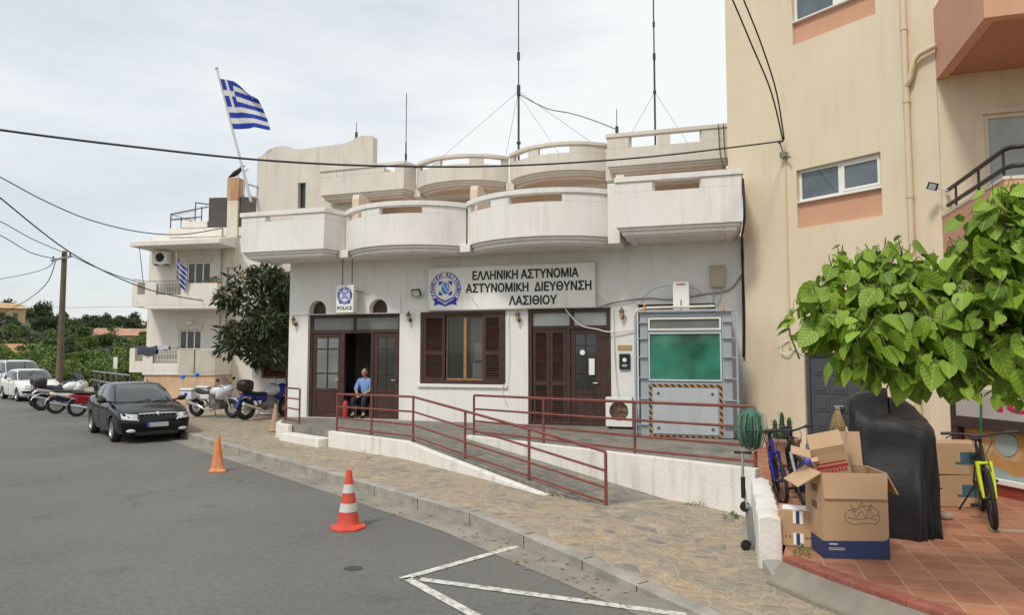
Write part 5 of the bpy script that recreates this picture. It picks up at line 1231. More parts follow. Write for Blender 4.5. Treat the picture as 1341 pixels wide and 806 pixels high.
antenna('radio_mast', 'slim radio mast on the right side of the police station roof', 9.9, 4.2, 7.5, [('mast', 0, 3.9, .03), ('whip', 3.9, 8.0, .022), ('coil', 2.75, 2.82, .05), ('coil', 3.8, 4.0, .045), ('coil', 4.85, 5.0, .04)],
        [[(0, 0, 2.78), (-1.6, .5, .3)], [(0, 0, 2.78), (1.6, 1.5, .3)]])
antenna('whip_antenna', 'thin whip antenna above the left end of the scalloped roof parapet', 1.64, 4.0, 7.5, [('mast', 0, 1.9, .025), ('whip', 1.9, 3.6, .014), ('coil', 1.3, 1.5, .04)])
antenna('whip_antenna', 'tiny antenna behind the curved parapet of the left wing', -.37, 4.2, 8.5, [('mast', 0, 1.3, .03), ('coil', 1.05, 1.5, .05), ('whip', 1.5, 1.85, .012)])
antenna('whip_antenna', 'tiny antenna at the left end of the square roof parapet', 8.76, 4.0, 7.5, [('mast', 0, 1.7, .03), ('coil', 1.5, 1.75, .05), ('whip', 1.75, 2.3, .012)])
cable('thin black cable sagging from the tallest mast to the tiny antenna on the right', [PW(5.55, 4.15, 10.7), PW(6.5, 4.1, 10.1), PW(7.3, 4.1, 9.85), PW(8.1, 4.05, 9.5), PW(8.76, 4.0, 9.15)], .014)
# ================================================================ vehicles
def paint(name, col, rough=.25): return M(name, col, rough, var=.03, coat=.2, spec=.3)
CGLASS = M('car_glass', (.045, .055, .052), .03, var=.2, vs=1.5, spec=.9)
LAMPG = M('headlamp_glass', (.55, .57, .58), .08, var=.3, vs=9, spec=.9)
TRIMB = M('black_trim', (.012, .012, .013), .5)
def interp(tab, x):
    for a, b in zip(tab, tab[1:]):
        if x <= b[0]:
            f = (x - a[0]) / (b[0] - a[0]); return [p + (q - p) * f for p, q in zip(a, b)]
    return list(tab[-1])
def car(label, loc, rz, mat, L_, wb, fo, body, green, wr=.315, grille='wide', group=None, name='parked_car', blur_plate=True, bumper=None, lampc=.62, lampz=.66, rails=False):
    """body: (x from front, half width, z bottom, z top); green: (z, x front, x rear, half width)"""
    T = thing(name, label, 'car', loc, rz, group)
    ax = wb / 2 + fo       # local x of the nose; front axle at +wb/2
    def X(x): return ax - x
    rings = []
    xs = sorted(set([b[0] for b in body] + [L_ * i / 26 for i in range(27)]))
    for x in xs:
        _, w, zb, zt = interp(body, x); h = zt - zb
        half = [(0, zb), (w * .8, zb), (w * .94, zb + .06), (w * .985, zb + .3 * h), (w, zb + .55 * h), (w * .985, zb + .78 * h), (w * .955, zt - .07), (w * .90, zt - .012), (w * .62, zt + .018), (0, zt + .032)]
        rings.append([(X(x), y, z) for y, z in half] + [(X(x), -y, z) for y, z in half[-2:0:-1]])
    mb = MB(); mb.loft(rings); raw = mb.build('raw', mat, None, smooth=45)
    cut = MB()
    for s in (1, -1):
        for axx in (wb / 2, -wb / 2):
            w = interp(body, ax - axx)[1]; cut.lathe([(wr + .055, s * (w - .24)), (wr + .055, s * (w + .2))], (axx, 0, wr), 'y', 28)
    co = cut.build('cut', mat, None, smooth=0)
    bo = raw.modifiers.new('b', 'BOOLEAN'); bo.operation = 'DIFFERENCE'; bo.object = co; bo.solver = 'EXACT'
    bpy.context.view_layer.update()
    me = bpy.data.meshes.new_from_object(raw.evaluated_get(bpy.context.evaluated_depsgraph_get())); me.name = 'body'
    bpy.data.objects.remove(raw); bpy.data.objects.remove(co)
    gm = MB(); n = 5; NP = 40; rg = []
    def gz(z): return interp(green, z)
    def gp(z, t):
        _, xf, xr, hw = gz(z); cx, a = (xf + xr) / 2, (xr - xf) / 2; c, s = math.cos(t), math.sin(t)
        return (X(cx - a * math.copysign(abs(c) ** (2 / n), c)), hw * math.copysign(abs(s) ** (2 / n), s), z)
    for g_ in green: rg.append([gp(g_[0], 2 * math.pi * i / NP) for i in range(NP)])
    gm.loft(rg)
    bm = bmesh.new(); bm.from_mesh(me); tmp = gm.mesh('t'); bm.from_mesh(tmp); bmesh.ops.recalc_face_normals(bm, faces=bm.faces); bm.to_mesh(me); bm.free(); bpy.data.meshes.remove(tmp)
    me.polygons.foreach_set('use_smooth', [True] * len(me.polygons)); me.set_sharp_from_angle(angle=R(38))
    if not me.materials: me.materials.append(mat)
    bo_ = bpy.data.objects.new('body', me); COL.objects.link(bo_); bo_.parent = T
    z0, z1 = green[0][0] + .035, green[-3][0] - .015
    def patch_front(nm, rear=False, ins=.86, out=.012):
        mb = MB(); rows = []
        for i in range(9):
            z = z0 + (z1 - z0) * i / 8; _, xf, xr, hw = gz(z); cx, a = (xf + xr) / 2, (xr - xf) / 2 + out; r = []
            for j in range(13):
                f = -ins + 2 * ins * j / 12; q = a * (1 - abs(f) ** n) ** (1 / n); r.append((X(cx - q) if not rear else X(cx + q), hw * f, z + .004))
            rows.append(r)
        mb.grid(rows); mb.build(nm, CGLASS, T, smooth=60)
    def patch_side(nm, s, f0, f1, out=.01):
        mb = MB(); rows = []
        for i in range(7):
            z = z0 + .01 + (z1 - z0 - .02) * i / 6; _, xf, xr, hw = gz(z); cx, a = (xf + xr) / 2, (xr - xf) / 2; r = []
            for j in range(9):
                f = f0 + (f1 - f0) * j / 8; r.append((X(cx + a * f), s * ((hw + out) * (1 - abs(f) ** n) ** (1 / n)), z))
            rows.append(r)
        mb.grid(rows); mb.build(nm, CGLASS, T, smooth=60)
    patch_front('windscreen'); patch_front('rear_window', True, .8)
    for s in (1, -1):
        patch_side('side_window', s, -.86, -.06); patch_side('side_window', s, .02, .62); patch_side('side_window', s, .67, .9)
    # wheels
    for s in (1, -1):
        for axx in (wb / 2, -wb / 2):
            w = interp(body, ax - axx)[1]
            W = MB(Matrix.Translation((axx, s * (w - .115), wr)))
            W.lathe([(wr * .64, -.1), (wr * .9, -.105), (wr * .985, -.075), (wr, 0), (wr * .985, .075), (wr * .9, .105), (wr * .64, .1)], axis='y', n=32, cap=False)
            wh = W.build('wheel', RUBBER, T, smooth=50)
            W = MB(Matrix.Translation((axx, s * (w - .115), wr)))
            W.lathe([(wr * .65, .1 * s), (wr * .61, .085 * s), (wr * .6, -.05 * s)], axis='y', n=32, cap=False); W.lathe([(.001, .075 * s), (.055, .07 * s), (.065, .04 * s)], axis='y', n=14, cap=False)
            for k in range(10):
                a = k * .6283; W.bar((.05 * math.cos(a), .06 * s, .05 * math.sin(a)), (wr * .62 * math.cos(a), .078 * s, wr * .62 * math.sin(a)), .034, .02, (0, 1, 0))
            W.build('rim', M('alloy_rim', (.55, .56, .57), .3, metal=.8), wh, smooth=40)
    # nose
    def nose(y, z):        # x of the painted surface near the front
        lo = 0
        for i in range(120):
            x = i * .01; _, w, zb, zt = interp(body, x)
            h = zt - zb; f = max(0, min(1, (z - zb) / h)); ww = w * (.94 + .06 * math.sin(f * math.pi) if f < .85 else .9)
            if abs(y) <= ww and zb <= z <= zt: return X(x)
        return X(.3)
    for s in (1, -1):
        mb = MB(); rows = []
        for i in range(5):
            z = lampz - .075 + .15 * i / 4; r = []
            for j in range(9):
                y = lampc - .18 + .36 * j / 8; sh = .0
                r.append((nose(y, min(z, lampz + .05)) + .016, s * y, z + .03 * j / 8 - (.02 if j == 0 else 0)))
            rows.append(r)
        mb.grid(rows); mb.build('headlight', LAMPG, T, smooth=180)
        mb = MB(); mb.ell((nose(.62, .33) + .01, s * .60, .33), (.03, .12, .045), 12, 6); mb.build('fog_lamp', LAMPG, T, smooth=180)
        mb = MB(); zb = green[0][0]; xf = green[0][1]
        mb.ell((X(xf + .42), s * (green[0][3] + .19), zb + .08), (.07, .115, .075), 12, 8); mb.tube([(X(xf + .45), s * (green[0][3] - .03), zb + .03), (X(xf + .44), s * (green[0][3] + .14), zb + .05)], .025, 6)
        mb.build('side_mirror', TRIMB if lampc > .6 else mat, T, smooth=60)
        w = interp(body, L_ * .45)[1]
        for xx in (L_ * .46, L_ * .67):
            mb = MB(); zt = interp(body, xx)[3]; mb.tube([(X(xx), s * (w + .0), zt - .17), (X(xx + .17), s * (w + .0), zt - .165)], .017, 6); mb.build('door_handle', mat, T, smooth=60)
        for xx in (L_ * .31, L_ * .53, L_ * .725):
            mb = MB(); ww = interp(body, xx); mb.tube([(X(xx), s * (ww[1] * .975 + .002), ww[3] - .08), (X(xx), s * (ww[1] * 1.0 + .001), ww[2] + .5 * (ww[3] - ww[2])), (X(xx), s * (ww[1] * .985 + .001), ww[2] + .22)], .006, 4); mb.build('door_gap', DARK, T)
        mb = MB(); mb.ell((X(L_ - .07), s * (interp(body, L_ - .08)[1] * .86), .78), (.06, .14, .11), 12, 8); mb.build('tail_light', M('red_lamp', (.35, .01, .01), .15), T, smooth=180)
    xn = nose(0, lampz) + .012
    mb = MB(); gy = .40 if grille == 'wide' else .34; gh = .085 if grille == 'wide' else .05
    mb.add([(xn - .03, -gy, lampz - gh), (xn - .03, gy, lampz - gh), (xn + .012, gy + .05, lampz + gh), (xn + .012, -gy - .05, lampz + gh), (xn - .12, -gy, lampz - gh), (xn - .12, gy, lampz - gh), (xn - .12, gy, lampz + gh), (xn - .12, -gy, lampz + gh)], [(0, 1, 2, 3), (4, 7, 6, 5), (0, 4, 5, 1), (1, 5, 6, 2), (2, 6, 7, 3), (3, 7, 4, 0)])
    g_ = mb.build('grille', TRIMB, T, smooth=0)
    mb = MB(); P = [(xn + .0, -gy, lampz - gh), (xn + .0, gy, lampz - gh), (xn + .028, gy + .05, lampz + gh), (xn + .03, 0, lampz + gh + .012), (xn + .028, -gy - .05, lampz + gh)]
    mb.tube(P, .016, 6, True); mb.ell((xn + .04, 0, lampz + gh), (.012, .055, .05), 12, 6)
    for k in range(-3, 4): mb.tube([(xn - .005, k * .1, lampz - gh), (xn + .018, k * .1, lampz + gh)], .006, 4)
    mb.build('grille_trim', CHROME if grille == 'wide' else TRIMB, g_, smooth=60)
    mb = MB(); mb.box(xn - .02, xn + .03, -.26, .26, lampz - gh - .17, lampz - gh - .055); pl = mb.build('number_plate', M('plain_plate', (.42, .43, .46), .5), T, bevel=.005)
    mb = MB(); mb.box(xn + .031, xn + .034, -.26, -.2, lampz - gh - .168, lampz - gh - .057); mb.build('blue_band', M('plate_blue', (.01, .04, .35), .5), pl)
    mb = MB(); mb.box(xn - .1, xn + .005, -.5, .5, .2, .34); mb.build('lower_intake', TRIMB, T, bevel=.02)
    if bumper:
        mb = MB(); rows = [[(nose(y, z) + .014, y, z) for y in [-.78 + .065 * k for k in range(25)]] for z in (.36, .42, .48)]; mb.grid(rows); mb.build('bumper_strip', bumper, T, smooth=180)
    if rails:
        for s in (1, -1):
            mb = MB(); g2 = green[-2]; mb.tube([(X(g2[1] + .05), s * (g2[3] * .96), g2[0] + .0), (X(g2[1] + .25), s * g2[3] * .96, g2[0] + .05), (X(g2[2] - .25), s * g2[3] * .96, g2[0] + .05), (X(g2[2] - .05), s * g2[3] * .96, g2[0])], .022, 6); mb.build('roof_rail', TRIMB, T, smooth=60)
    mb = MB(); mb.box(X(L_ - .35), X(.35), -.62, .62, .16, .3); mb.build('underbody', TRIMB, T)
    for s in (-.3, .12):
        mb = MB(); xx = green[0][1]; mb.tube([(X(xx - .02), s, green[0][0] + .03), (X(xx + .11), s + .42, green[0][0] + .09)], .01, 5); mb.build('wiper', TRIMB, T)
    return T
sedan_body = [(0, .60, .34, .60), (.05, .72, .25, .70), (.15, .80, .2, .76), (.35, .86, .18, .82), (.7, .88, .17, .89), (1.15, .885, .17, .95), (1.5, .885, .17, .98), (3.2, .885, .17, 1.0), (3.75, .88, .18, 1.03), (4.2, .85, .22, 1.05), (4.45, .80, .3, 1.02), (4.57, .70, .4, .9)]
sedan_green = [(.95, 1.12, 4.12, .80), (1.1, 1.40, 3.98, .775), (1.25, 1.70, 3.78, .72), (1.36, 1.96, 3.55, .665), (1.42, 2.16, 3.36, .60), (1.455, 2.42, 3.1, .42), (1.462, 2.6, 2.9, .2)]
car('black saloon car with a chrome grille parked nose towards the camera at the kerb', (-10.52, 19.4, 0), -48.7, M('black_car_paint', (.004, .0045, .006), .14, var=.03, spec=.35), 4.57, 2.58, .91, sedan_body, sedan_green)
hatch_body = [(0, .62, .34, .62), (.06, .72, .25, .70), (.2, .78, .2, .76), (.5, .80, .18, .82), (.95, .81, .18, .90), (1.2, .815, .18, .92), (3.3, .815, .18, .95), (3.7, .80, .22, .97), (3.86, .74, .32, .93), (3.9, .66, .4, .85)]
hatch_green = [(.88, .98, 3.78, .75), (1.05, 1.25, 3.68, .73), (1.2, 1.5, 3.55, .68), (1.3, 1.68, 3.42, .63), (1.36, 1.86, 3.25, .56), (1.395, 2.1, 3.0, .4), (1.4, 2.3, 2.8, .2)]
WP = paint('white_car_paint', (.74, .74, .70))
hb = car('small white hatchback with dark bumper strip parked behind the scooters', (-23.7, 34.0, 0), -42, WP, 3.9, 2.5, .75, hatch_body, hatch_green, .29, 'narrow', None, 'parked_car', True, TRIMB, .58, .64); hb.scale = (1.08, 1.08, 1.06)
suv_body = [(0, .66, .4, .78), (.06, .78, .3, .88), (.2, .85, .25, .95), (.6, .88, .24, 1.02), (1.1, .89, .24, 1.08), (3.7, .89, .24, 1.1), (4.2, .87, .28, 1.12), (4.4, .8, .38, 1.08), (4.45, .7, .45, 1.0)]
suv_green = [(1.04, 1.05, 4.35, .82), (1.22, 1.3, 4.3, .80), (1.42, 1.6, 4.2, .75), (1.55, 1.8, 4.1, .70), (1.62, 1.98, 3.98, .64), (1.665, 2.2, 3.8, .5), (1.67, 2.5, 3.5, .25)]
cc = car('silver estate car with dark roof rails parked behind the white hatchback', (-27.6, 38.6, 0), -42, paint('silver_car_paint', (.60, .63, .66), .3), 4.45, 2.65, .9, suv_body, suv_green, .34, 'narrow', None, 'parked_car', True, None, .64, .8, True); cc.scale = (1.1, 1.1, 1.12)
car('pale grey car at the far end of the parked row by the left edge', (-30.7, 42.3, 0), -44, paint('grey_car_paint', (.36, .38, .41), .3), 3.9, 2.5, .75, hatch_body, hatch_green, .29, 'narrow', None, 'parked_car', True, None, .58, .64)

# ---- motorcycles
def wheel(mb_t, mb_r, x, R_, r_, spokes=10, yo=0):
    mb_t.tube([(x + (R_ - r_) * math.cos(a), yo, R_ + (R_ - r_) * math.sin(a)) for a in [i * 2 * math.pi / 28 for i in range(28)]], r_, 10, True)
    rr = R_ - 1.75 * r_
    mb_r.tube([(x + rr * math.cos(a), yo, R_ + rr * math.sin(a)) for a in [i * 2 * math.pi / 28 for i in range(28)]], r_ * .45, 8, True)
    mb_r.lathe([(.045, -.05), (.05, 0), (.045, .05)], (x, yo, R_), 'y', 12)
    for k in range(spokes):
        a = k * 2 * math.pi / spokes; mb_r.bar((x + .04 * math.cos(a), yo, R_ + .04 * math.sin(a)), (x + rr * math.cos(a), yo, R_ + rr * math.sin(a)), .022, .018, (0, 1, 0))
ENG = M('engine_grey', (.20, .20, .20), .45, metal=.5, var=.2, vs=10)
SEATM = M('black_seat_vinyl', (.015, .015, .016), .6)
def moto(label, loc, rz, main, second, seat_col=SEATM, name='parked_motorcycle', screen=True, topbox=None, pann=None, beacons=False, rim=STEEL, R_=.315, scoot=False, mirrors=BLACK, lean=4, exhaust=CHROME, s=1.0, group=None, shield=False, emblem_on=False):
    T = thing(name, label, 'scooter' if scoot else 'motorcycle', loc, 0, group); T.rotation_euler = (R(lean), 0, R(rz)); T.scale = (s, s, s)
    wbx = .74; rx = -wbx
    for x in (wbx, rx):
        a, b = MB(), MB(); wheel(a, b, x, R_, .075 if not scoot else .055, 6 if not scoot else 12)
        w = a.build('wheel', RUBBER, T, smooth=60); b.build('rim', rim, w, smooth=50)
        mb = MB(); mb.lathe([(.13, -.07), (.13, -.062), (.05, -.06)], (x, 0, R_), 'y', 20); mb.build('brake_disc', STEEL, w)
    mb = MB()
    for y in (-.1, .1): mb.tube([(wbx, y, R_), (wbx - .2, y, .82), (wbx - .26, y, .98)], [.028, .03, .026], 8)
    mb.build('fork', STEEL, T, smooth=60)
    mb = MB()   # front mudguard
    rows = [[(wbx + (R_ + .035) * math.cos(a), y, R_ + (R_ + .035 - abs(y) * .25) * math.sin(a)) for y in (-.075, -.04, 0, .04, .075)] for a in [R(20 + 14 * i) for i in range(10)]]
    mb.grid(rows); mb.build('front_mudguard', main, T, smooth=180)
    if not scoot:
        mb = MB(); mb.ell((.08, 0, .45), (.3, .17, .2)); mb.obox((.12, 0, .40), (.42, .30, .22)); mb.obox((.05, 0, .60), (.3, .22, .2), (0, 15, 0))
        for k in range(4): mb.lathe([(.17, -.012), (.17, .012)], (.2, 0, .5 + .05 * k), 'z', 14)
        mb.tube([(rx, .1, R_), (-.12, .11, .42)], .03); mb.tube([(rx, -.1, R_), (-.12, -.11, .42)], .03); mb.tube([(.5, 0, .92), (.3, 0, .5), (.0, 0, .25), (-.25, 0, .4), (-.45, 0, .72)], .03)
        mb.tube([(.05, .16, .25), (.12, .3, .25)], .016); mb.tube([(.05, -.16, .25), (.12, -.3, .25)], .016); mb.tube([(-.12, .12, .28), (-.2, .26, .0)], .014)
        mb.build('engine', ENG, T, smooth=40)
        rg = []
        for x, w, z0, z1 in ((.52, .05, .84, .92), (.46, .15, .74, 1.0), (.3, .19, .70, 1.06), (.1, .18, .70, 1.04), (-.06, .12, .72, .94), (-.12, .07, .74, .86)):
            zc, hh = (z0 + z1) / 2, (z1 - z0) / 2; rg.append([(x, w * math.cos(a), zc + hh * math.sin(a)) for a in [i * .4488 for i in range(14)]])
        mb = MB(); mb.loft(rg); mb.build('fuel_tank', second, T, smooth=60)
        rg = []
        for x, w, z0, z1 in ((.0, .07, .76, .86), (-.12, .13, .74, .86), (-.4, .15, .74, .86), (-.62, .14, .80, .92), (-.85, .11, .84, .95), (-.92, .06, .88, .93)):
            zc, hh = (z0 + z1) / 2, (z1 - z0) / 2; rg.append([(x, w * math.cos(a), zc + hh * math.sin(a)) for a in [i * .4488 for i in range(14)]])
        mb = MB(); mb.loft(rg); mb.build('seat', seat_col, T, smooth=60)
        mb = MB(); mb.obox((-.62, 0, .75), (.6, .2, .1), (0, 10, 0)); mb.obox((-.95, 0, .72), (.24, .16, .05), (0, -35, 0)); mb.obox((-.3, 0, .68), (.4, .3, .16)); mb.build('tail_fairing', main, T, bevel=.03)
        rows = [[(rx + (R_ + .045) * math.cos(a), y, R_ + (R_ + .045 - abs(y) * .3) * math.sin(a)) for y in (-.1, -.06, 0, .06, .1)] for a in [R(40 + 14 * i) for i in range(10)]]
        mb = MB(); mb.grid(rows); mb.build('rear_mudguard', main, T, smooth=180)
        mb = MB(); mb.tube([(.1, -.16, .3), (-.2, -.17, .26), (-.45, -.19, .38), (-.98, -.21, .55)], [.025, .03, .05, .055], 10); mb.build('exhaust', exhaust, T, smooth=60)
        rg = []
        for x, w, z0, z1 in ((.72, .05, .88, .98), (.68, .16, .80, 1.06), (.55, .22, .72, 1.12), (.38, .24, .58, 1.06), (.24, .2, .55, .9)):
            zc, hh = (z0 + z1) / 2, (z1 - z0) / 2; rg.append([(x, w * math.cos(a), zc + hh * math.sin(a)) for a in [i * .4488 for i in range(14)]])
        mb = MB(); mb.loft(rg); mb.build('front_fairing', main, T, smooth=60)
        mb = MB(); mb.ell((.70, 0, .93), (.05, .12, .07)); mb.build('headlight', LAMPG, T, smooth=180)
        if screen:
            mb = MB(); mb.grid([[(.66 - .22 * v - .12 * abs(u) ** 2, .19 * u * (1 - .3 * v), 1.05 + .34 * v) for u in [-1 + .25 * k for k in range(9)]] for v in (0, .33, .66, 1)]); mb.build('windscreen', M('smoked_screen', (.12, .13, .14), .08, alpha=.6), T, smooth=180)
    else:
        mb = MB(); mb.obox((-.35, 0, .42), (.42, .2, .2)); mb.tube([(rx, .1, R_), (-.2, .1, .38)], .03); mb.tube([(.48, 0, .85), (.36, 0, .5), (.1, 0, .34), (-.3, 0, .5)], .035); mb.tube([(-.05, .1, .28), (-.1, .24, .0)], .014); mb.build('engine', ENG, T, smooth=40)
        rg = []
        for x, w, z0, z1 in ((.34, .06, .42, .56), (.1, .11, .34, .52), (-.15, .15, .40, .68), (-.45, .16, .50, .74), (-.85, .1, .62, .74), (-.95, .05, .66, .72)):
            zc, hh = (z0 + z1) / 2, (z1 - z0) / 2; rg.append([(x, w * math.cos(a), zc + hh * math.sin(a)) for a in [i * .4488 for i in range(14)]])
        mb = MB(); mb.loft(rg); mb.build('side_fairing', main, T, smooth=60)
        mb = MB(); mb.grid([[(.58 - .12 * abs(u) ** 2 - .1 * v, .25 * u * (1 - .25 * v), .38 + .5 * v) for u in [-1 + .25 * k for k in range(9)]] for v in (0, .33, .66, 1)]); mb.build('leg_shield', second, T, smooth=180)
        rg = []
        for x, w, z0, z1 in ((.05, .06, .68, .74), (-.1, .13, .70, .79), (-.45, .14, .71, .80), (-.8, .12, .74, .84), (-.9, .05, .77, .8)):
            zc, hh = (z0 + z1) / 2, (z1 - z0) / 2; rg.append([(x, w * math.cos(a), zc + hh * math.sin(a)) for a in [i * .4488 for i in range(14)]])
        mb = MB(); mb.loft(rg); mb.build('seat', seat_col, T, smooth=60)
        mb = MB(); mb.ell((.56, 0, .98), (.1, .13, .09)); mb.build('headlight_cowl', second, T, smooth=180)
        mb = MB(); mb.obox((-.5, 0, .52), (.62, .22, .26), (0, 12, 0)); mb.build('luggage_shell', second, T, bevel=.05)
        mb = MB(); mb.tube([(.0, -.14, .3), (-.4, -.16, .27), (-.95, -.18, .4)], [.02, .04, .045], 10); mb.build('exhaust', exhaust, T, smooth=60)
        rows = [[(rx + (R_ + .04) * math.cos(a), y, R_ + (R_ + .04) * math.sin(a)) for y in (-.07, 0, .07)] for a in [R(60 + 14 * i) for i in range(9)]]
        mb = MB(); mb.grid(rows); mb.build('rear_mudguard', main, T, smooth=180)
    mb = MB(); mb.tube([(.36, .40, 1.06), (.44, .26, 1.05), (.5, .1, 1.0), (.5, -.1, 1.0), (.44, -.26, 1.05), (.36, -.40, 1.06)], [.02, .02, .014, .014, .02, .02], 8); mb.build('handlebar', BLACK, T, smooth=60)
    for y in (-1, 1):
        mb = MB(); mb.tube([(.46, y * .24, 1.05), (.5, y * .32, 1.22)], .007, 5); mb.ell((.5, y * .36, 1.25), (.025, .075, .05), 10, 6); mb.build('mirror', mirrors, T, smooth=60)
    mb = MB(); mb.ell((-.98, 0, .84 if not scoot else .68), (.03, .08, .035)); mb.build('tail_light', M('red_lamp', (.35, .01, .01), .15), T, smooth=180)
    if topbox:
        mb = MB(); rg = []
        for z, k in ((.93, .8), (.97, 1), (1.12, 1.02), (1.14, 1.04), (1.22, .92), (1.26, .6)):
            rg.append([(-.82 + .21 * k * math.copysign(abs(math.cos(a)) ** .5, math.cos(a)), .22 * k * math.copysign(abs(math.sin(a)) ** .5, math.sin(a)), z) for a in [i * .2618 for i in range(24)]])
        mb.loft(rg); tb = mb.build('top_box', topbox, T, smooth=50)
        mb = MB(); mb.bar((-.7, 0, .9), (-1.0, 0, .92), .2, .02); mb.build('rack', BLACK, tb)
    if pann:
        for y in (-1, 1):
            mb = MB(); mb.box(-1.02, -.52, y * .34 - .1, y * .34 + .1, .62, .98); p = mb.build('pannier', pann, T, bevel=.03)
            mb = MB(); mb.box(-1.03, -.51, y * .34 - .105, y * .34 + .105, .90, .92); mb.build('lid_seam', TRIMB, p)
            if emblem_on:
                mb = MB(); mb.lathe([(.001, y * .442), (.07, y * .442), (.07, y * .438)], (-.75, 0, .78), 'y', 16); mb.build('emblem', BLUE, p, smooth=0)
    if beacons:
        for y in (-1, 1):
            mb = MB(); mb.tube([(-1.0, y * .3, .75), (-1.0, y * .3, 1.3)], .012, 6); bp = mb.build('beacon_pole', STEEL, T)
            mb = MB(); mb.lathe([(.03, 1.28), (.07, 1.29), (.075, 1.37), (.05, 1.41), (.001, 1.42)], (-1.0, y * .3, 0), n=14); mb.build('beacon', M('blue_beacon', (.02, .16, .50), .2), bp, smooth=50)
    return T
MW = paint('white_motorcycle_paint', (.70, .71, .71)); MBL = paint('blue_motorcycle_paint', (.01, .02, .20)); MBK = paint('black_motorcycle_paint', (.014, .014, .016)); MRD = paint('red_scooter_paint', (.28, .012, .02)); MNV = paint('navy_scooter_paint', (.02, .022, .06))
CREAMP = paint('cream_scooter_paint', (.66, .64, .54))
moto('white police motorcycle with white panniers and two blue beacons beside the black saloon', (-9.73, 22.68, .18), -20, MW, MW, pann=MW, beacons=True, emblem_on=True, rim=M('gold_brown_rim', (.30, .22, .14), .4, metal=.6), s=1.0)
moto('blue motorcycle with a round black top box beside the corner of the police station', (-7.9, 22.25, .19), 54, MBL, M('silver_tank_paint', (.38, .39, .42), .3), topbox=BLACK, mirrors=M('blue_mirror', (.02, .10, .45), .3), R_=.33, s=1.0, rim=M('black_rim', (.05, .05, .05), .5), screen=False)
moto('white motorcycle with a dark grey top box, first of the three parked at the pole', (-18.1, 28.0, 0), 42, MW, MW, topbox=M('grey_black_box', (.05, .045, .05), .4), R_=.31, s=1.06)
moto('navy motorcycle with a black top box, farthest left of the bikes by the pole', (-19.0, 29.1, 0), 44, MNV, MNV, topbox=M('grey_black_box', (.05, .045, .05), .4), R_=.31, s=1.06)
moto('cream and navy scooter with a spoked rear wheel in the middle of the three', (-16.55, 26.6, 0), 40, CREAMP, MNV, scoot=True, R_=.30, name='parked_scooter', exhaust=STEEL, s=1.1)
moto('red scooter with a slim chrome exhaust next to the black saloon', (-15.0, 25.4, 0), 38, MRD, MRD, scoot=True, R_=.285, name='parked_scooter', s=1.1)
moto('black scooter with a tall windshield behind the red one', (-14.6, 26.4, 0), 40, MBK, MBK, scoot=True, R_=.28, name='parked_scooter')

# ---- traffic cones
def cone(label, loc, h, mats, bands, base, rz=0, rough=False):
    t = thing('traffic_cone', label, 'traffic cone', loc, rz); r0, r1 = .145 * h / .72, .032
    rad = lambda z: r0 + (r1 - r0) * z / h
    mb = MB(); z0 = .035; mb.lathe([(rad(z0) + .01, z0)] + [(rad(h * k / 12), h * k / 12) for k in range(1, 13)] + [(r1 * .6, h)], n=28); mb.build('cone', mats, t, smooth=50)
    for a, b in bands: mb = MB(); mb.lathe([(rad(a) + .004, a), (rad(b) + .004, b)], n=28, cap=False); mb.build('reflective_band', M('grey_white_band', (.58, .57, .54), .5, var=.12, vs=8, dirt=(.3, .27, .22), da=.5), t, smooth=60)
    n = base; k = .235 * h / .72
    p = lambda q, z: [(q * math.cos(2 * math.pi * (i + .5) / n), q * math.sin(2 * math.pi * (i + .5) / n), z) for i in range(n)]
    mb = MB(); mb.loft([p(k, 0), p(k * .98, .03), p(k * .62, .055), p(k * .56, .09)]); mb.build('base', mats, t, smooth=0, bevel=.008)
    return t
RO = M('red_orange_plastic', (.62, .07, .035), .5, var=.12, vs=6, dirt=(.25, .08, .05), da=.4)
cone('clean red and white striped traffic cone nearest on the asphalt', (-2.15, 9.19, 0), .75, RO, [(.22, .33), (.46, .57)], 8, 15)
FO = M('faded_orange_plastic', (.66, .20, .06), .6, var=.15, vs=8, dirt=(.62, .45, .25), da=.7, dlo=.45, dhi=.65, streak=(3, 3, 1))
t = cone('faded all-orange traffic cone with a frayed top on the road by the kerb', (-5.7, 13.48, 0), .66, FO, [], 4, 20)
mb = MB()
for i in range(6): a = i * 1.047; mb.tube([(.025 * math.cos(a), .025 * math.sin(a), .64), (.034 * math.cos(a), .034 * math.sin(a), .70 + .02 * (i % 3))], [.012, .004], 4)
mb.build('frayed_top', M('bleached_tip', (.55, .42, .25), .8), t)
cone('dirty beige bleached cone standing on the pavement beside the short railing', (-6.4, 18.75, .18), .72, M('bleached_beige', (.42, .28, .17), .8, var=.15, vs=5, dirt=(.3, .2, .12), da=.5), [], 4, 30)
# ---- roadside fence behind the motorcycles
t = thing('roadside_fence', 'grey metal fence with thin uprights behind the parked scooters', 'fence', (-31.7, 49.5, 0))
E1 = Vector((12.5, -14.8, 0)); LG = M('light_grey_rail', (.42, .43, .42), .5, metal=.3)
for z in (.62, 1.15):
    mb = MB(); mb.tube([(0, 0, z), E1 + Vector((0, 0, z))], .032, 6); mb.build('rail', LG, t)
for i in range(13):
    p = E1 * (i / 12); mb = MB(); mb.bar(p, p + Vector((0, 0, 1.16)), .07); mb.build('post', M('dark_post', (.08, .075, .07), .7), t)
t = thing('notice_board', 'small blank white panel on a post behind the grey fence', 'sign', (-25.6, 44.5, 0), -40)
mb = MB(); mb.box(-.3, .3, -.02, .02, 1.25, 2.0); mb.build('panel', PLASTW, t)
mb = MB(); mb.tube([(0, .04, 0), (0, .04, 1.9)], .03); mb.build('post', STEEL, t)
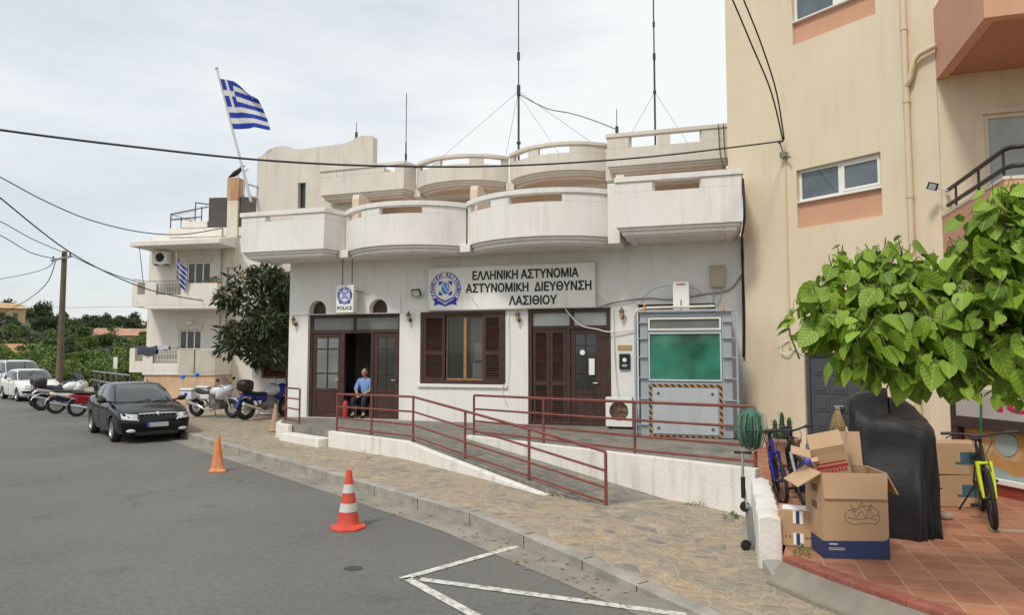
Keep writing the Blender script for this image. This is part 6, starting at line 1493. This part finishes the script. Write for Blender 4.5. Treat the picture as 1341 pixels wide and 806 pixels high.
# ================================================================ things on the tiled terrace
TAPE = M('brown_tape', (.40, .27, .14), .3); NAVY = M('navy_print', (.022, .035, .11), .7, var=.1); INKB = M('brown_print', (.16, .09, .05), .8)
def flap(mb, hinge, along, out, L_):
    """thin cardboard flap: hinge point, edge vector, outward vector"""
    h, a, o = Vector(hinge), Vector(along), Vector(out); n = a.cross(o).normalized() * .006
    o2 = o * L_; mb.add([h - n, h + a - n, h + a * .98 + o2 - n, h + a * .02 + o2 - n, h + n, h + a + n, h + a * .98 + o2 + n, h + a * .02 + o2 + n], [(0, 1, 2, 3), (7, 6, 5, 4), (0, 4, 5, 1), (1, 5, 6, 2), (2, 6, 7, 3), (3, 7, 4, 0)])
def open_box(parent, w, d, h, flaps, mat=None):
    mb = MB(); t = .006
    mb.box(-w / 2, w / 2, -d / 2, -d / 2 + t, 0, h); mb.box(-w / 2, w / 2, d / 2 - t, d / 2, 0, h); mb.box(-w / 2, -w / 2 + t, -d / 2 + t, d / 2 - t, 0, h); mb.box(w / 2 - t, w / 2, -d / 2 + t, d / 2 - t, 0, h); mb.box(-w / 2 + t, w / 2 - t, -d / 2 + t, d / 2 - t, 0, t)
    b = mb.build('carton', mat or CARD, parent, smooth=0)
    for side, ang, L_, (f0, f1) in flaps:
        mb = MB(); a = R(ang); z = h - .002
        ax, ou = {'f': ((1, 0, 0), (0, -1, 0)), 'b': ((1, 0, 0), (0, 1, 0)), 'l': ((0, 1, 0), (-1, 0, 0)), 'r': ((0, 1, 0), (1, 0, 0))}[side]
        st = {'f': (-w / 2, -d / 2 - .007, z), 'b': (-w / 2, d / 2 - .003, z), 'l': (-w / 2 - .004, -d / 2, z), 'r': (w / 2 + .004, -d / 2, z)}[side]; ln = w if side in 'fb' else d
        s_ = Vector(st) + Vector(ax) * ln * f0; flap(mb, s_, Vector(ax) * ln * (f1 - f0), Vector(ou) * math.cos(a) + Vector((0, 0, math.sin(a))), L_)
        mb.build('flap', CARDI, parent, smooth=0)
    return b
t = thing('open_carton', 'large open cardboard box with a navy blue printed base and flaps folded out', 'cardboard box', (3.44, 7.21, TZ + .004), -5)
b = open_box(t, .63, .5, .84, [('f', -88, .25, (0, 1)), ('l', -32, .27, (.0, .95)), ('r', -62, .24, (.05, 1)), ('b', 82, .36, (.5, .95))])
mb = MB(); n = 10; cr = [(-.317, .003), (.317, .003), (.317, .24)] + [(.317 - .06 * (1 - math.cos(R(9 * i))), .24 - .06 * math.sin(R(9 * i))) for i in range(1, 11)] + [(-.317, .17)]
mb.panel([cr], -.2535, .003); mb.box(-.3185, -.3155, -.25, .25, .003, .17)
mb.build('navy_band', NAVY, b, smooth=0)
mb = MB()
for x, z, w in ((-.22, .135, .08), (-.19, .10, .16), (-.19, .085, .15)): mb.box(x - w / 2, x + w / 2, -.2565, -.254, z, z + (.014 if w < .1 else .006))
mb.build('small_print', M('pale_print', (.5, .5, .48), .7), b, smooth=0)
mb = MB()
def stroke(pts, c, s, y, r=.0022): mb.tube([(c[0] + p[0] * s, y, c[1] + p[1] * s) for p in pts], r, 4)
C0 = (.06, .42); Y_ = -.2525
stroke([(-.9, -.3), (-.95, .1), (-.7, .35), (-.3, .42), (.2, .6), (.6, .55), (.95, .3), (1, -.2), (.8, -.45), (.2, -.4), (-.5, -.5), (-.9, -.3)], C0, .17, Y_)
stroke([(-.5, .3), (-.3, -.1), (.0, .35), (.2, -.1), (.5, .45), (.6, 0), (.9, .1)], C0, .17, Y_); stroke([(-.8, -.1), (-.2, -.2), (.4, -.1), (.9, -.2)], C0, .17, Y_); stroke([(-.6, .7), (-.4, .2), (0, .75), (.3, .3), (.6, .7)], C0, .17, Y_)
mb.build('printed_drawing', INKB, b, smooth=0)
for z in (.62, .45):
    mb = MB(); mb.box(-.3175, -.3155, -.1, .05, z, z + .07); mb.build('side_print', INKB, b, smooth=0)
t = thing('open_carton', 'smaller open cardboard box with red print tilted inside the large box', 'cardboard box', (3.36, 7.27, 1.04), 0, rot=(R(8), R(-14), R(-24)))
b = open_box(t, .34, .30, .24, [('l', 28, .19, (0, 1)), ('b', 58, .17, (0, 1)), ('f', -40, .0 + .05, (0, .2)), ('r', 70, .2, (.1, .9))])
mb = MB(); mb.box(-.14, .16, -.1525, -.1505, .10, .13); mb.box(-.14, .15, -.1525, -.1505, .15, .165)
for k in range(9): mb.box(-.14 + .032 * k, -.12 + .032 * k, -.1525, -.1505, .055, .09)
mb.build('red_print', M('red_print', (.42, .03, .02), .7), b, smooth=0)
t = thing('sealed_carton', 'small taped cardboard box with a white label beside the stub wall', 'cardboard box', (3.07, 7.55, TZ + .004), -24)
mb = MB(); mb.box(-.18, .18, -.17, .17, 0, .37); b = mb.build('carton', CARD, t, bevel=.006)
mb = MB(); mb.box(-.14, .13, -.12, .1, .3705, .3735); mb.build('label', PAPER, b, smooth=0)
for z0, z1 in ((.02, .14), (.24, .37)): mb = MB(); mb.box(-.03, .07, -.1735, -.1705, z0, z1); mb.build('label', PAPER, b, smooth=0)
mb = MB(); mb.box(.0, .035, -.1755, -.174, .02, .14); mb.box(.0, .035, -.1755, -.174, .24, .37); mb.build('blue_tape', NAVY, b, smooth=0)
mb = MB()
for x in (-.1, -.06, .1, .13): mb.lathe([(.012, -.1735), (.012, -.171)], (x, 0, .1), 'y', 8)
mb.build('printed_marks', INKB, b, smooth=0)
TEAL = M('teal_print', (.05, .12, .15), .7)
for k, (dz, dx, rz, lab) in enumerate(((0, 0, -14, 'lower of two stacked cardboard boxes with dark teal labels by the shop front'), (.425, -.02, -11, 'upper of two stacked cardboard boxes with dark teal labels by the shop front'))):
    t = thing('stacked_carton', lab, 'cardboard box', (5.98 + dx, 9.42, TZ + .004 + dz), rz, 'two stacked boxes by the shop front')
    mb = MB(); mb.box(-.31, .31, -.2, .2, 0, .42); b = mb.build('carton', CARD, t, bevel=.008)
    mb = MB(); mb.box(.02, .23, -.2035, -.2005, .14 + .0 * k, .30); mb.box(-.04, .02, -.2035, -.2005, .14, .17); mb.build('label', TEAL, b, smooth=0)
    mb = MB(); mb.box(-.31, .31, -.03, .03, .4205, .4225); mb.build('tape', TAPE, b, smooth=0)
# covered object
t = thing('covered_machine', 'tall bulky object wrapped in a glossy black cover between the boxes', 'covered object', (4.56, 8.38, TZ), -25)
rc = random.Random(4); mb = MB(); rg = []
prof = [(0, .43, .60), (.05, .43, .6), (.15, .43, .59), (.3, .43, .58), (.45, .43, .57), (.6, .435, .56), (.75, .44, .55), (.9, .445, .54), (1.05, .45, .53), (1.18, .45, .51), (1.29, .44, .48), (1.35, .42, .44), (1.385, .34, .36), (1.40, .22, .23), (1.405, .1, .1), (1.406, .01, .01)]
NP = 200
fd = [(rc.uniform(0, 6.28), rc.uniform(.04, .09), rc.uniform(.02, .075), rc.uniform(.6, 1.5)) for i in range(36)]
for z, a, bb in prof:
    r = []
    for i in range(NP):
        q = 2 * math.pi * i / NP; c, s = math.cos(q), math.sin(q)
        fx, fy = math.copysign(abs(c) ** .38, c), math.copysign(abs(s) ** .38, s)
        k = 1
        for qa, w, h, zt in fd:      # sharp hanging folds that die out upwards
            dq = (q - qa - .12 * z + math.pi) % (2 * math.pi) - math.pi; k += h * max(0, 1 - abs(dq) / w) * max(0, 1 - z / zt)
        k += .012 * math.sin(q * 5 + z * 6) + .008 * math.sin(q * 11 - z * 9)
        step = .15 * max(0, min(1, (1.0 - z) / .5)) * max(0, -s) * (1 if c < .35 else .25)    # lower front bulge
        zz = z + (z / 1.4) ** 3 * (.19 * -c * .9 + .10 * s) + (.015 * math.sin(q * 6) if z > .9 else 0)
        r.append((a * fx * k, bb * fy * k - step, max(0, zz) if z else .0))
    rg.append(r)
mb.loft(rg, cap=False); mb.build('cover', M('black_plastic_sheet', (.011, .011, .012), .5, var=.4, vs=3, bump=.35, bs=6, spec=.3), t, smooth=28)
mb = MB(); mb.tube([(-.48, -.35, .52), (-.2, -.6, .50), (.2, -.6, .5), (.48, -.35, .52)], .008, 5); mb.build('tie_cord', BLACK, t)
for loc, s, lab in (((5.12, 8.66, TZ), .12, 'larger of two pale stones at the foot of the black cover'), ((5.34, 8.60, TZ), .085, 'smaller of two pale stones at the foot of the black cover')):
    mb = MB(); V = []
    mb.ell((0, 0, s * .45), (s, s * .75, s * .55), 12, 8); mb.v = [(x * rc.uniform(.85, 1.12), y * rc.uniform(.85, 1.12), max(0, z * rc.uniform(.9, 1.1))) for x, y, z in mb.v]
    o = mb.build('stone', M('pale_stone_rock', (.36, .30, .22), .9, var=.2, vs=8, bump=.4, bs=30), smooth=50); o.location = loc; tag(o, lab, 'stone')

# ---- bicycles
def bicycle(label, loc, rz, fm, fork=None, lean=4, s=1.0, turn=0, bar_w=.33, susp=True, basket=False, stand=True, fr=.0):
    T = thing('bicycle', label, 'bicycle', loc, 0); T.rotation_euler = (R(lean), 0, R(rz)); T.scale = (s, s, s); Rw = .335; wx = .53
    fork = fork or fm
    def whl(x, M_, par):
        a, b = MB(M_), MB(M_)
        a.tube([(x + (Rw - .024) * math.cos(q), 0, Rw + (Rw - .024) * math.sin(q)) for q in [i * 2 * math.pi / 32 for i in range(32)]], .026, 8, True)
        b.tube([(x + (Rw - .055) * math.cos(q), 0, Rw + (Rw - .055) * math.sin(q)) for q in [i * 2 * math.pi / 32 for i in range(32)]], .011, 6, True)
        b.lathe([(.02, -.05), (.025, 0), (.02, .05)], (x, 0, Rw), 'y', 10)
        for k in range(20): q = k * math.pi / 10; b.tube([(x + .02 * math.cos(q + .8), .03 * (-1) ** k, Rw + .02 * math.sin(q + .8)), (x + (Rw - .055) * math.cos(q), 0, Rw + (Rw - .055) * math.sin(q))], .0022, 4)
        w = a.build('wheel', RUBBER, par, smooth=60); b.build('rim', M('dark_rim', (.06, .06, .06), .4, metal=.5), w, smooth=60)
    # steering turn about the head axis
    H0 = Vector((.40, 0, .78)); hd = Vector((.27, 0, -.95)).normalized()
    St = Matrix.Translation(H0) @ Matrix.Rotation(R(turn), 4, -hd) @ Matrix.Translation(-H0)
    whl(-wx, Matrix(), T); whl(wx, St, T)
    mb = MB(); bb = (-.06, 0, .29); st = (-.22, 0, .80); hd_t = (.36, 0, .88); hd_b = (.405, 0, .72)
    mb.tube([bb, st], .018); mb.tube([(-.2, 0, .73), hd_t], .019); mb.tube([bb, hd_b], .022); mb.tube([hd_t, hd_b], .022)
    for y in (-1, 1): mb.tube([(-.06, y * .03, .29), (-wx, y * .06, Rw)], .011); mb.tube([(-.2, y * .015, .74), (-wx, y * .06, Rw)], .010)
    mb.build('frame', fm, T, smooth=60)
    mb = MB(St)
    for y in (-1, 1): mb.tube([(.415, y * .062, .72), (.47, y * .062, .5), (wx, y * .055, Rw)], [.022, .022, .014])
    mb.tube([(.405, -.062, .70), (.405, .062, .70)], .02); mb.build('fork', fork, T, smooth=60)
    mb = MB(St); mb.tube([hd_t, (.345, 0, .95), (.40, 0, .99)], .018); mb.tube([(.33, bar_w, 1.03), (.36, .16, 1.02), (.40, .05, 1.0), (.40, -.05, 1.0), (.36, -.16, 1.02), (.33, -bar_w, 1.03)], .0135)
    for y in (-1, 1): mb.tube([(.33, y * (bar_w - .11), 1.03), (.325, y * (bar_w + .01), 1.03)], .018); mb.tube([(.36, y * (bar_w - .1), 1.015), (.42, y * (bar_w - .03), .985)], .007, 5)
    mb.build('handlebar', BLACK, T, smooth=60)
    mb = MB(St); mb.tube([(.40, .1, 1.0), (.5, .1, .95), (.5, .02, .8), (.46, .06, .6)], .004, 4); mb.tube([(.40, -.1, 1.0), (.5, -.08, .93), (.42, -.03, .75), (.1, -.02, .5)], .004, 4); mb.build('brake_cable', BLACK, T)
    mb = MB(); mb.tube([st, (-.24, 0, .88)], .013); rg = []
    for x, w in ((-.42, .06), (-.38, .075), (-.28, .06), (-.14, .022), (-.10, .012)): rg.append([(x, w * math.cos(a), .90 + .022 * math.sin(a)) for a in [i * .6283 for i in range(10)]])
    mb.loft(rg); mb.build('saddle', SEATM, T, smooth=60)
    mb = MB(); mb.lathe([(.085, -.055), (.085, -.05)], bb, 'y', 20); mb.bar((-.06, -.07, .29), (.06, -.07, .17), .02, .014); mb.bar((-.06, .07, .29), (-.18, .07, .41), .02, .014); mb.build('crankset', BLACK, T)
    for a, b_ in (((.06, -.12, .17), -1), ((-.18, .12, .41), 1)):
        mb = MB(); mb.obox(a, (.09, .08, .025)); mb.build('pedal', BLACK, T)
    if stand: sg = -1 if lean > 0 and fork is not fm and lean < 8 else 1; mb = MB(); mb.tube([(-.4, sg * .06, .33), (-.42, sg * .26, .02)], .011, 6); mb.build('kickstand', BLACK, T)
    return T
NEON = M('neon_yellow_paint', (.58, .66, .02), .4, var=.04)
bicycle('bright yellow mountain bike standing on its kickstand in front of the shop', (5.86, 8.60, TZ), -119, M('black_bike_paint', (.02, .02, .02), .4), NEON, 5, 1.06, 1, .36)
mb = MB(); mb.obox((0, 0, .012), (.34, .10, .024)); o = mb.build('plank', M('weathered_plank', (.34, .26, .18), .85, var=.15, vs=6), bevel=.004); o.location = (5.66, 8.02, TZ); o.rotation_euler = (0, 0, R(-12)); tag(o, 'short weathered plank on the tiles under the yellow bike wheel', 'plank')
bicycle('dark blue bicycle leaning against the end of the white platform wall', (3.80, 9.86, TZ), -107, M('blue_bike_paint', (.012, .016, .24), .35), None, 9, .98, 12, .30)
bicycle('black bicycle with a silver fork leaning next to the dark blue one', (4.07, 9.80, TZ), -105, M('black_bike_paint', (.02, .02, .02), .4), M('silver_fork', (.55, .56, .58), .3, metal=.5), 10, 1.0, 10, .31)
t = thing('blue_bag', 'bright blue bag sagging behind the parked bicycles', 'bag', (4.42, 10.3, TZ))
mb = MB(); rg = []
for z, k in ((0, .8), (.1, 1.02), (.3, 1), (.46, .82), (.54, .5), (.6, .2)): rg.append([(.2 * k * math.cos(a) * (1 + .07 * math.sin(5 * a + z * 9)), .15 * k * math.sin(a) * (1 + .07 * math.sin(4 * a)), z) for a in [i * .2618 for i in range(24)]])
mb.loft(rg); mb.build('sack', M('blue_plastic_bag', (.012, .025, .30), .4, bump=.3, bs=12), t, smooth=70)
mb = MB(); mb.tube([(-.05, 0, .57), (-.06, 0, .68), (.05, 0, .7), (.05, 0, .57)], .01); mb.build('strap', M('blue_plastic_bag', (.012, .025, .30), .4), t)
t = thing('cactus_pot', 'small upright cactus in a pinkish clay pot behind the bicycles', 'potted plant', (4.38, 11.25, TZ))
mb = MB(); mb.lathe([(.18, 0), (.22, .3), (.27, .6), (.29, .62), (.29, .67), (.25, .67), (.24, .6), (.001, .6)], n=28); mb.build('pot', M('pink_clay', (.42, .24, .18), .8, var=.12, vs=5, dirt=(.5, .4, .34), da=.5), t, smooth=45)
mb = MB(); rr = random.Random(2)
for x, y, h in ((0, 0, .46), (-.1, .04, .34), (.11, -.02, .38), (.05, .1, .3), (-.05, -.09, .25)):
    prof = []
    for i in range(9): prof.append((.05 * (1 - .5 * (i / 8) ** 3) * (1 + .12 * math.sin(i * 2)), .6 + h * i / 8))
    mb.lathe(prof + [(.001, .6 + h + .03)], (x, y, 0), n=8)
    for k in range(26):
        a = rr.uniform(0, 6.28); z = .62 + rr.uniform(0, h); mb.tube([(x + .045 * math.cos(a), y + .045 * math.sin(a), z), (x + .08 * math.cos(a), y + .08 * math.sin(a), z + .02)], [.004, .001], 3)
mb.build('cactus', M('cactus_green', (.025, .06, .02), .6, var=.25, vs=10), t, smooth=0)
t = thing('kick_scooter', 'folded grey kick scooter propped upright against the stub wall', 'kick scooter', (2.70, 8.1, .015), 12)
mb = MB(); mb.obox((.06, 0, .28), (.03, .12, .46), (0, -4, 0)); mb.build('deck', M('silver_grey_deck', (.30, .31, .31), .4, metal=.4), t, bevel=.008)
mb = MB(); mb.tube([(.02, 0, .48), (-.02, 0, .8), (-.015, 0, 1.12)], [.02, .018, .014]); mb.tube([(.05, 0, .5), (.02, 0, .52)], .02); mb.build('stem', STEEL, t, smooth=60)
mb = MB(); mb.tube([(-.015, -.16, 1.14), (-.015, .16, 1.10)], .013); mb.tube([(-.015, -.17, 1.14), (-.015, -.07, 1.13)], .018); mb.tube([(-.015, .07, 1.11), (-.015, .17, 1.10)], .018); mb.build('handlebar', BLACK, t, smooth=60)
mb = MB(); mb.tube([(-.018, 0, .60), (-.018, 0, .84)], .026); mb.build('grip_sleeve', BLACK, t, smooth=60)
for z in (.06, .50): mb = MB(); mb.lathe([(.03, -.014), (.06, -.012), (.062, 0), (.06, .012), (.03, .014)], (-.0, 0, z), 'y', 18); mb.build('wheel', BLACK, t, smooth=50)
t = thing('green_net', 'bundle of green netting strands hung over the end of the upper railing', 'netting', (3.36, 9.74, 1.45), -47)
mb = MB(); rn2 = random.Random(8)
for i in range(230):
    x = rn2.gauss(0, .05); y = rn2.gauss(0, .04); L2 = rn2.uniform(.42, .5); w = rn2.uniform(-.03, .03); sg = -1 if i % 2 else 1
    mb.tube([(x * .4, sg * .01, .045 + rn2.uniform(0, .03)), (x * 1.5 + w * .2, y + sg * .06, -.04), (x * 1.75 + w, y * 1.3 + sg * .08, -.22), (x * 1.1 + w * .4, y * .7 + sg * .05, -L2)], .0048, 4)
mb.build('strands', leafmat('net_green', (.06, .15, .10), (.17, .34, .24), rough=.7, trans=.05, scale=6), t, smooth=180)
mb = MB(); mb.tube([(-.1, -.03, -.49), (.0, .04, -.53), (.09, -.02, -.50), (.02, -.06, -.56)], .012, 5); mb.build('rope', M('grey_rope', (.35, .33, .29), .9), t)
t = thing('green_pole', 'thin green broom pole leaning on the shop front behind the yellow bike', 'pole', (6.72, 10.0, TZ))
mb = MB(); mb.tube([(0, 0, .0), (.06, .0, 1.42)], .014); mb.build('stick', M('green_plastic_pole', (.02, .13, .05), .4), t)
mb = MB(); mb.tube([(.056, 0, 1.33), (.061, 0, 1.46)], .017); mb.build('grip', BLACK, t)
t = thing('straw_bunch', 'dry bunch of straw hanging from the handle of the grey door', 'dried bunch', (4.95 + .597 * 2.66 - .802 * .07, 15.95 - .802 * 2.66 - .597 * .07, 1.2), -53)
mb = MB()
for i in range(150):
    a, b_ = rn2.gauss(0, .07), rn2.gauss(0, .04); mb.tube([(rn2.gauss(0, .012), rn2.gauss(0, .01) - .02, .03), (a * .5, b_ * .5 - .04, -.15), (a * 1.2, b_ - .05, -rn2.uniform(.3, .55))], [.004, .004, .002], 3)
mb.build('stalks', M('dry_straw', (.38, .27, .12), .9, var=.3, vs=20), t, smooth=0)
mb = MB(); mb.tube([(.03 * math.cos(a), .03 * math.sin(a) - .025, -.04) for a in [i * .6283 for i in range(10)]], .007, 4, True); mb.build('tie', M('dark_string', (.1, .06, .04), .9), t)

# ================================================================ mulberry tree with big leaves over the terrace
MT = thing('mulberry_tree', 'leafy tree with large bright green heart-shaped leaves overhanging the terrace', 'tree', (4.75, 4.95, TZ))
O_ = Vector((4.75, 4.95, TZ))
clumps = [(1062, 428, 5.2, .26), (1048, 408, 5.2, .14), (1095, 375, 5.3, .27), (1112, 455, 5.05, .30), (1150, 352, 5.4, .24), (1184, 345, 5.3, .16), (1160, 425, 5.15, .36), (1215, 405, 5.3, .36), (1245, 372, 5.5, .2), (1230, 465, 4.95, .32), (1280, 430, 5.0, .4), (1296, 352, 5.1, .33), (1318, 285, 5.0, .26), (1350, 268, 5.05, .22), (1360, 360, 5.1, .42),
          (1395, 300, 5.2, .38), (1390, 445, 4.9, .42), (1190, 495, 5.0, .17), (1125, 492, 5.0, .18), (1255, 508, 4.9, .16), (1325, 485, 4.85, .3), (1440, 370, 5.2, .45), (1490, 300, 5.1, .4), (1500, 450, 5.0, .45), (1560, 380, 4.9, .5), (1180, 460, 5.3, .3), (1265, 465, 5.3, .3), (1340, 420, 5.4, .35), (1110, 410, 5.4, .28)]
cl = []
for a, b_, d, r_ in clumps:
    a += max(0, 1200 - a) * .16
    cl.append((Vector(((a - 670.5) / 900 * d, d, 2.3 + (459 - b_ + (14 if b_ > 420 else 4)) / 900 * d)) - O_, r_))
mb = MB(); mb.tube([(0, 0, -.1), (.03, .02, .7), (-.02, .0, 1.35), (-.1, .02, 1.75)], [.13, .11, .10, .09], 12)
for c, r_ in cl:
    mid = Vector((-.1, .02, 1.7)).lerp(c, .5) + Vector((0, 0, .12)); mb.tube(smooth_line([(-.08, .02, 1.6), mid, c], 4), [.042 - .0038 * i for i in range(9)], 6)
mb.build('trunk', M('mulberry_bark', (.15, .115, .08), .9, var=.2, vs=6, bump=.5, bs=30), MT, smooth=60)
rm = random.Random(21)
half = [(.0, .0), (.20, -.09), (.40, .03), (.49, .24), (.44, .48), (.27, .74), (.0, 1.0)]
mb = MB(); tw = MB(); BL = []
def big_leaf(q, d, n, L_):
    d = d.normalized(); s_ = d.cross(n).normalized(); n = s_.cross(d).normalized(); curl = rm.uniform(-.05, .42); fold = rm.uniform(.03, .38); w = rm.uniform(.78, .95)
    def P(u, v): return q + s_ * (u * w * L_) + d * (v * L_ * (1 - .1 * v * curl)) + n * (L_ * (fold * abs(u) - curl * v * v * .6 + .025 * math.sin(v * 14) * abs(u) * 2))
    rib = [P(0, v) for v in (0, .03, .1, .26, .48, .74, 1.0)]; l = [P(-u, v) for u, v in half]; r = [P(u, v) for u, v in half]
    BL.extend([(0, v, 0) for v in (0, .03, .1, .26, .48, .74, 1.0)] + [(-u, v, 0) for u, v in half[1:6]] + [(u, v, 0) for u, v in half[1:6]])
    mb.add(rib + l[1:6] + r[1:6], [(0, 1, 7), (1, 2, 8, 7), (2, 3, 9, 8), (3, 4, 10, 9), (4, 5, 11, 10), (5, 6, 11), (0, 12, 1), (1, 12, 13, 2), (2, 13, 14, 3), (3, 14, 15, 4), (4, 15, 16, 5), (5, 16, 6)])
wsum = [r_ ** 2.2 for c, r_ in cl]
for i in range(2900):
    c, r_ = rm.choices(cl, wsum)[0]
    p = Vector((rm.gauss(0, 1), rm.gauss(0, 1), rm.gauss(0, 1))).normalized(); p.z *= .85
    q = c + p * r_ * rm.uniform(.3, 1.12) ** .6
    d = Vector((p.x * .55, p.y * .55, -.75)) + Vector((rm.gauss(0, .42), rm.gauss(0, .42), rm.gauss(0, .38)))
    n = Vector((p.x * .5, p.y * .5 - .1, .55 + p.z * .3)) + Vector((rm.gauss(0, .55), rm.gauss(0, .55), rm.gauss(0, .35)))
    L_ = rm.choice((.08, .10, .12, .13, .15, .17, .20)) * rm.uniform(.85, 1.1)
    big_leaf(q, d, n, L_)
    if i % 3 == 0: tw.tube([q, q - d.normalized() * .06 + Vector((0, 0, .03)), c.lerp(q, .4)], [.003, .003, .005], 4)
# young upright shoots at the top edge
for a, b_, d in ((1088, 330, 5.3), (1100, 318, 5.3), (1150, 318, 5.4), (1180, 305, 5.3), (1240, 335, 5.5), (1315, 240, 5.0), (1338, 236, 5.0), (1030, 412, 5.2)):
    q = Vector(((a - 670.5) / 900 * d, d, 2.3 + (459 - b_) / 900 * d)) - O_
    tw.tube([q + Vector((.1, .02, -.32)), q + Vector((.03, 0, -.15)), q], [.007, .006, .003], 5)
    for k in range(6):
        a2 = rm.uniform(0, 6.28); big_leaf(q + Vector((.02, 0, -.05 * k)), Vector((math.cos(a2) * .7, math.sin(a2) * .7, -.35)), Vector((math.cos(a2) * .4, math.sin(a2) * .4, .9)), .07 + .017 * k)
cr = mb.build('crown', leafmat('mulberry_leaf', (.04, .115, .008), (.37, .54, .06), rough=.42, trans=.28, scale=2.2, veins=True), MT, smooth=180, recalc=False)
at = cr.data.attributes.new('blade', 'FLOAT_VECTOR', 'POINT'); at.data.foreach_set('vector', [c for v in BL for c in v])
tw.build('twigs', M('green_brown_twig', (.14, .13, .05), .7), MT, smooth=60)

# ================================================================ litter along the gutter and the house across the street (seen in the glass)
rl2 = random.Random(77); LF = M('dry_leaf', (.30, .19, .06), .9, var=.3, vs=20)
mb = MB()
for i in range(110):
    k = rl2.randrange(3, 9); f = rl2.random(); p = Vector(KERB[k]).lerp(Vector(KERB[k + 1]), f); q = p + Vector((rl2.gauss(-.12, .12) - .05, rl2.gauss(-.12, .12) - .05)); a = rl2.uniform(0, 6.28); s_ = rl2.uniform(.012, .035)
    u = Vector((math.cos(a), math.sin(a), 0)) * s_; w = Vector((-u.y, u.x, 0)) * .5; c = Vector((q.x, q.y, .012))
    mb.add([c - u, c - w + Vector((0, 0, .008)), c + u, c + w + Vector((0, 0, .006))], [(0, 1, 2, 3)])
tag(mb.build('dry_leaves', LF, smooth=0), 'scattered dry leaf litter in the gutter along the kerb', 'leaf litter', kind='stuff')
mb = MB(); leaf_cloud(mb, [((2.78, 7.3, .03), (.1, .12, .05)), ((3.25, 9.35, .05), (.15, .12, .07)), ((2.7, 10.2, .06), (.25, .12, .04)), ((3.0, 9.6, .04), (.1, .12, .05)), ((2.95, 7.1, .27), (.08, .1, .06)), ((.7, 10.7, .1), (.25, .12, .04)), ((-3.0, 14.8, .2), (.3, .1, .04))], 420, .05, .3, -.4, rl2)
tag(mb.build('weeds', LEAF[2], smooth=0), 'small green weeds growing along the foot of the low white walls', 'weeds', kind='stuff')
OH = thing('house', 'pale house with a tiled awning across the street, mirrored in the station glass', 'house', (-3, -13, 0), 17)
mb = MB(); mb.box(-9, 9, -6, 0, 0, 5.2); mb.build('wall', CREAM, OH, smooth=0)
mb = MB(); mb.add([(-9.5, 1.6, 2.9), (9.5, 1.6, 2.9), (9.5, 0.01, 3.6), (-9.5, .01, 3.6), (-9.5, 1.6, 2.78), (9.5, 1.6, 2.78), (9.5, .01, 3.48), (-9.5, .01, 3.48)], [(0, 1, 2, 3), (7, 6, 5, 4), (0, 4, 5, 1), (1, 5, 6, 2), (3, 2, 6, 7), (0, 3, 7, 4)]); mb.build('awning', RTI, OH, smooth=0)
for x in (-6, -2, 2, 6):
    mb = MB(); mb.box(x - .6, x + .6, .001, .06, .9, 2.3); mb.build('window', GLASS, OH)
HD = thing('hedge', 'dark hedge across the street mirrored in the green booth glass', 'hedge', (-5.5, -9.5, 0), 17)
mb = MB(); leaf_cloud(mb, [((-8 + i * .8, 0, .7), (.7, .6, .75)) for i in range(21)], 3500, .16, .6, 0, rl2); mb.build('foliage', LEAF[1], HD, smooth=0)
